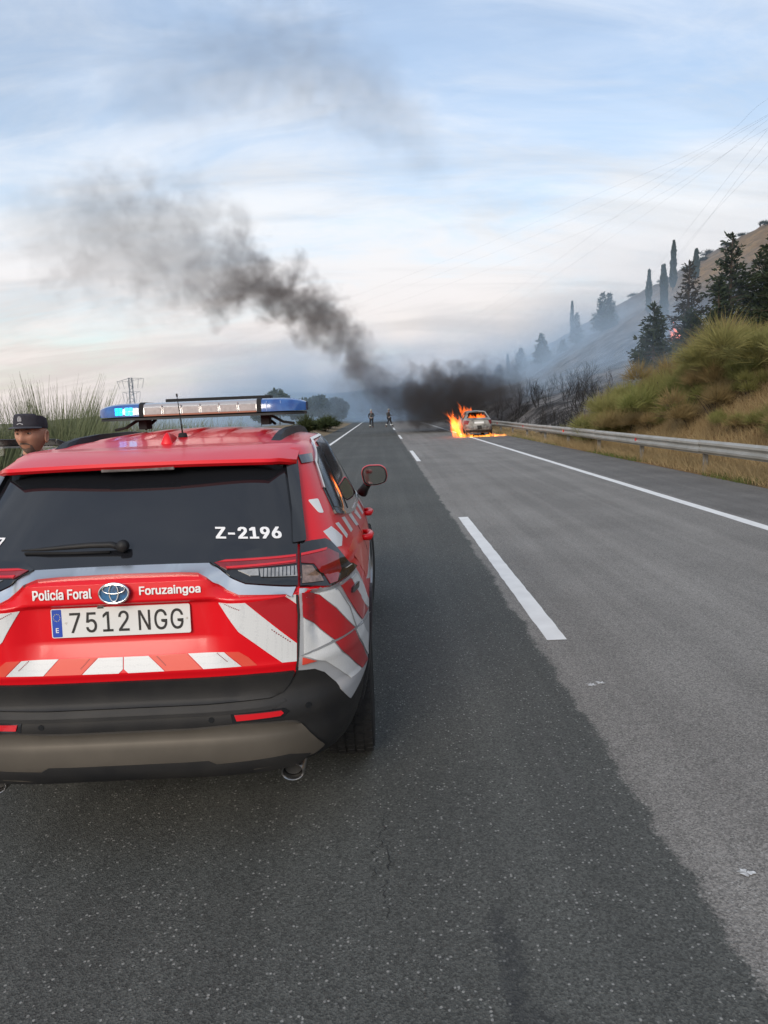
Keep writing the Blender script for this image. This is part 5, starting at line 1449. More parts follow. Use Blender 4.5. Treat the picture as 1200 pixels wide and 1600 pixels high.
def build_trees():
    N_ = 'conifers on the hillside'
    conifer('conifer_tree', 17.1, 45.0, 4.4, 1.45, M_CONIFER, 'small dense dark green conifer rising above the left end of the broom', 1, 1.15)
    conifer('conifer_tree', 20.5, 48.0, 6.3, 1.75, M_CONIFER2, 'sparse brownish conifer with flames glowing through its branches', 2, 0.75, 0.22)
    conifer('conifer_tree', 21.8, 45.0, 7.0, 1.9, M_CONIFER, 'tallest dark conifer with ragged branches near the frame edge', 3, 1.1, 0.08)
    conifer('conifer_tree', 20.6, 44.0, 4.7, 0.85, M_CONIFER, 'slim dark conifer pressed against the tallest conifer', 4, 1.1)
    conifer('conifer_tree', 22.3, 40.0, 7.4, 2.3, M_CONIFER, 'large dark conifer cut off by the right frame edge', 5, 1.1)
    conifer('conifer_tree', 20.0, 46.5, 3.4, 1.3, M_CONIFER, 'low bushy dark conifer between the sparse and the tallest conifer', 6, 1.1)
    conifer('conifer_tree', 23.6, 44.5, 5.2, 1.8, M_CONIFER, 'dark conifer filling the gap behind the tallest conifer', 16, 1.1)
    cypress('cypress_tree', 43.5, 107.5, 6.9, 0.50, 'tall slender cypress standing clear against the sky on the slope', 21)
    cypress('cypress_tree', 26.4, 67.0, 5.8, 0.36, 'thin dark cypress just above the small dense conifer', 22)
    cypress('cypress_tree', 34.0, 91.5, 5.4, 0.40, 'sparse half burnt cypress in thin smoke', 23, sparse=0.35)
    cypress('cypress_tree', 45.0, 103.5, 4.0, 0.52, 'short stout cypress near the hill crest', 24)
    cypress('cypress_tree', 33.9, 127.0, 7.2, 0.36, 'needle thin cypress beside a hazy blue conifer on the ridge', 25)
    cypress('cypress_tree', 27.8, 155.5, 4.2, 0.35, 'faint thin cypress low on the smoky ridge', 26)
    cypress('cypress_tree', 24.0, 165.0, 6.6, 0.38, 'faint cypress spike above the hazy round tree', 27, z=3.0)
    cypress('cypress_tree', 22.6, 215.0, 4.6, 0.34, 'tiny far cypress above the dark smoke, leftmost one', 28, z=5.3)
    cypress('cypress_tree', 26.2, 215.0, 4.6, 0.34, 'tiny far cypress above the dark smoke, second from the left', 29, z=5.3)
    conifer('conifer_tree', 31.3, 114.5, 4.8, 1.15, M_CONIFER, 'hazy blue conifer at the foot of the needle thin cypress', 7, 0.8, leaf=0.34)
    conifer('conifer_tree', 32.4, 105.0, 5.6, 1.6, M_CONIFER, 'broad hazy blue conifer with twin tips on the ridge', 8, 0.8, leaf=0.34)
    conifer('conifer_tree', 33.6, 105.5, 5.0, 1.3, M_CONIFER, 'lower tip of the twin hazy conifer on the ridge', 9, 0.8, leaf=0.34)
    conifer('conifer_tree', 30.8, 121.0, 1.9, 0.8, M_CONIFER, 'tiny hazy conifer on the ridge left of the thin cypress', 10, 0.8, leaf=0.34)
    conifer('conifer_tree', 26.9, 119.5, 5.2, 1.7, M_CONIFER, 'blue grey conifer in smoke above the burnt shrubs', 11, 0.8, leaf=0.36)
    conifer('conifer_tree', 27.2, 138.5, 4.4, 1.45, M_CONIFER, 'fainter blue grey conifer lower down in the smoke', 12, 0.8, leaf=0.38)
    conifer('conifer_tree', 24.6, 148.0, 3.4, 1.3, M_CONIFER, 'faint low conifer lost in the smoke near the road', 13, 0.8, leaf=0.38)
    round_tree('broadleaf_tree', 24.3, 168.0, 6.2, 2.9, 'hazy round tree above the dark smoke of the burning car', 41, z=2.6)
    round_tree('broadleaf_tree', -14.3, 101.0, 4.9, 2.3, 'hazy round tree rising past the blue end of the light bar', 42, z=0.2)
    round_tree('broadleaf_tree', -11.6, 102.0, 4.0, 2.0, 'hazy lower tree next to the round one past the light bar', 43, z=0.2)
    round_tree('broadleaf_tree', -9.2, 104.0, 3.7, 1.9, 'pale hazy tree in the row left of the road', 44, z=0.2)
    round_tree('broadleaf_tree', -6.8, 107.0, 3.4, 1.9, 'palest hazy tree of the row nearest the road', 45, z=0.2)
    round_tree('broadleaf_tree', -16.6, 99.0, 3.2, 1.5, 'small hazy tree left of the round one past the light bar', 46, z=0.2)
build_trees()
def crest_scrub():
    p = broom_proto(260, M_CYPRESS, 700, 0.9, 1.1, mound=True, w=0.06, name='scrub_bush')
    spots = [(88, 196, 1.5), (80, 205, 1.3), (93, 187, 1.2), (72, 160, 1.2), (84, 176, 1.0), (64, 150, 1.1), (76, 182, 0.9), (58, 135, 0.9), (90, 170, 1.1), (69, 196, 1.2)]
    for i, (x, y, s_) in enumerate(spots):
        o = p if i == 0 else copy_tree(p)
        o.location = (x, y, hgt(x, y)); o.rotation_euler = (0, 0, i * 1.3); o.scale = (s_ * 1.3, s_ * 1.3, s_)
        tag(o, 'low dark scrub bush dotted on the dry upper hillside', 'bush', 'scrub bushes on the upper hillside')
crest_scrub()
# ================================================================== PEOPLE
def skin_mesh(joints, edges, root=0, sub=2):
    """joints: {name: ((x,y,z), (rx,ry))}; grows one continuous tapering surface"""
    names = list(joints); idx = {n: i for i, n in enumerate(names)}
    me = bpy.data.meshes.new('figure')
    me.from_pydata([joints[n][0] for n in names], [(idx[a], idx[b]) for a, b in edges], [])
    o = bpy.data.objects.new('figure', me); COL.objects.link(o)
    md = o.modifiers.new('skin', 'SKIN'); md.use_smooth_shade = True; md.branch_smoothing = 0.6
    for i, n in enumerate(names):
        r = joints[n][1]; sv = me.skin_vertices[0].data[i]
        sv.radius = r if isinstance(r, tuple) else (r, r); sv.use_root = (n == names[root])
    sb = o.modifiers.new('sub', 'SUBSURF'); sb.levels = sub; sb.render_levels = sub
    out = bpy.data.meshes.new_from_object(o.evaluated_get(bpy.context.evaluated_depsgraph_get()))
    bpy.data.objects.remove(o); bpy.data.meshes.remove(me)
    V = [v.co.copy() for v in out.vertices]; F = [tuple(p.vertices) for p in out.polygons]
    bpy.data.meshes.remove(out)
    return V, F
def hand(mb_v, mb_f, wrist, d, side, s=1.0):
    """palm and five curled fingers, added to a vertex/face list"""
    d = Vector(d).normalized(); sd = Vector(side).normalized(); n = d.cross(sd).normalized(); w = Vector(wrist)
    J = {'w': (w, 0.026 * s), 'p1': (w + d * 0.045 * s, (0.036 * s, 0.018 * s)), 'p2': (w + d * 0.085 * s, (0.040 * s, 0.016 * s))}
    v, f = skin_mesh(J, [('w', 'p1'), ('p1', 'p2')], 0, 1); o = len(mb_v); mb_v += v; mb_f += [tuple(i + o for i in q) for q in f]
    for k, (off, L_) in enumerate(((-0.030, 0.068), (-0.010, 0.078), (0.010, 0.074), (0.028, 0.058))):
        b = w + d * 0.080 * s + sd * off * s
        J = {'a': (b, 0.0095 * s), 'b': (b + d * L_ * 0.45 * s + n * 0.006 * s, 0.0088 * s), 'c': (b + d * L_ * 0.75 * s + n * 0.022 * s, 0.0080 * s), 'e': (b + d * L_ * 0.9 * s + n * 0.040 * s, 0.0066 * s)}
        v, f = skin_mesh(J, [('a', 'b'), ('b', 'c'), ('c', 'e')], 0, 1); o = len(mb_v); mb_v += v; mb_f += [tuple(i + o for i in q) for q in f]
    b = w + d * 0.03 * s - sd * 0.030 * s
    J = {'a': (b, 0.012 * s), 'b': (b + d * 0.03 * s - sd * 0.022 * s + n * 0.008 * s, 0.0105 * s), 'c': (b + d * 0.058 * s - sd * 0.026 * s + n * 0.02 * s, 0.008 * s)}
    v, f = skin_mesh(J, [('a', 'b'), ('b', 'c')], 0, 1); o = len(mb_v); mb_v += v; mb_f += [tuple(i + o for i in q) for q in f]
def figure_joints(P):
    """pose dict -> joints for the whole body"""
    return {'pelvis': (P['pelvis'], (0.150, 0.105)), 'waist': (P['waist'], (0.140, 0.100)), 'chest': (P['chest'], (0.170, 0.115)), 'neck0': (P['neck'], (0.085, 0.075)), 'neck1': (P['skull'], (0.056, 0.058)),
            'shL': (P['shL'], 0.066), 'elL': (P['elL'], 0.046), 'wrL': (P['wrL'], 0.030), 'shR': (P['shR'], 0.066), 'elR': (P['elR'], 0.046), 'wrR': (P['wrR'], 0.030),
            'hipL': (P['hipL'], (0.092, 0.095)), 'knL': (P['knL'], 0.060), 'anL': (P['anL'], 0.042), 'toL': (P['toL'], (0.042, 0.030)),
            'hipR': (P['hipR'], (0.092, 0.095)), 'knR': (P['knR'], 0.060), 'anR': (P['anR'], 0.042), 'toR': (P['toR'], (0.042, 0.030))}
BODY_EDGES = [('pelvis', 'waist'), ('waist', 'chest'), ('chest', 'neck0'), ('neck0', 'neck1'), ('chest', 'shL'), ('shL', 'elL'), ('elL', 'wrL'), ('chest', 'shR'), ('shR', 'elR'), ('elR', 'wrR'), ('pelvis', 'hipL'), ('hipL', 'knL'), ('knL', 'anL'), ('anL', 'toL'), ('pelvis', 'hipR'), ('hipR', 'knR'), ('knR', 'anR'), ('anR', 'toR')]
def head_mesh(c, yaw, pitch=0.0, s=1.0, nu=56, nv=44):
    """a modelled head, face towards -Y before turning; c is the head centre (eye level)"""
    V, F = [], []
    g = lambda x, x0, w: math.exp(-((x - x0) / w) ** 2)
    for j in range(nv + 1):
        th = math.pi * j / nv
        for i in range(nu):
            ph = 2 * math.pi * i / nu
            x, y, z = math.sin(th) * math.sin(ph), -math.sin(th) * math.cos(ph), math.cos(th)
            # skull egg: width 15.5, depth 19.5, height 23 cm
            X, Y, Z = x * 0.0765, y * 0.097, z * 0.115
            front = max(0.0, -y)
            if Z < 0: X *= 1 - 0.22 * smooth01(-Z / 0.11); Y *= 1 - (0.10 if y < 0 else 0.34) * smooth01(-Z / 0.11)
            if y > 0 and Z > -0.02: Y *= 1.03
            f = front ** 1.5
            d = 0.0
            d += 0.006 * g(Z, 0.024, 0.012) * g(abs(X), 0.030, 0.028)                       # brow
            d -= 0.016 * g(Z, 0.004, 0.013) * g(abs(X), 0.031, 0.016)                       # sockets
            d += 0.006 * g(Z, -0.022, 0.018) * g(abs(X), 0.046, 0.018)                      # cheek bones
            nz = smooth01((0.012 - Z) / 0.05) if Z > -0.040 else max(0, 1 - (-0.040 - Z) / 0.010)
            d += (0.006 + 0.026 * nz) * g(X, 0, 0.0095 + 0.006 * nz) * (1 if -0.052 < Z < 0.022 else 0.0) # nose
            d += 0.006 * g(Z, -0.062, 0.012) * g(X, 0, 0.026)                              # lips
            d -= 0.004 * g(Z, -0.068, 0.0035) * g(X, 0, 0.024)
            d -= 0.004 * g(Z, -0.082, 0.007) * g(X, 0, 0.03)
            d += 0.010 * g(Z, -0.098, 0.014) * g(X, 0, 0.026)                              # chin
            Y -= d * f
            V.append(Vector((X, Y, Z)))
    for j in range(nv):
        for i in range(nu):
            a = j * nu + i; b = j * nu + (i + 1) % nu
            F.append((a, b, b + nu, a + nu))
    # ears
    for sx in (-1, 1):
        o = len(V); n1, n2 = 12, 6
        for k in range(n1):
            t = 2 * math.pi * k / n1
            for q in range(n2):
                u = 2 * math.pi * q / n2
                rr = 1 + 0.30 * math.cos(u)
                V.append(Vector((sx * (0.078 + 0.010 * math.sin(t) * 0 + 0.006 * math.sin(u) + 0.010 * (0.5 + 0.5 * math.cos(t * 1 + 3.14)) * 0), 0.016 + 0.017 * rr * math.sin(t) * 0.9 + 0.004 * math.cos(t), -0.012 + 0.030 * rr * math.cos(t))))
        for k in range(n1):
            for q in range(n2):
                F.append(tuple(o + i for i in (k * n2 + q, k * n2 + (q + 1) % n2, ((k + 1) % n1) * n2 + (q + 1) % n2, ((k + 1) % n1) * n2 + q)))
        # ear bowl
        o = len(V); V.append(Vector((sx * 0.074, 0.016, -0.012)))
        for k in range(n1):
            t = 2 * math.pi * k / n1; V.append(Vector((sx * 0.079, 0.016 + 0.016 * math.sin(t), -0.012 + 0.028 * math.cos(t))))
        F += [(o, o + 1 + k, o + 1 + (k + 1) % n1) for k in range(n1)]
    M_ = Matrix.Translation(Vector(c)) @ Matrix.Rotation(yaw, 4, 'Z') @ Matrix.Rotation(pitch, 4, 'X') @ Matrix.Scale(s, 4)
    return [M_ @ v for v in V], F, M_
def stand_pose(x, y, yaw, h=1.0):
    m = Matrix.Translation((x, y, 0)) @ Matrix.Rotation(yaw, 4, 'Z') @ Matrix.Scale(h, 4)
    P = {'pelvis': (0, 0, 0.93), 'waist': (0, 0, 1.10), 'chest': (0, 0.005, 1.31), 'neck': (0, 0.012, 1.455), 'skull': (0, 0.0, 1.56),
         'shL': (0.175, 0.01, 1.40), 'elL': (0.235, 0.03, 1.11), 'wrL': (0.245, -0.05, 0.86), 'shR': (-0.175, 0.01, 1.40), 'elR': (-0.235, 0.03, 1.11), 'wrR': (-0.245, -0.05, 0.86),
         'hipL': (0.095, 0, 0.88), 'knL': (0.105, -0.01, 0.48), 'anL': (0.11, 0.02, 0.075), 'toL': (0.125, -0.14, 0.035),
         'hipR': (-0.095, 0, 0.88), 'knR': (-0.105, -0.01, 0.48), 'anR': (-0.11, 0.02, 0.075), 'toR': (-0.125, -0.14, 0.035)}
    return P, m
M_SKIN = mat('skin', (0.52, 0.27, 0.18), 0.5, spec=0.4, var=0.5, vscale=25, vdetail=5, color2=(0.44, 0.20, 0.14), bump=0.15, bscale=220)
def clothes(joints, names, edges, grow, root=0):
    J = {n: (joints[n][0], tuple(k * grow[n] for k in joints[n][1]) if isinstance(joints[n][1], tuple) else joints[n][1] * grow[n]) for n in names}
    return skin_mesh(J, edges, root, 2)
def build_officer():
    hx, hy, hz = -2.135, 4.36, 1.655                       # eye level of the head
    x, y = hx - 0.06, hy + 0.03
    root = thing('person', 'police officer in dark cap and grey beard standing behind the car', 'person', (x, y, 0))
    P, m = stand_pose(0, 0, R(4), 1.0)
    off = {'skull': (hx - x, hy - y + 0.012, hz - 0.06), 'neck': (0.03, 0.02, 1.465)}
    for k in P: P[k] = tuple((m @ Vector(P[k]))) if k not in off else off[k]
    J = figure_joints(P)
    V, F = skin_mesh(J, BODY_EDGES, 0, 2)
    for w, e in (('wrL', 'elL'), ('wrR', 'elR')):
        hand(V, F, P[w], Vector(P[w]) - Vector(P[e]), (0, -1, 0.2))
    hv, hf, HM = head_mesh((hx - x, hy - y, hz), R(-4), R(-3), 1.10)
    o = len(V); V += hv; F += [tuple(i + o for i in q) for q in hf]
    mesh_obj('body', V, F, M_SKIN, root, True)
    navy = mat('uniform_navy', (0.020, 0.022, 0.032), 0.85, var=0.5, vscale=40, color2=(0.032, 0.034, 0.045), bump=0.3, bscale=400)
    up = ['pelvis', 'waist', 'chest', 'neck0', 'shL', 'elL', 'wrL', 'shR', 'elR', 'wrR']
    gr = {n: 1.13 for n in J}; gr['wrL'] = gr['wrR'] = 1.3; gr['neck0'] = 1.02
    v, f = clothes(J, up, [e for e in BODY_EDGES if e[0] in up and e[1] in up], gr); mesh_obj('shirt', v, f, navy, root, True)
    lo = ['pelvis', 'hipL', 'knL', 'anL', 'hipR', 'knR', 'anR']; gr = {n: 1.16 for n in J}; gr['anL'] = gr['anR'] = 1.7
    v, f = clothes(J, lo, [e for e in BODY_EDGES if e[0] in lo and e[1] in lo], gr); mesh_obj('trousers', v, f, navy, root, True)
    for s in ('L', 'R'):
        v, f = skin_mesh({'a': (Vector(P['an' + s]) + Vector((0, 0, 0.06)), 0.060), 'b': (P['an' + s], (0.058, 0.055)), 'c': (P['to' + s], (0.052, 0.042))}, [('a', 'b'), ('b', 'c')], 1, 2)
        mesh_obj('boot', v, f, CM['rubber'], root, True)
    mb = MB(); mb.lathe([(0.062, -0.03), (0.070, 0.02), (0.074, 0.045), (0.068, 0.045), (0.060, 0.0)], 20); mb.v = [(v[0] + (hx - x) * 0.8, v[1] * 1.05 + 0.012, v[2] + hz - 0.165) for v in mb.v]; mb.build('collar', navy, root, smooth=True)
    # eyes, brows, beard
    white = mat('eye_white', (0.42, 0.38, 0.35), 0.3); dark = mat('eye_dark', (0.02, 0.014, 0.010), 0.2); hairm = mat('beard_grey', (0.115, 0.085, 0.068), 0.9, var=0.9, vscale=160, color2=(0.24, 0.165, 0.13))
    for sx in (-1, 1):
        mb = MB(); mb.lathe([(0.0001, 0.0115), (0.006, 0.0095), (0.010, 0.005), (0.0115, 0), (0.010, -0.005), (0.006, -0.0095), (0.0001, -0.0115)], 14); mb.v = [tuple(HM @ (Vector((v[0], v[1], v[2] * 0.42)) + Vector((sx * 0.031, -0.0752, 0.003)))) for v in mb.v]
        e = mb.build('eye', white, root, smooth=True)
        mb = MB(); mb.lathe([(0.0001, -0.0025), (0.0045, -0.0018), (0.0052, 0.0)], 12, 'y'); mb.v = [tuple(HM @ (Vector(v) + Vector((sx * 0.031 + 0.001, -0.0862, 0.003)))) for v in mb.v]
        mb.build('iris', dark, e, smooth=True)
        mb = MB(); mb.tube([HM @ Vector((sx * 0.014, -0.0985, 0.019)), HM @ Vector((sx * 0.030, -0.0955, 0.0235)), HM @ Vector((sx * 0.048, -0.082, 0.019))], [0.0035, 0.0042, 0.0022], 6); mb.build('eyebrow', hairm, root, smooth=True)
    hbv = BVHTree.FromPolygons([Vector(v) for v in hv], hf)
    def facepatch(name, poly, off_, m_):
        v2, f2, nb = cdt(poly, 0.006); out = []
        for a, b in v2:
            o_ = HM @ Vector((a, -0.3, b)); d_ = (HM.to_3x3() @ Vector((0, 1, 0))).normalized()
            p, n, i_, di = hbv.ray_cast(o_, d_)
            out.append((p if p else o_ + d_ * 0.22) - d_ * off_)
        return mesh_obj(name, out, f2, m_, root, True)
    facepatch('moustache', [(-0.030, -0.058), (-0.020, -0.048), (0, -0.046), (0.020, -0.048), (0.030, -0.058), (0.026, -0.060), (0.012, -0.056), (0, -0.0565), (-0.012, -0.056), (-0.026, -0.060)], 0.003, hairm)
    facepatch('goatee', [(-0.036, -0.060), (-0.030, -0.058), (-0.024, -0.074), (0, -0.079), (0.024, -0.074), (0.030, -0.058), (0.036, -0.060), (0.034, -0.090), (0.018, -0.106), (-0.018, -0.106), (-0.034, -0.090)], 0.003, hairm)
    # cap: band, soft crown, peak, badge and chevron
    capm = mat('cap_cloth', (0.026, 0.025, 0.034), 0.85, var=0.6, vscale=30, color2=(0.040, 0.038, 0.050), bump=0.3, bscale=400)
    V, F = [], []; n = 40
    rings = [(0.034, 1.04, 1.05, 0), (0.050, 1.05, 1.06, 0), (0.080, 1.02, 1.06, 0.002), (0.101, 0.97, 1.05, 0.004), (0.110, 0.88, 0.96, 0.006), (0.108, 0.55, 0.62, 0.010), (0.106, 0.02, 0.02, 0.012)]
    for z, a, b, ty in rings:
        for i in range(n):
            t = 2 * math.pi * i / n
            yy = -math.cos(t) * 0.097 * b
            V.append(HM @ Vector((math.sin(t) * 0.0775 * a, yy + ty, z - (0.24 * max(0.0, yy + 0.02) if z > 0.06 else 0) - 0.010 * (z > 0.105) * (abs(yy) < 0.05))))
    for k in range(len(rings) - 1):
        for i in range(n): F.append((k * n + i, k * n + (i + 1) % n, (k + 1) * n + (i + 1) % n, (k + 1) * n + i))
    cap = mesh_obj('cap', V, F, capm, root, True); fix_normals(cap); shade_angle(cap, 35)
    V, F = [], []; nb = 25
    for q in range(2):
        for k in range(nb):
            t = -1.25 + 2.5 * k / (nb - 1)
            for s_, dz in ((1.07, 0.004), (1.38, 0.002), (1.62, -0.006)):
                ex = 1.0 + (s_ - 1.07) * max(0, math.cos(t)) ** 0.6
                V.append(HM @ Vector((math.sin(t) * 0.0785 * (1.06 + (s_ - 1.07) * 0.18), -math.cos(t) * 0.099 * (1.04 + (ex - 1) * 1.15), 0.036 + dz * max(0, math.cos(t)) ** 0.5 - 0.004 * q)))
    for q in range(2):
        for k in range(nb - 1):
            for j in range(2):
                a = q * nb * 3 + k * 3 + j; F.append((a, a + 1, a + 4, a + 3))
    for k in range(nb - 1): F.append((k * 3 + 2, k * 3 + 5, nb * 3 + k * 3 + 5, nb * 3 + k * 3 + 2))
    pk = mesh_obj('cap_peak', V, F, mat('cap_peak', (0.055, 0.056, 0.066), 0.6), root, True); fix_normals(pk)
    silver = mat('badge_thread', (0.45, 0.45, 0.48), 0.5)
    CP = lambda x_, z_: HM @ Vector((x_, -0.097 * 1.065 - 0.0015 + 0.012 * (x_ / 0.04) ** 2, z_ - 0.004))
    mb = MB(); mb.bar(CP(-0.017, 0.055), CP(0, 0.062), 0.004, 0.004); mb.bar(CP(0, 0.062), CP(0.017, 0.055), 0.004, 0.004); mb.build('chevron', silver, cap)
    mb = MB()
    for r_ in range(4): mb.bar(CP(-0.009, 0.073 + 0.006 * r_), CP(0.009, 0.073 + 0.006 * r_), 0.0028, 0.003)
    for c_ in (-0.009, 0.0, 0.009): mb.bar(CP(c_, 0.072), CP(c_, 0.092), 0.0028, 0.003)
    mb.bar(CP(-0.007, 0.096), CP(0.007, 0.096), 0.004, 0.003); mb.build('badge', silver, cap)
build_officer()

def build_firefighter(x, y, yaw, label, walk, s=1.0):
    root = thing('person', label, 'person', (x, y, 0), yaw, 'firefighters on the road')
    P, m = stand_pose(0, 0, 0, 1.0)
    if walk:
        P.update({'knL': (0.16, -0.22, 0.50), 'anL': (0.19, -0.34, 0.085), 'toL': (0.20, -0.49, 0.045), 'knR': (-0.14, 0.14, 0.50), 'anR': (-0.17, 0.40, 0.10), 'toR': (-0.18, 0.28, 0.04), 'elR': (-0.30, -0.05, 1.14), 'wrR': (-0.20, -0.26, 1.12), 'elL': (0.28, 0.12, 1.14), 'wrL': (0.30, 0.05, 0.92)})
    else:
        P.update({'elR': (-0.27, 0.02, 1.14), 'wrR': (-0.16, -0.22, 1.05), 'elL': (0.28, 0.0, 1.13), 'wrL': (0.30, -0.20, 0.98), 'anL': (0.17, 0.0, 0.075), 'toL': (0.20, -0.14, 0.035), 'knL': (0.14, -0.02, 0.48)})
    J = figure_joints(P)
    V, F = skin_mesh(J, BODY_EDGES, 0, 1)
    for w, e in (('wrL', 'elL'), ('wrR', 'elR')): hand(V, F, P[w], Vector(P[w]) - Vector(P[e]), (0, -1, 0.2))
    hv, hf, HM = head_mesh((0, -0.01, 1.645), 0, 0, 1.0, 24, 18); o = len(V); V += hv; F += [tuple(i + o for i in q) for q in hf]
    mesh_obj('body', V, F, M_SKIN, root, True)
    coat = mat('turnout_navy', (0.016, 0.018, 0.024), 0.9, var=0.5, vscale=20, color2=(0.03, 0.032, 0.04)); band = mat('reflective_band', (0.62, 0.64, 0.60), 0.5)
    up = ['pelvis', 'waist', 'chest', 'neck0', 'shL', 'elL', 'wrL', 'shR', 'elR', 'wrR']; gr = {n: 1.32 for n in J}; gr['neck0'] = 1.1; gr['pelvis'] = 1.25
    v, f = clothes(J, up, [e for e in BODY_EDGES if e[0] in up and e[1] in up], gr); mesh_obj('coat', v, f, coat, root, True)
    lo = ['pelvis', 'hipL', 'knL', 'anL', 'hipR', 'knR', 'anR']; gr = {n: 1.30 for n in J}; gr['anL'] = gr['anR'] = 1.7
    v, f = clothes(J, lo, [e for e in BODY_EDGES if e[0] in lo and e[1] in lo], gr); mesh_obj('trousers', v, f, coat, root, True)
    mb = MB(); mb.lathe([(0.20, 0.90), (0.21, 0.93), (0.20, 0.965)], 20); mb.v = [(a * 1.0, b * 0.78, c) for a, b, c in mb.v]; mb.build('waist_band', band, root, smooth=True)
    for sd in ('L', 'R'):
        k_, a_ = Vector(P['kn' + sd]), Vector(P['an' + sd])
        if walk or sd == 'L':
            mb = MB(); mb.tube([a_.lerp(k_, 0.22), a_.lerp(k_, 0.44)], [0.088, 0.092], 12); mb.build('ankle_band', band, root, smooth=True)
        v, f = skin_mesh({'a': (a_ + (k_ - a_).normalized() * 0.10, 0.072), 'b': (a_, (0.066, 0.062)), 'c': (P['to' + sd], (0.058, 0.046))}, [('a', 'b'), ('b', 'c')], 1, 1); mesh_obj('boot', v, f, CM['rubber'], root, True)
    mb = MB(); mb.lathe([(0.0, 0.155), (0.05, 0.150), (0.10, 0.115), (0.122, 0.06), (0.128, 0.0), (0.135, -0.01), (0.128, -0.03)], 20); mb.v = [tuple(Vector((v[0] * 0.92, v[1] * 1.12, v[2] + 1.665))) for v in mb.v]
    mb.build('helmet', mat('helmet_grey', (0.42, 0.44, 0.42), 0.4), root, smooth=True)
    mb = MB(); mb.tube([(0, 0.17, 1.02), (0, 0.18, 1.42)], 0.075, 10); mb.build('air_cylinder', mat('cylinder_grey', (0.12, 0.12, 0.11), 0.5), root, smooth=True)
build_firefighter(-0.96, 70.8, R(168), 'firefighter standing on the road with pale helmet and waist band', False)
build_firefighter(0.78, 70.6, R(100), 'firefighter striding across the lane line in dark smoke', True)
def build_watcher():
    x, y = 99.0, 190.0
    root = thing('person', 'tiny person standing on the hill crest against the sky', 'person', (x, y, hgt(x, y) - 0.1), R(20))
    P, m = stand_pose(0, 0, 0); J = figure_joints(P); V, F = skin_mesh(J, BODY_EDGES, 0, 1)
    hv, hf, HM = head_mesh((0, -0.01, 1.645), 0, 0, 1.0, 16, 12); o = len(V); V += hv; F += [tuple(i + o for i in q) for q in hf]
    for w, e in (('wrL', 'elL'), ('wrR', 'elR')): hand(V, F, P[w], Vector(P[w]) - Vector(P[e]), (0, -1, 0.2))
    mesh_obj('body', V, F, M_SKIN, root, True)
    dark = mat('dark_clothes', (0.02, 0.022, 0.026), 0.9)
    for nm, part in (('coat', ['pelvis', 'waist', 'chest', 'neck0', 'shL', 'elL', 'wrL', 'shR', 'elR', 'wrR']), ('trousers', ['pelvis', 'hipL', 'knL', 'anL', 'hipR', 'knR', 'anR'])):
        v, f = clothes(J, part, [e for e in BODY_EDGES if e[0] in part and e[1] in part], {n: 1.25 for n in J}); mesh_obj(nm, v, f, dark, root, True)
build_watcher()

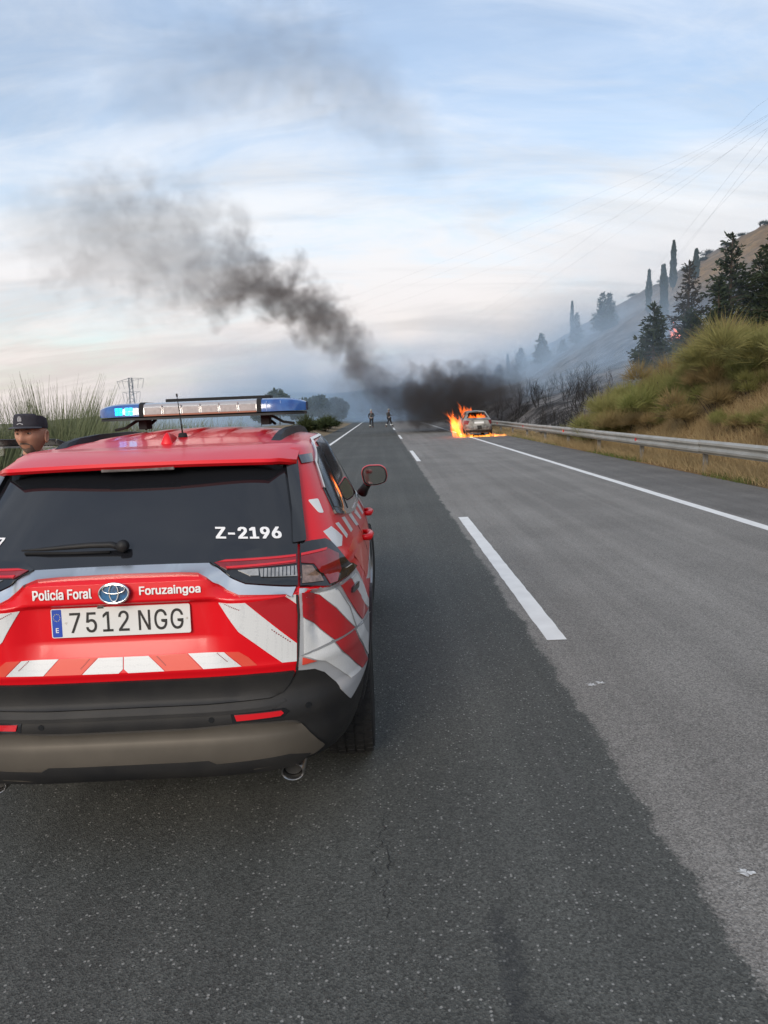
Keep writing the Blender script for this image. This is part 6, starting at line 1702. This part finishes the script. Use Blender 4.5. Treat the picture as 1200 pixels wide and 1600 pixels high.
# ================================================================== BURNING CAR
def build_burning_car():
    cx, cy = 5.42, 39.6
    car = thing('burning_car', 'silver hatchback sedan ablaze, straddling the shoulder line', 'car', (cx, cy, 0), R(1.5))
    paint = mat('scorched_paint', (0.40, 0.39, 0.36), 0.55, metal=0.2, var=1.0, vscale=2.0, vdetail=9, color2=(0.05, 0.045, 0.04))
    char = mat('charred_metal', (0.014, 0.013, 0.012), 0.85, var=0.6, vscale=6, color2=(0.05, 0.045, 0.04))
    yrz = [0.22, 0.34, 0.50, 0.62, 0.80, 0.96, 1.01, 1.40, 1.43]; yry = [0.12, 0.03, 0.0, 0.03, 0.05, 0.10, 0.32, 0.88, 1.05]
    wz = [0.22, 0.40, 0.60, 0.80, 0.95, 1.02, 1.40, 1.43]; wx = [0.74, 0.82, 0.845, 0.84, 0.80, 0.76, 0.56, 0.50]
    yfz = [0.22, 0.45, 0.65, 0.80, 0.93, 1.00, 1.40, 1.43]; yfy = [4.05, 4.20, 4.15, 3.95, 3.3, 3.0, 2.2, 2.1]
    zs = np.unique(np.concatenate([np.linspace(0.22, 1.43, 40), yrz])); n = 60; V, rows = [], []
    def outline(z):
        yr, w, yf = interp(z, yrz, yry), interp(z, wz, wx), interp(z, yfz, yfy); ym = 1.6 if z < 1.0 else 1.5
        t = np.linspace(0, math.pi, 600); s, c = np.sin(t), np.cos(t); e = 4.2
        x = w * s ** (2 / e); y = np.where(c > 0, ym - (ym - yr) * np.abs(c) ** (2 / e), ym + (yf - ym) * np.abs(c) ** (2 / 3.2))
        L_ = np.concatenate([[0], np.cumsum(np.hypot(np.diff(x), np.diff(y)))]); q = np.linspace(0, L_[-1], n)
        return np.interp(q, L_, x), np.interp(q, L_, y)
    for z in zs:
        x, y = outline(z); x[0] = x[-1] = 0
        r = [(a, b, z) for a, b in zip(x, y)] + [(-a, b, z) for a, b in zip(x[1:-1][::-1], y[1:-1][::-1])]
        rows.append(range(len(V), len(V) + len(r))); V += r
    x, y = outline(1.43); x[0] = x[-1] = 0
    for k in range(1, 7):
        s = 1 - k / 6; r = [(a * s, 1.55 + (b - 1.55) * (0.1 + 0.9 * s), 1.43 + 0.035 * (1 - s * s)) for a, b in zip(x, y)] + [(-a * s, 1.55 + (b - 1.55) * (0.1 + 0.9 * s), 1.43 + 0.035 * (1 - s * s)) for a, b in zip(x[1:-1][::-1], y[1:-1][::-1])]
        rows.append(range(len(V), len(V) + len(r))); V += r
    F = []; m = len(rows[0])
    for a, b in zip(rows[:-1], rows[1:]):
        for i in range(m): F.append((a[i], a[(i + 1) % m], b[(i + 1) % m], b[i]))
    def ctr(f): return sum((Vector(V[i]) for i in f), Vector()) / len(f)
    def hole(f):
        c = ctr(f)
        if 1.06 < c.z < 1.36 and c.y < 1.2 and abs(c.x) < interp(c.z, [1.06, 1.36], [0.60, 0.47]): return True          # rear window gone
        if 1.05 < c.z < 1.36 and abs(c.x) > 0.5 and (1.05 < c.y < 1.75 or 1.85 < c.y < 2.6): return True                # side windows gone
        if abs(c.x) > 0.6 and any(math.hypot(c.y - ay, c.z - 0.30) < 0.33 for ay in (0.80, 3.30)): return True
        return False
    b = mesh_obj('body', V, [f for f in F if not hole(f)], paint, car, True); fix_normals(b)
    sol = b.modifiers.new('solid', 'SOLIDIFY'); sol.thickness = 0.03; sol.offset = -1
    bv = BVHTree.FromPolygons([Vector(v) for v in V], F)
    def rear(name, poly, off, th, m_, mirror=False, parent=car):
        if mirror: poly = [(-a, c) for a, c in poly][::-1]
        v2, f2, nb = cdt(poly, 0.05); out = []
        for a, c in v2:
            p, nn, i_, d_ = bv.ray_cast(Vector((a, -1, c)), Vector((0, 1, 0))); out.append((p if p else Vector((a, 0.3, c))) + Vector((0, -off, 0)))
        k = len(out); fb = [tuple(f) for f in f2] + [(i, (i + 1) % nb, (i + 1) % nb + k, i + k) for i in range(nb)]
        o = mesh_obj(name, out + [q + Vector((0, th, 0)) for q in out], fb, m_, parent, False); fix_normals(o); return o
    for mi in (False, True):
        rear('tail_lamp', [(0.52, 0.90), (0.72, 0.93), (0.80, 0.86), (0.78, 0.72), (0.62, 0.70)], 0.02, 0.03, mat('scorched_lamp', (0.30, 0.03, 0.03), 0.3, var=0.9, vscale=9, color2=(0.06, 0.02, 0.02)), mi)
    rear('boot_seam', [(-0.55, 0.965), (0.55, 0.965), (0.58, 0.95), (-0.58, 0.95)], 0.012, 0.02, char)
    rear('number_plate', [(-0.26, 0.845), (0.26, 0.845), (0.26, 0.74), (-0.26, 0.74)], 0.02, 0.02, mat('plate_plain', (0.72, 0.72, 0.70), 0.5))
    rear('bumper', [(-0.80, 0.60), (0.80, 0.60), (0.82, 0.46), (0.6, 0.40), (-0.5, 0.42), (-0.80, 0.46)], 0.03, 0.05, mat('bumper_scorched', (0.26, 0.25, 0.235), 0.6, var=0.9, vscale=5, color2=(0.07, 0.065, 0.06)))
    rear('bumper_gap', [(-0.12, 0.64), (0.12, 0.64), (0.14, 0.44), (-0.10, 0.42)], 0.045, 0.03, char)
    rear('melted_valance', [(-0.72, 0.40), (0.74, 0.38), (0.66, 0.26), (0.2, 0.24), (-0.3, 0.27), (-0.66, 0.25)], 0.02, 0.05, char)
    mb = MB(); mb.box((0, 2.1, 0.42), (1.25, 3.2, 0.34)); mb.build('underbody', char, car)
    for sx in (-0.34, 0.34):
        mb = MB(); mb.box((sx, 1.75, 0.80), (0.48, 0.14, 0.60)); mb.box((sx, 1.75, 1.14), (0.22, 0.10, 0.16)); mb.build('seat_frame', char, car, bevel=0.03)
    for ay in (0.80, 3.30):
        for sx in (-1, 1):
            w = MB(); w.lathe([(0.0, 0.07), (0.16, 0.075), (0.18, 0.09), (0.27, 0.085), (0.30, 0.06), (0.30, -0.06), (0.27, -0.085), (0.0, -0.08)], 28, 'x'); w.v = [(sx * v[0], v[1], v[2]) for v in w.v]
            o = w.build('wheel', char, car, smooth=True); o.location = (sx * 0.735, ay, 0.292)
    return car
build_burning_car()

# ------------------------------------------------------------------ flames (the fire gives off its own light)
def flame_material(name, col, strength):
    m = bpy.data.materials.new(name); m.use_nodes = True
    nt = m.node_tree; nt.nodes.clear(); L = nt.links.new; N = nt.nodes.new
    out = N('ShaderNodeOutputMaterial'); e = N('ShaderNodeEmission'); e.inputs['Color'].default_value = (*col, 1); e.inputs['Strength'].default_value = strength
    L(e.outputs[0], out.inputs['Volume'])
    return m
M_FLAME = flame_material('flame', (1.0, 0.15, 0.014), 4.6)
M_FLAME_LOW = flame_material('flame_ground', (1.0, 0.30, 0.04), 6.0)
def tongue(mb, base, h, w, lean, seed):
    g = random.Random(seed); n = 9; k = 9
    ph = [g.uniform(0, 6.28) for _ in range(4)]; V, F = [], []
    for i in range(k + 1):
        t = i / k
        r = w * (0.55 + 0.9 * math.sin(math.pi * min(1, t * 0.95 + 0.12)) ** 1.2) * (1 - t) ** 0.55 if i < k else 0.004
        c = Vector(base) + Vector((lean[0] * t * t * h + 0.13 * h * math.sin(3.1 * t * 2 + ph[0]) * t, lean[1] * t * t * h + 0.08 * h * math.sin(4.7 * t + ph[1]) * t, h * t))
        for j in range(n):
            a = 2 * math.pi * j / n
            q = r * (1 + 0.28 * math.sin(2 * a + ph[2] + 4 * t) + 0.16 * math.sin(3 * a + ph[3] - 6 * t))
            V.append(c + Vector((q * math.cos(a), q * 0.8 * math.sin(a), 0)))
    for i in range(k):
        for j in range(n): F.append((i * n + j, i * n + (j + 1) % n, (i + 1) * n + (j + 1) % n, (i + 1) * n + j))
    F += [tuple(range(n - 1, -1, -1)), tuple(range(k * n, k * n + n))]
    mb.add(V, F)
def fire(name, label, spots, m, loc):
    root = thing(name, label, 'fire', loc)
    for i, (x, y, z, h, w, lx) in enumerate(spots):
        mb = MB(); tongue(mb, (x, y, z), h, w, (lx, 0.1), int(abs(x * 977 + y * 331 + i * 71)) % 9973)
        mb.build('flame_tongue', m, root, smooth=True)
    return root
def build_fires():
    bx, by = 5.42, 39.6
    g = random.Random(3)
    # tall flames up the left flank of the car
    sp = []
    for k in range(34):
        t = k / 33
        sp.append((g.uniform(-0.32, 0.16), g.uniform(-0.1, 2.4), g.choice((0.02, 0.02, 0.25, 0.5)), g.uniform(0.30, 1.25), g.uniform(0.045, 0.115), g.uniform(-0.55, -0.05)))
    sp += [(-0.22, 0.15, 0.02, 1.45, 0.11, -0.25), (-0.06, 0.1, 0.02, 1.05, 0.10, -0.3), (-0.34, 0.3, 0.02, 0.8, 0.10, -0.5), (-0.30, 0.6, 0.7, 0.8, 0.06, -0.2)]
    fire('fire', 'tall orange flames licking up the left flank of the burning car', sp, M_FLAME, (bx - 1.0, by, 0))
    # low flames and burning fuel on the asphalt behind the bumper
    sp = []
    for k in range(34):
        x = -1.05 + 2.5 * k / 33 + g.uniform(-.04, .04)
        big = 1.0 if x < -0.3 else (0.9 if 0.35 < x < 0.85 else 0.42)
        sp.append((x, g.uniform(-0.35, 0.1), 0.005, (0.14 + 0.20 * g.random()) * big + 0.03, g.uniform(0.05, 0.10), g.uniform(-0.5, 0.2)))
    fire('ground_fire', 'low yellow flames of burning fuel on the asphalt under the burning car', sp, M_FLAME_LOW, (bx, by, 0))
    # inside the cabin and breaking out through the roof line
    sp = [(0.30, 1.0, 0.98, 0.36, 0.13, -0.2), (0.12, 1.1, 0.96, 0.34, 0.13, -0.3), (0.42, 1.15, 0.98, 0.30, 0.10, -0.2), (-0.10, 1.2, 0.95, 0.30, 0.11, -0.2), (-0.34, 1.2, 0.95, 0.30, 0.10, -0.2), (-0.25, 1.35, 0.98, 0.32, 0.10, -0.2), (0.2, 1.6, 0.95, 0.36, 0.13, 0.0)]
    fire('cabin_fire', 'orange fire filling the empty rear window of the burning car', sp, M_FLAME, (bx, by, 0))
    sp = [(-0.40, 2.6, 1.20, 0.62, 0.12, -0.35), (-0.25, 2.8, 1.25, 0.50, 0.10, -0.3), (-0.62, 2.4, 1.05, 0.75, 0.10, -0.3), (-0.78, 2.2, 1.35, 0.75, 0.06, -0.2), (-0.05, 2.9, 1.3, 0.42, 0.09, -0.2)]
    fire('roof_fire', 'ragged flames leaping above the roof of the burning car', sp, M_FLAME, (bx, by, 0))
    x, y = 23.6, 56.0
    sp = [(k * 0.28 - 0.8 + g.uniform(-.1, .1), g.uniform(-.3, .3), 0.0, g.uniform(0.6, 1.7), g.uniform(0.14, 0.24), -0.2) for k in range(7)]
    fire('hill_fire', 'orange flames on the hillside glimpsed behind the sparse conifer', sp, M_FLAME, (x, y, hgt(x, y)))
build_fires()

# ================================================================== PYLON AND WIRES
def build_pylon():
    X, Y = -134.5, 390.0
    root = thing('pylon', 'distant grey lattice power pylon above the lit blue lamp', 'pylon', (X, Y, -0.45), R(8))
    m = mat('pylon_steel', (0.20, 0.21, 0.23), 0.6, metal=0.3)
    H = 24.6; t = 0.20
    mb = MB()
    def half(z): return interp(z, [0, 8, 18, H], [2.6, 1.5, 0.85, 0.75])
    for sx in (-1, 1):
        for sy in (-1, 1):
            zs = np.linspace(0, H, 9)
            for a, b in zip(zs[:-1], zs[1:]): mb.bar((sx * half(a), sy * half(a), a), (sx * half(b), sy * half(b), b), t, t)
    mb.build('mast_leg', m, root)
    mb = MB()
    zs = np.linspace(0.5, H, 15)
    for i, (a, b) in enumerate(zip(zs[:-1], zs[1:])):
        s = 1 if i % 2 else -1
        for sy in (-1, 1): mb.bar((s * half(a), sy * half(a), a), (-s * half(b), sy * half(b), b), t * 0.7, t * 0.7)
        for sx in (-1, 1): mb.bar((sx * half(a), s * half(a), a), (sx * half(b), -s * half(b), b), t * 0.7, t * 0.7)
    mb.build('lattice', m, root)
    for z, w0, tip in ((H - 0.2, 7.0, -1.8), (H - 7.6, 4.6, 0.0)):
        mb = MB()
        for sx in (-1, 1):
            mb.bar((0, 0.5, z), (sx * w0, 0, z + tip * (1 if sx < 0 else 0.2)), t, t); mb.bar((0, -0.5, z), (sx * w0, 0, z + tip * (1 if sx < 0 else 0.2)), t, t); mb.bar((0, 0, z - 1.5), (sx * w0 * 0.9, 0, z - 0.2 + tip * (1 if sx < 0 else 0.2)), t * 0.8, t * 0.8)
        mb.build('cross_arm', m, root)
        for k in range(6):
            x = w0 * (-1 + 2 * k / 5)
            mb = MB(); mb.tube([(x, 0, z - 0.3 + tip * 0.6 * (x < 0)), (x * 0.93, 0, z - 3.0), (x * 0.82, 0, z - 5.6)], [0.10, 0.12, 0.08], 5); mb.build('insulator', mat('insulator', (0.12, 0.12, 0.14), 0.5), root)
build_pylon()
def cam_ray_point(u, v, Y):
    """point at depth Y on the line of sight through a place measured in the photograph"""
    q = scene.camera.matrix_world.to_3x3() @ Vector(((u - 600) / 1109.0, -(v - 800) / 1109.0, -1.0))
    return EYE + q * (Y / q.y)
def build_wires():
    m = mat('cable', (0.10, 0.10, 0.11), 0.6)
    sets = [('highest of the three power lines sweeping to the far pylon', [(1420, 40, 110), (1200, 154, 150), (1117, 221, 168), (950, 296, 215), (700, 406, 290), (420, 512, 340), (183, 597, 390)]),
            ('middle one of the three power lines sweeping to the far pylon', [(1420, 75, 110), (1200, 179, 150), (950, 317, 215), (700, 423, 290), (420, 524, 340), (195, 598, 390)]),
            ('lowest of the three power lines sweeping to the far pylon', [(1420, 105, 110), (1200, 200, 150), (967, 337, 210), (700, 444, 290), (420, 538, 340), (218, 595, 390)]),
            ('upper of two steep power lines crossing the sky above the ridge', [(1420, 30, 110), (1200, 181, 150), (1054, 271, 190), (833, 433, 270), (640, 560, 360)]),
            ('lower of two steep power lines crossing the sky above the ridge', [(1420, 50, 110), (1200, 187, 150), (1117, 254, 168), (992, 346, 210), (775, 492, 300), (640, 575, 370)]),
            ('first of three wires dropping behind the cypress on the crest', [(1420, -20, 100), (1200, 202, 140), (1058, 379, 200), (985, 470, 260)]),
            ('second of three wires dropping behind the cypress on the crest', [(1420, 5, 100), (1200, 221, 140), (1075, 383, 200), (990, 480, 260)]),
            ('third of three wires dropping behind the cypress on the crest', [(1420, 30, 100), (1200, 244, 140), (1080, 372, 200), (1000, 478, 260)])]
    for lab, pts in sets:
        P3 = [cam_ray_point(*p) for p in pts]; pts2 = []
        for i in range(len(P3) - 1):
            p0 = P3[max(i - 1, 0)]; p1 = P3[i]; p2 = P3[i + 1]; p3 = P3[min(i + 2, len(P3) - 1)]
            for k in range(6):
                t = k / 6; pts2.append(0.5 * ((2 * p1) + (p2 - p0) * t + (2 * p0 - 5 * p1 + 4 * p2 - p3) * t * t + (3 * p1 - p0 - 3 * p2 + p3) * t ** 3))
        pts2.append(P3[-1])
        mb = MB(); mb.tube(pts2, 0.012, 4); tag(mb.build('power_line', m), lab, 'cable', 'overhead power lines')
build_wires()
# ================================================================== SMOKE AND HAZE
class VN:
    """small helper for volume node trees"""
    def __init__(s, name, color, aniso=0.0, step=1.0):
        s.m = bpy.data.materials.new(name); s.m.use_nodes = True; s.nt = s.m.node_tree; s.nt.nodes.clear()
        s.L = s.nt.links.new
        s.out = s.N('ShaderNodeOutputMaterial'); s.pv = s.N('ShaderNodeVolumePrincipled')
        s.pv.inputs['Color'].default_value = (*color, 1); s.pv.inputs['Anisotropy'].default_value = aniso
        s.L(s.pv.outputs[0], s.out.inputs['Volume'])
        s.tc = s.N('ShaderNodeTexCoord'); s.pos = s.tc.outputs['Object']
        s.m.cycles.volume_step_rate = step
    def N(s, t): return s.nt.nodes.new(t)
    def math(s, op, *a):
        n = s.N('ShaderNodeMath'); n.operation = op
        for i, v in enumerate(a):
            if isinstance(v, (int, float)): n.inputs[i].default_value = v
            else: s.L(v, n.inputs[i])
        return n.outputs[0]
    def vmath(s, op, *a):
        n = s.N('ShaderNodeVectorMath'); n.operation = op
        for i, v in enumerate(a):
            if isinstance(v, tuple): n.inputs[i].default_value = v
            elif isinstance(v, (int, float)): n.inputs['Scale'].default_value = v
            else: s.L(v, n.inputs[i])
        return n.outputs[0]
    def sep(s, v): n = s.N('ShaderNodeSeparateXYZ'); s.L(v, n.inputs[0]); return n.outputs
    def noise(s, v, scale, detail, rough=0.55, color=False):
        n = s.N('ShaderNodeTexNoise'); n.inputs['Scale'].default_value = scale; n.inputs['Detail'].default_value = detail; n.inputs['Roughness'].default_value = rough
        s.L(v, n.inputs['Vector']); return n.outputs[1 if color else 0]
    def remap(s, v, a, b, c, d):
        n = s.N('ShaderNodeMapRange'); n.interpolation_type = 'SMOOTHSTEP'
        for k, q in zip(('From Min', 'From Max', 'To Min', 'To Max'), (a, b, c, d)): n.inputs[k].default_value = q
        s.L(v, n.inputs['Value']); return n.outputs[0]
    def curve(s, v, pts):
        n = s.N('ShaderNodeFloatCurve'); c = n.mapping.curves[0]
        c.points[0].location = pts[0]; c.points[1].location = pts[-1]
        for p in pts[1:-1]: c.points.new(*p)
        for p in c.points: p.handle_type = 'AUTO'
        n.mapping.update(); s.L(v, n.inputs['Value']); return n.outputs[0]
    def density(s, v): s.L(v, s.pv.inputs['Density'])

def plume(name, label, path, origin, basis, color, dens_k, nscale, warp, edge, step, swell=1.75, yflat=1.0):
    """path: (s, n, radius, density) along the local x axis of a smoke trail"""
    V = VN(name, color, 0.1, step)
    s0, s1 = path[0][0], path[-1][0]; nmin = min(p[1] for p in path); nmax = max(p[1] for p in path); rmax = max(p[2] for p in path); dmax = max(p[3] for p in path)
    w = V.noise(V.pos, nscale, 3, 0.6, True)
    w = V.vmath('SCALE', V.vmath('SUBTRACT', w, (0.5, 0.5, 0.5)), warp)
    p = V.vmath('ADD', V.pos, w)
    x, y, z = V.sep(p)
    t = V.math('DIVIDE', V.math('SUBTRACT', x, s0), s1 - s0)
    zc = V.math('MULTIPLY_ADD', V.curve(t, [((q[0] - s0) / (s1 - s0), (q[1] - nmin) / (nmax - nmin + 1e-6)) for q in path]), nmax - nmin, nmin)
    r = V.math('MULTIPLY', V.curve(t, [((q[0] - s0) / (s1 - s0), q[2] / rmax) for q in path]), rmax)
    am = V.math('MULTIPLY', V.curve(t, [((q[0] - s0) / (s1 - s0), q[3] / dmax) for q in path]), dmax * dens_k)
    dz = V.math('DIVIDE', V.math('SUBTRACT', z, zc), r); dy = V.math('DIVIDE', V.math('MULTIPLY', y, yflat), r)
    d = V.math('SQRT', V.math('ADD', V.math('MULTIPLY', dz, dz), V.math('MULTIPLY', dy, dy)))
    n2 = V.noise(V.vmath('ADD', V.pos, V.vmath('SCALE', w, 0.6)), nscale * 2.2, 5, 0.62)
    d = V.math('ADD', d, V.math('MULTIPLY', V.math('SUBTRACT', n2, 0.5), edge))
    f = V.remap(d, 0.15, 1.05, 1, 0)
    V.density(V.math('MULTIPLY', f, am))
    mb = MB(); pts = [(q[0], 0, q[1]) for q in path]
    a, b = Vector(pts[0]), Vector(pts[1]); pts = [tuple(a - (b - a).normalized() * path[0][2] * 1.2)] + pts
    a, b = Vector(pts[-1]), Vector(pts[-2]); pts = pts + [tuple(a - (b - a).normalized() * path[-1][2] * 1.2)]
    mb.tube(pts, [path[0][2] * swell] + [q[2] * swell for q in path] + [path[-1][2] * swell], 14)
    if yflat > 1.01: mb.v = [(v[0], v[1] / yflat * 1.1, v[2]) for v in mb.v]
    o = mb.build(name, V.m); o.matrix_world = Matrix.Translation(origin) @ basis
    return tag(o, label, 'smoke', kind='stuff')
def rot_basis(al):
    ex = Vector((-math.cos(al), 0, math.sin(al))); ez = Vector((math.sin(al), 0, math.cos(al))); ey = ez.cross(ex)
    return Matrix((ex, ey, ez)).transposed().to_4x4()
SOOT = (0.19, 0.158, 0.150)
plume('smoke_plume', 'dark smoke trail climbing away across the sky above the police car', [(-0.6, 0.6, 1.8, 0.08), (0.4, 1.1, 2.0, 0.10), (2.8, 3.4, 2.5, 0.20), (6.5, 5.2, 3.0, 0.36), (11.7, 6.2, 3.4, 0.50), (16.9, 6.0, 3.8, 0.50), (21.3, 4.6, 5.4, 0.26), (26.0, 3.6, 7.8, 0.085), (31.2, 2.6, 9.4, 0.062), (37.1, 1.2, 8.6, 0.056), (42.2, -1.0, 6.6, 0.034), (46.5, -3.4, 4.5, 0.0)],
      Vector((0, 80, 0)), rot_basis(R(35)), SOOT, 1.35, 0.20, 6.5, 2.4, 0.2, swell=1.55, yflat=1.5)
plume('smoke_bank', 'black smoke billowing over the lanes behind the burning car', [(-11.0, 2.3, 2.1, 0.04), (-9.2, 2.3, 2.6, 0.22), (-7.4, 2.3, 2.7, 0.46), (-5.2, 2.2, 2.6, 0.66), (-3.2, 2.2, 2.5, 0.66), (-1.5, 2.4, 2.3, 0.36), (0.4, 2.9, 2.3, 0.15), (2.2, 3.2, 2.1, 0.07), (4.0, 3.0, 1.6, 0.0)],
      Vector((0, 52, 0)), rot_basis(0.0), (0.14, 0.125, 0.12), 1.15, 0.42, 3.2, 2.5, 0.18, yflat=0.5)
plume('smoke_wisps', 'faint grey smoke wisps high in the sky above the plume', [(-11, 30, 4.5, 0.0), (-7, 35, 7.0, 0.020), (2, 42.0, 8.6, 0.034), (11, 45, 8.8, 0.034), (20, 44.5, 8.2, 0.030), (28, 43, 7.4, 0.024), (37, 42, 5.5, 0.0)],
      Vector((0, 104, 3.5)), rot_basis(0.0), (0.22, 0.21, 0.22), 1.0, 0.16, 7.0, 1.9, 0.3)
def white_smoke():
    V = VN('pale_smoke', (0.66, 0.83, 1.0), 0.0, 0.8)
    x, y, z = V.sep(V.pos)
    slope = V.math('MULTIPLY', V.math('MAXIMUM', V.math('SUBTRACT', x, 15.0), 0.0), 0.40)
    h = V.math('MAXIMUM', V.math('SUBTRACT', z, slope), 0.0)
    fall = V.math('EXPONENT', V.math('MULTIPLY', h, -0.17))
    n = V.noise(V.vmath('MULTIPLY', V.pos, (1.0, 0.7, 1.4)), 0.085, 5, 0.6)
    n = V.remap(n, 0.36, 0.66, 0.25, 1.6)
    ex = V.math('MULTIPLY', V.remap(x, 36.0, 50.0, 1, 0), V.remap(x, -46.0, -18.0, 0, 1))
    ey = V.math('MULTIPLY', V.remap(y, 90.0, 100.0, 0, 1), V.remap(z, 13.0, 19.0, 1, 0))
    V.density(V.math('MULTIPLY', V.math('MULTIPLY', fall, n), V.math('MULTIPLY', V.math('MULTIPLY', ex, ey), 0.088)))
    mb = MB(); mb.box((1.0, 131.0, 9.4), (98, 80, 20.4)); o = mb.build('pale_smoke', V.m)
    tag(o, 'pale blue smoke lying over the burnt slope and the road ahead', 'smoke', kind='stuff')
white_smoke()
def near_slope_smoke():
    V = VN('slope_smoke', (0.66, 0.83, 1.0), 0.0, 0.6)
    x, y, z = V.sep(V.pos)
    h = V.math('MAXIMUM', V.math('SUBTRACT', z, V.math('MULTIPLY', V.math('MAXIMUM', V.math('SUBTRACT', x, 10.0), 0.0), 0.36)), 0.0)
    n = V.remap(V.noise(V.pos, 0.16, 5, 0.62), 0.38, 0.66, 0.15, 1.6)
    e = V.math('MULTIPLY', V.math('MULTIPLY', V.remap(x, 9.0, 14.0, 0, 1), V.remap(x, 24.0, 31.0, 1, 0)), V.math('MULTIPLY', V.remap(y, 38.0, 50.0, 0, 1), V.remap(y, 68.0, 76.0, 1, 0)))
    V.density(V.math('MULTIPLY', V.math('MULTIPLY', V.math('EXPONENT', V.math('MULTIPLY', h, -0.30)), n), V.math('MULTIPLY', e, 0.14)))
    mb = MB(); mb.box((20.0, 57.0, 7.6), (23, 38, 15.0)); o = mb.build('slope_smoke', V.m)
    tag(o, 'thin bluish smoke drifting off the blackened slope', 'smoke', kind='stuff')
near_slope_smoke()
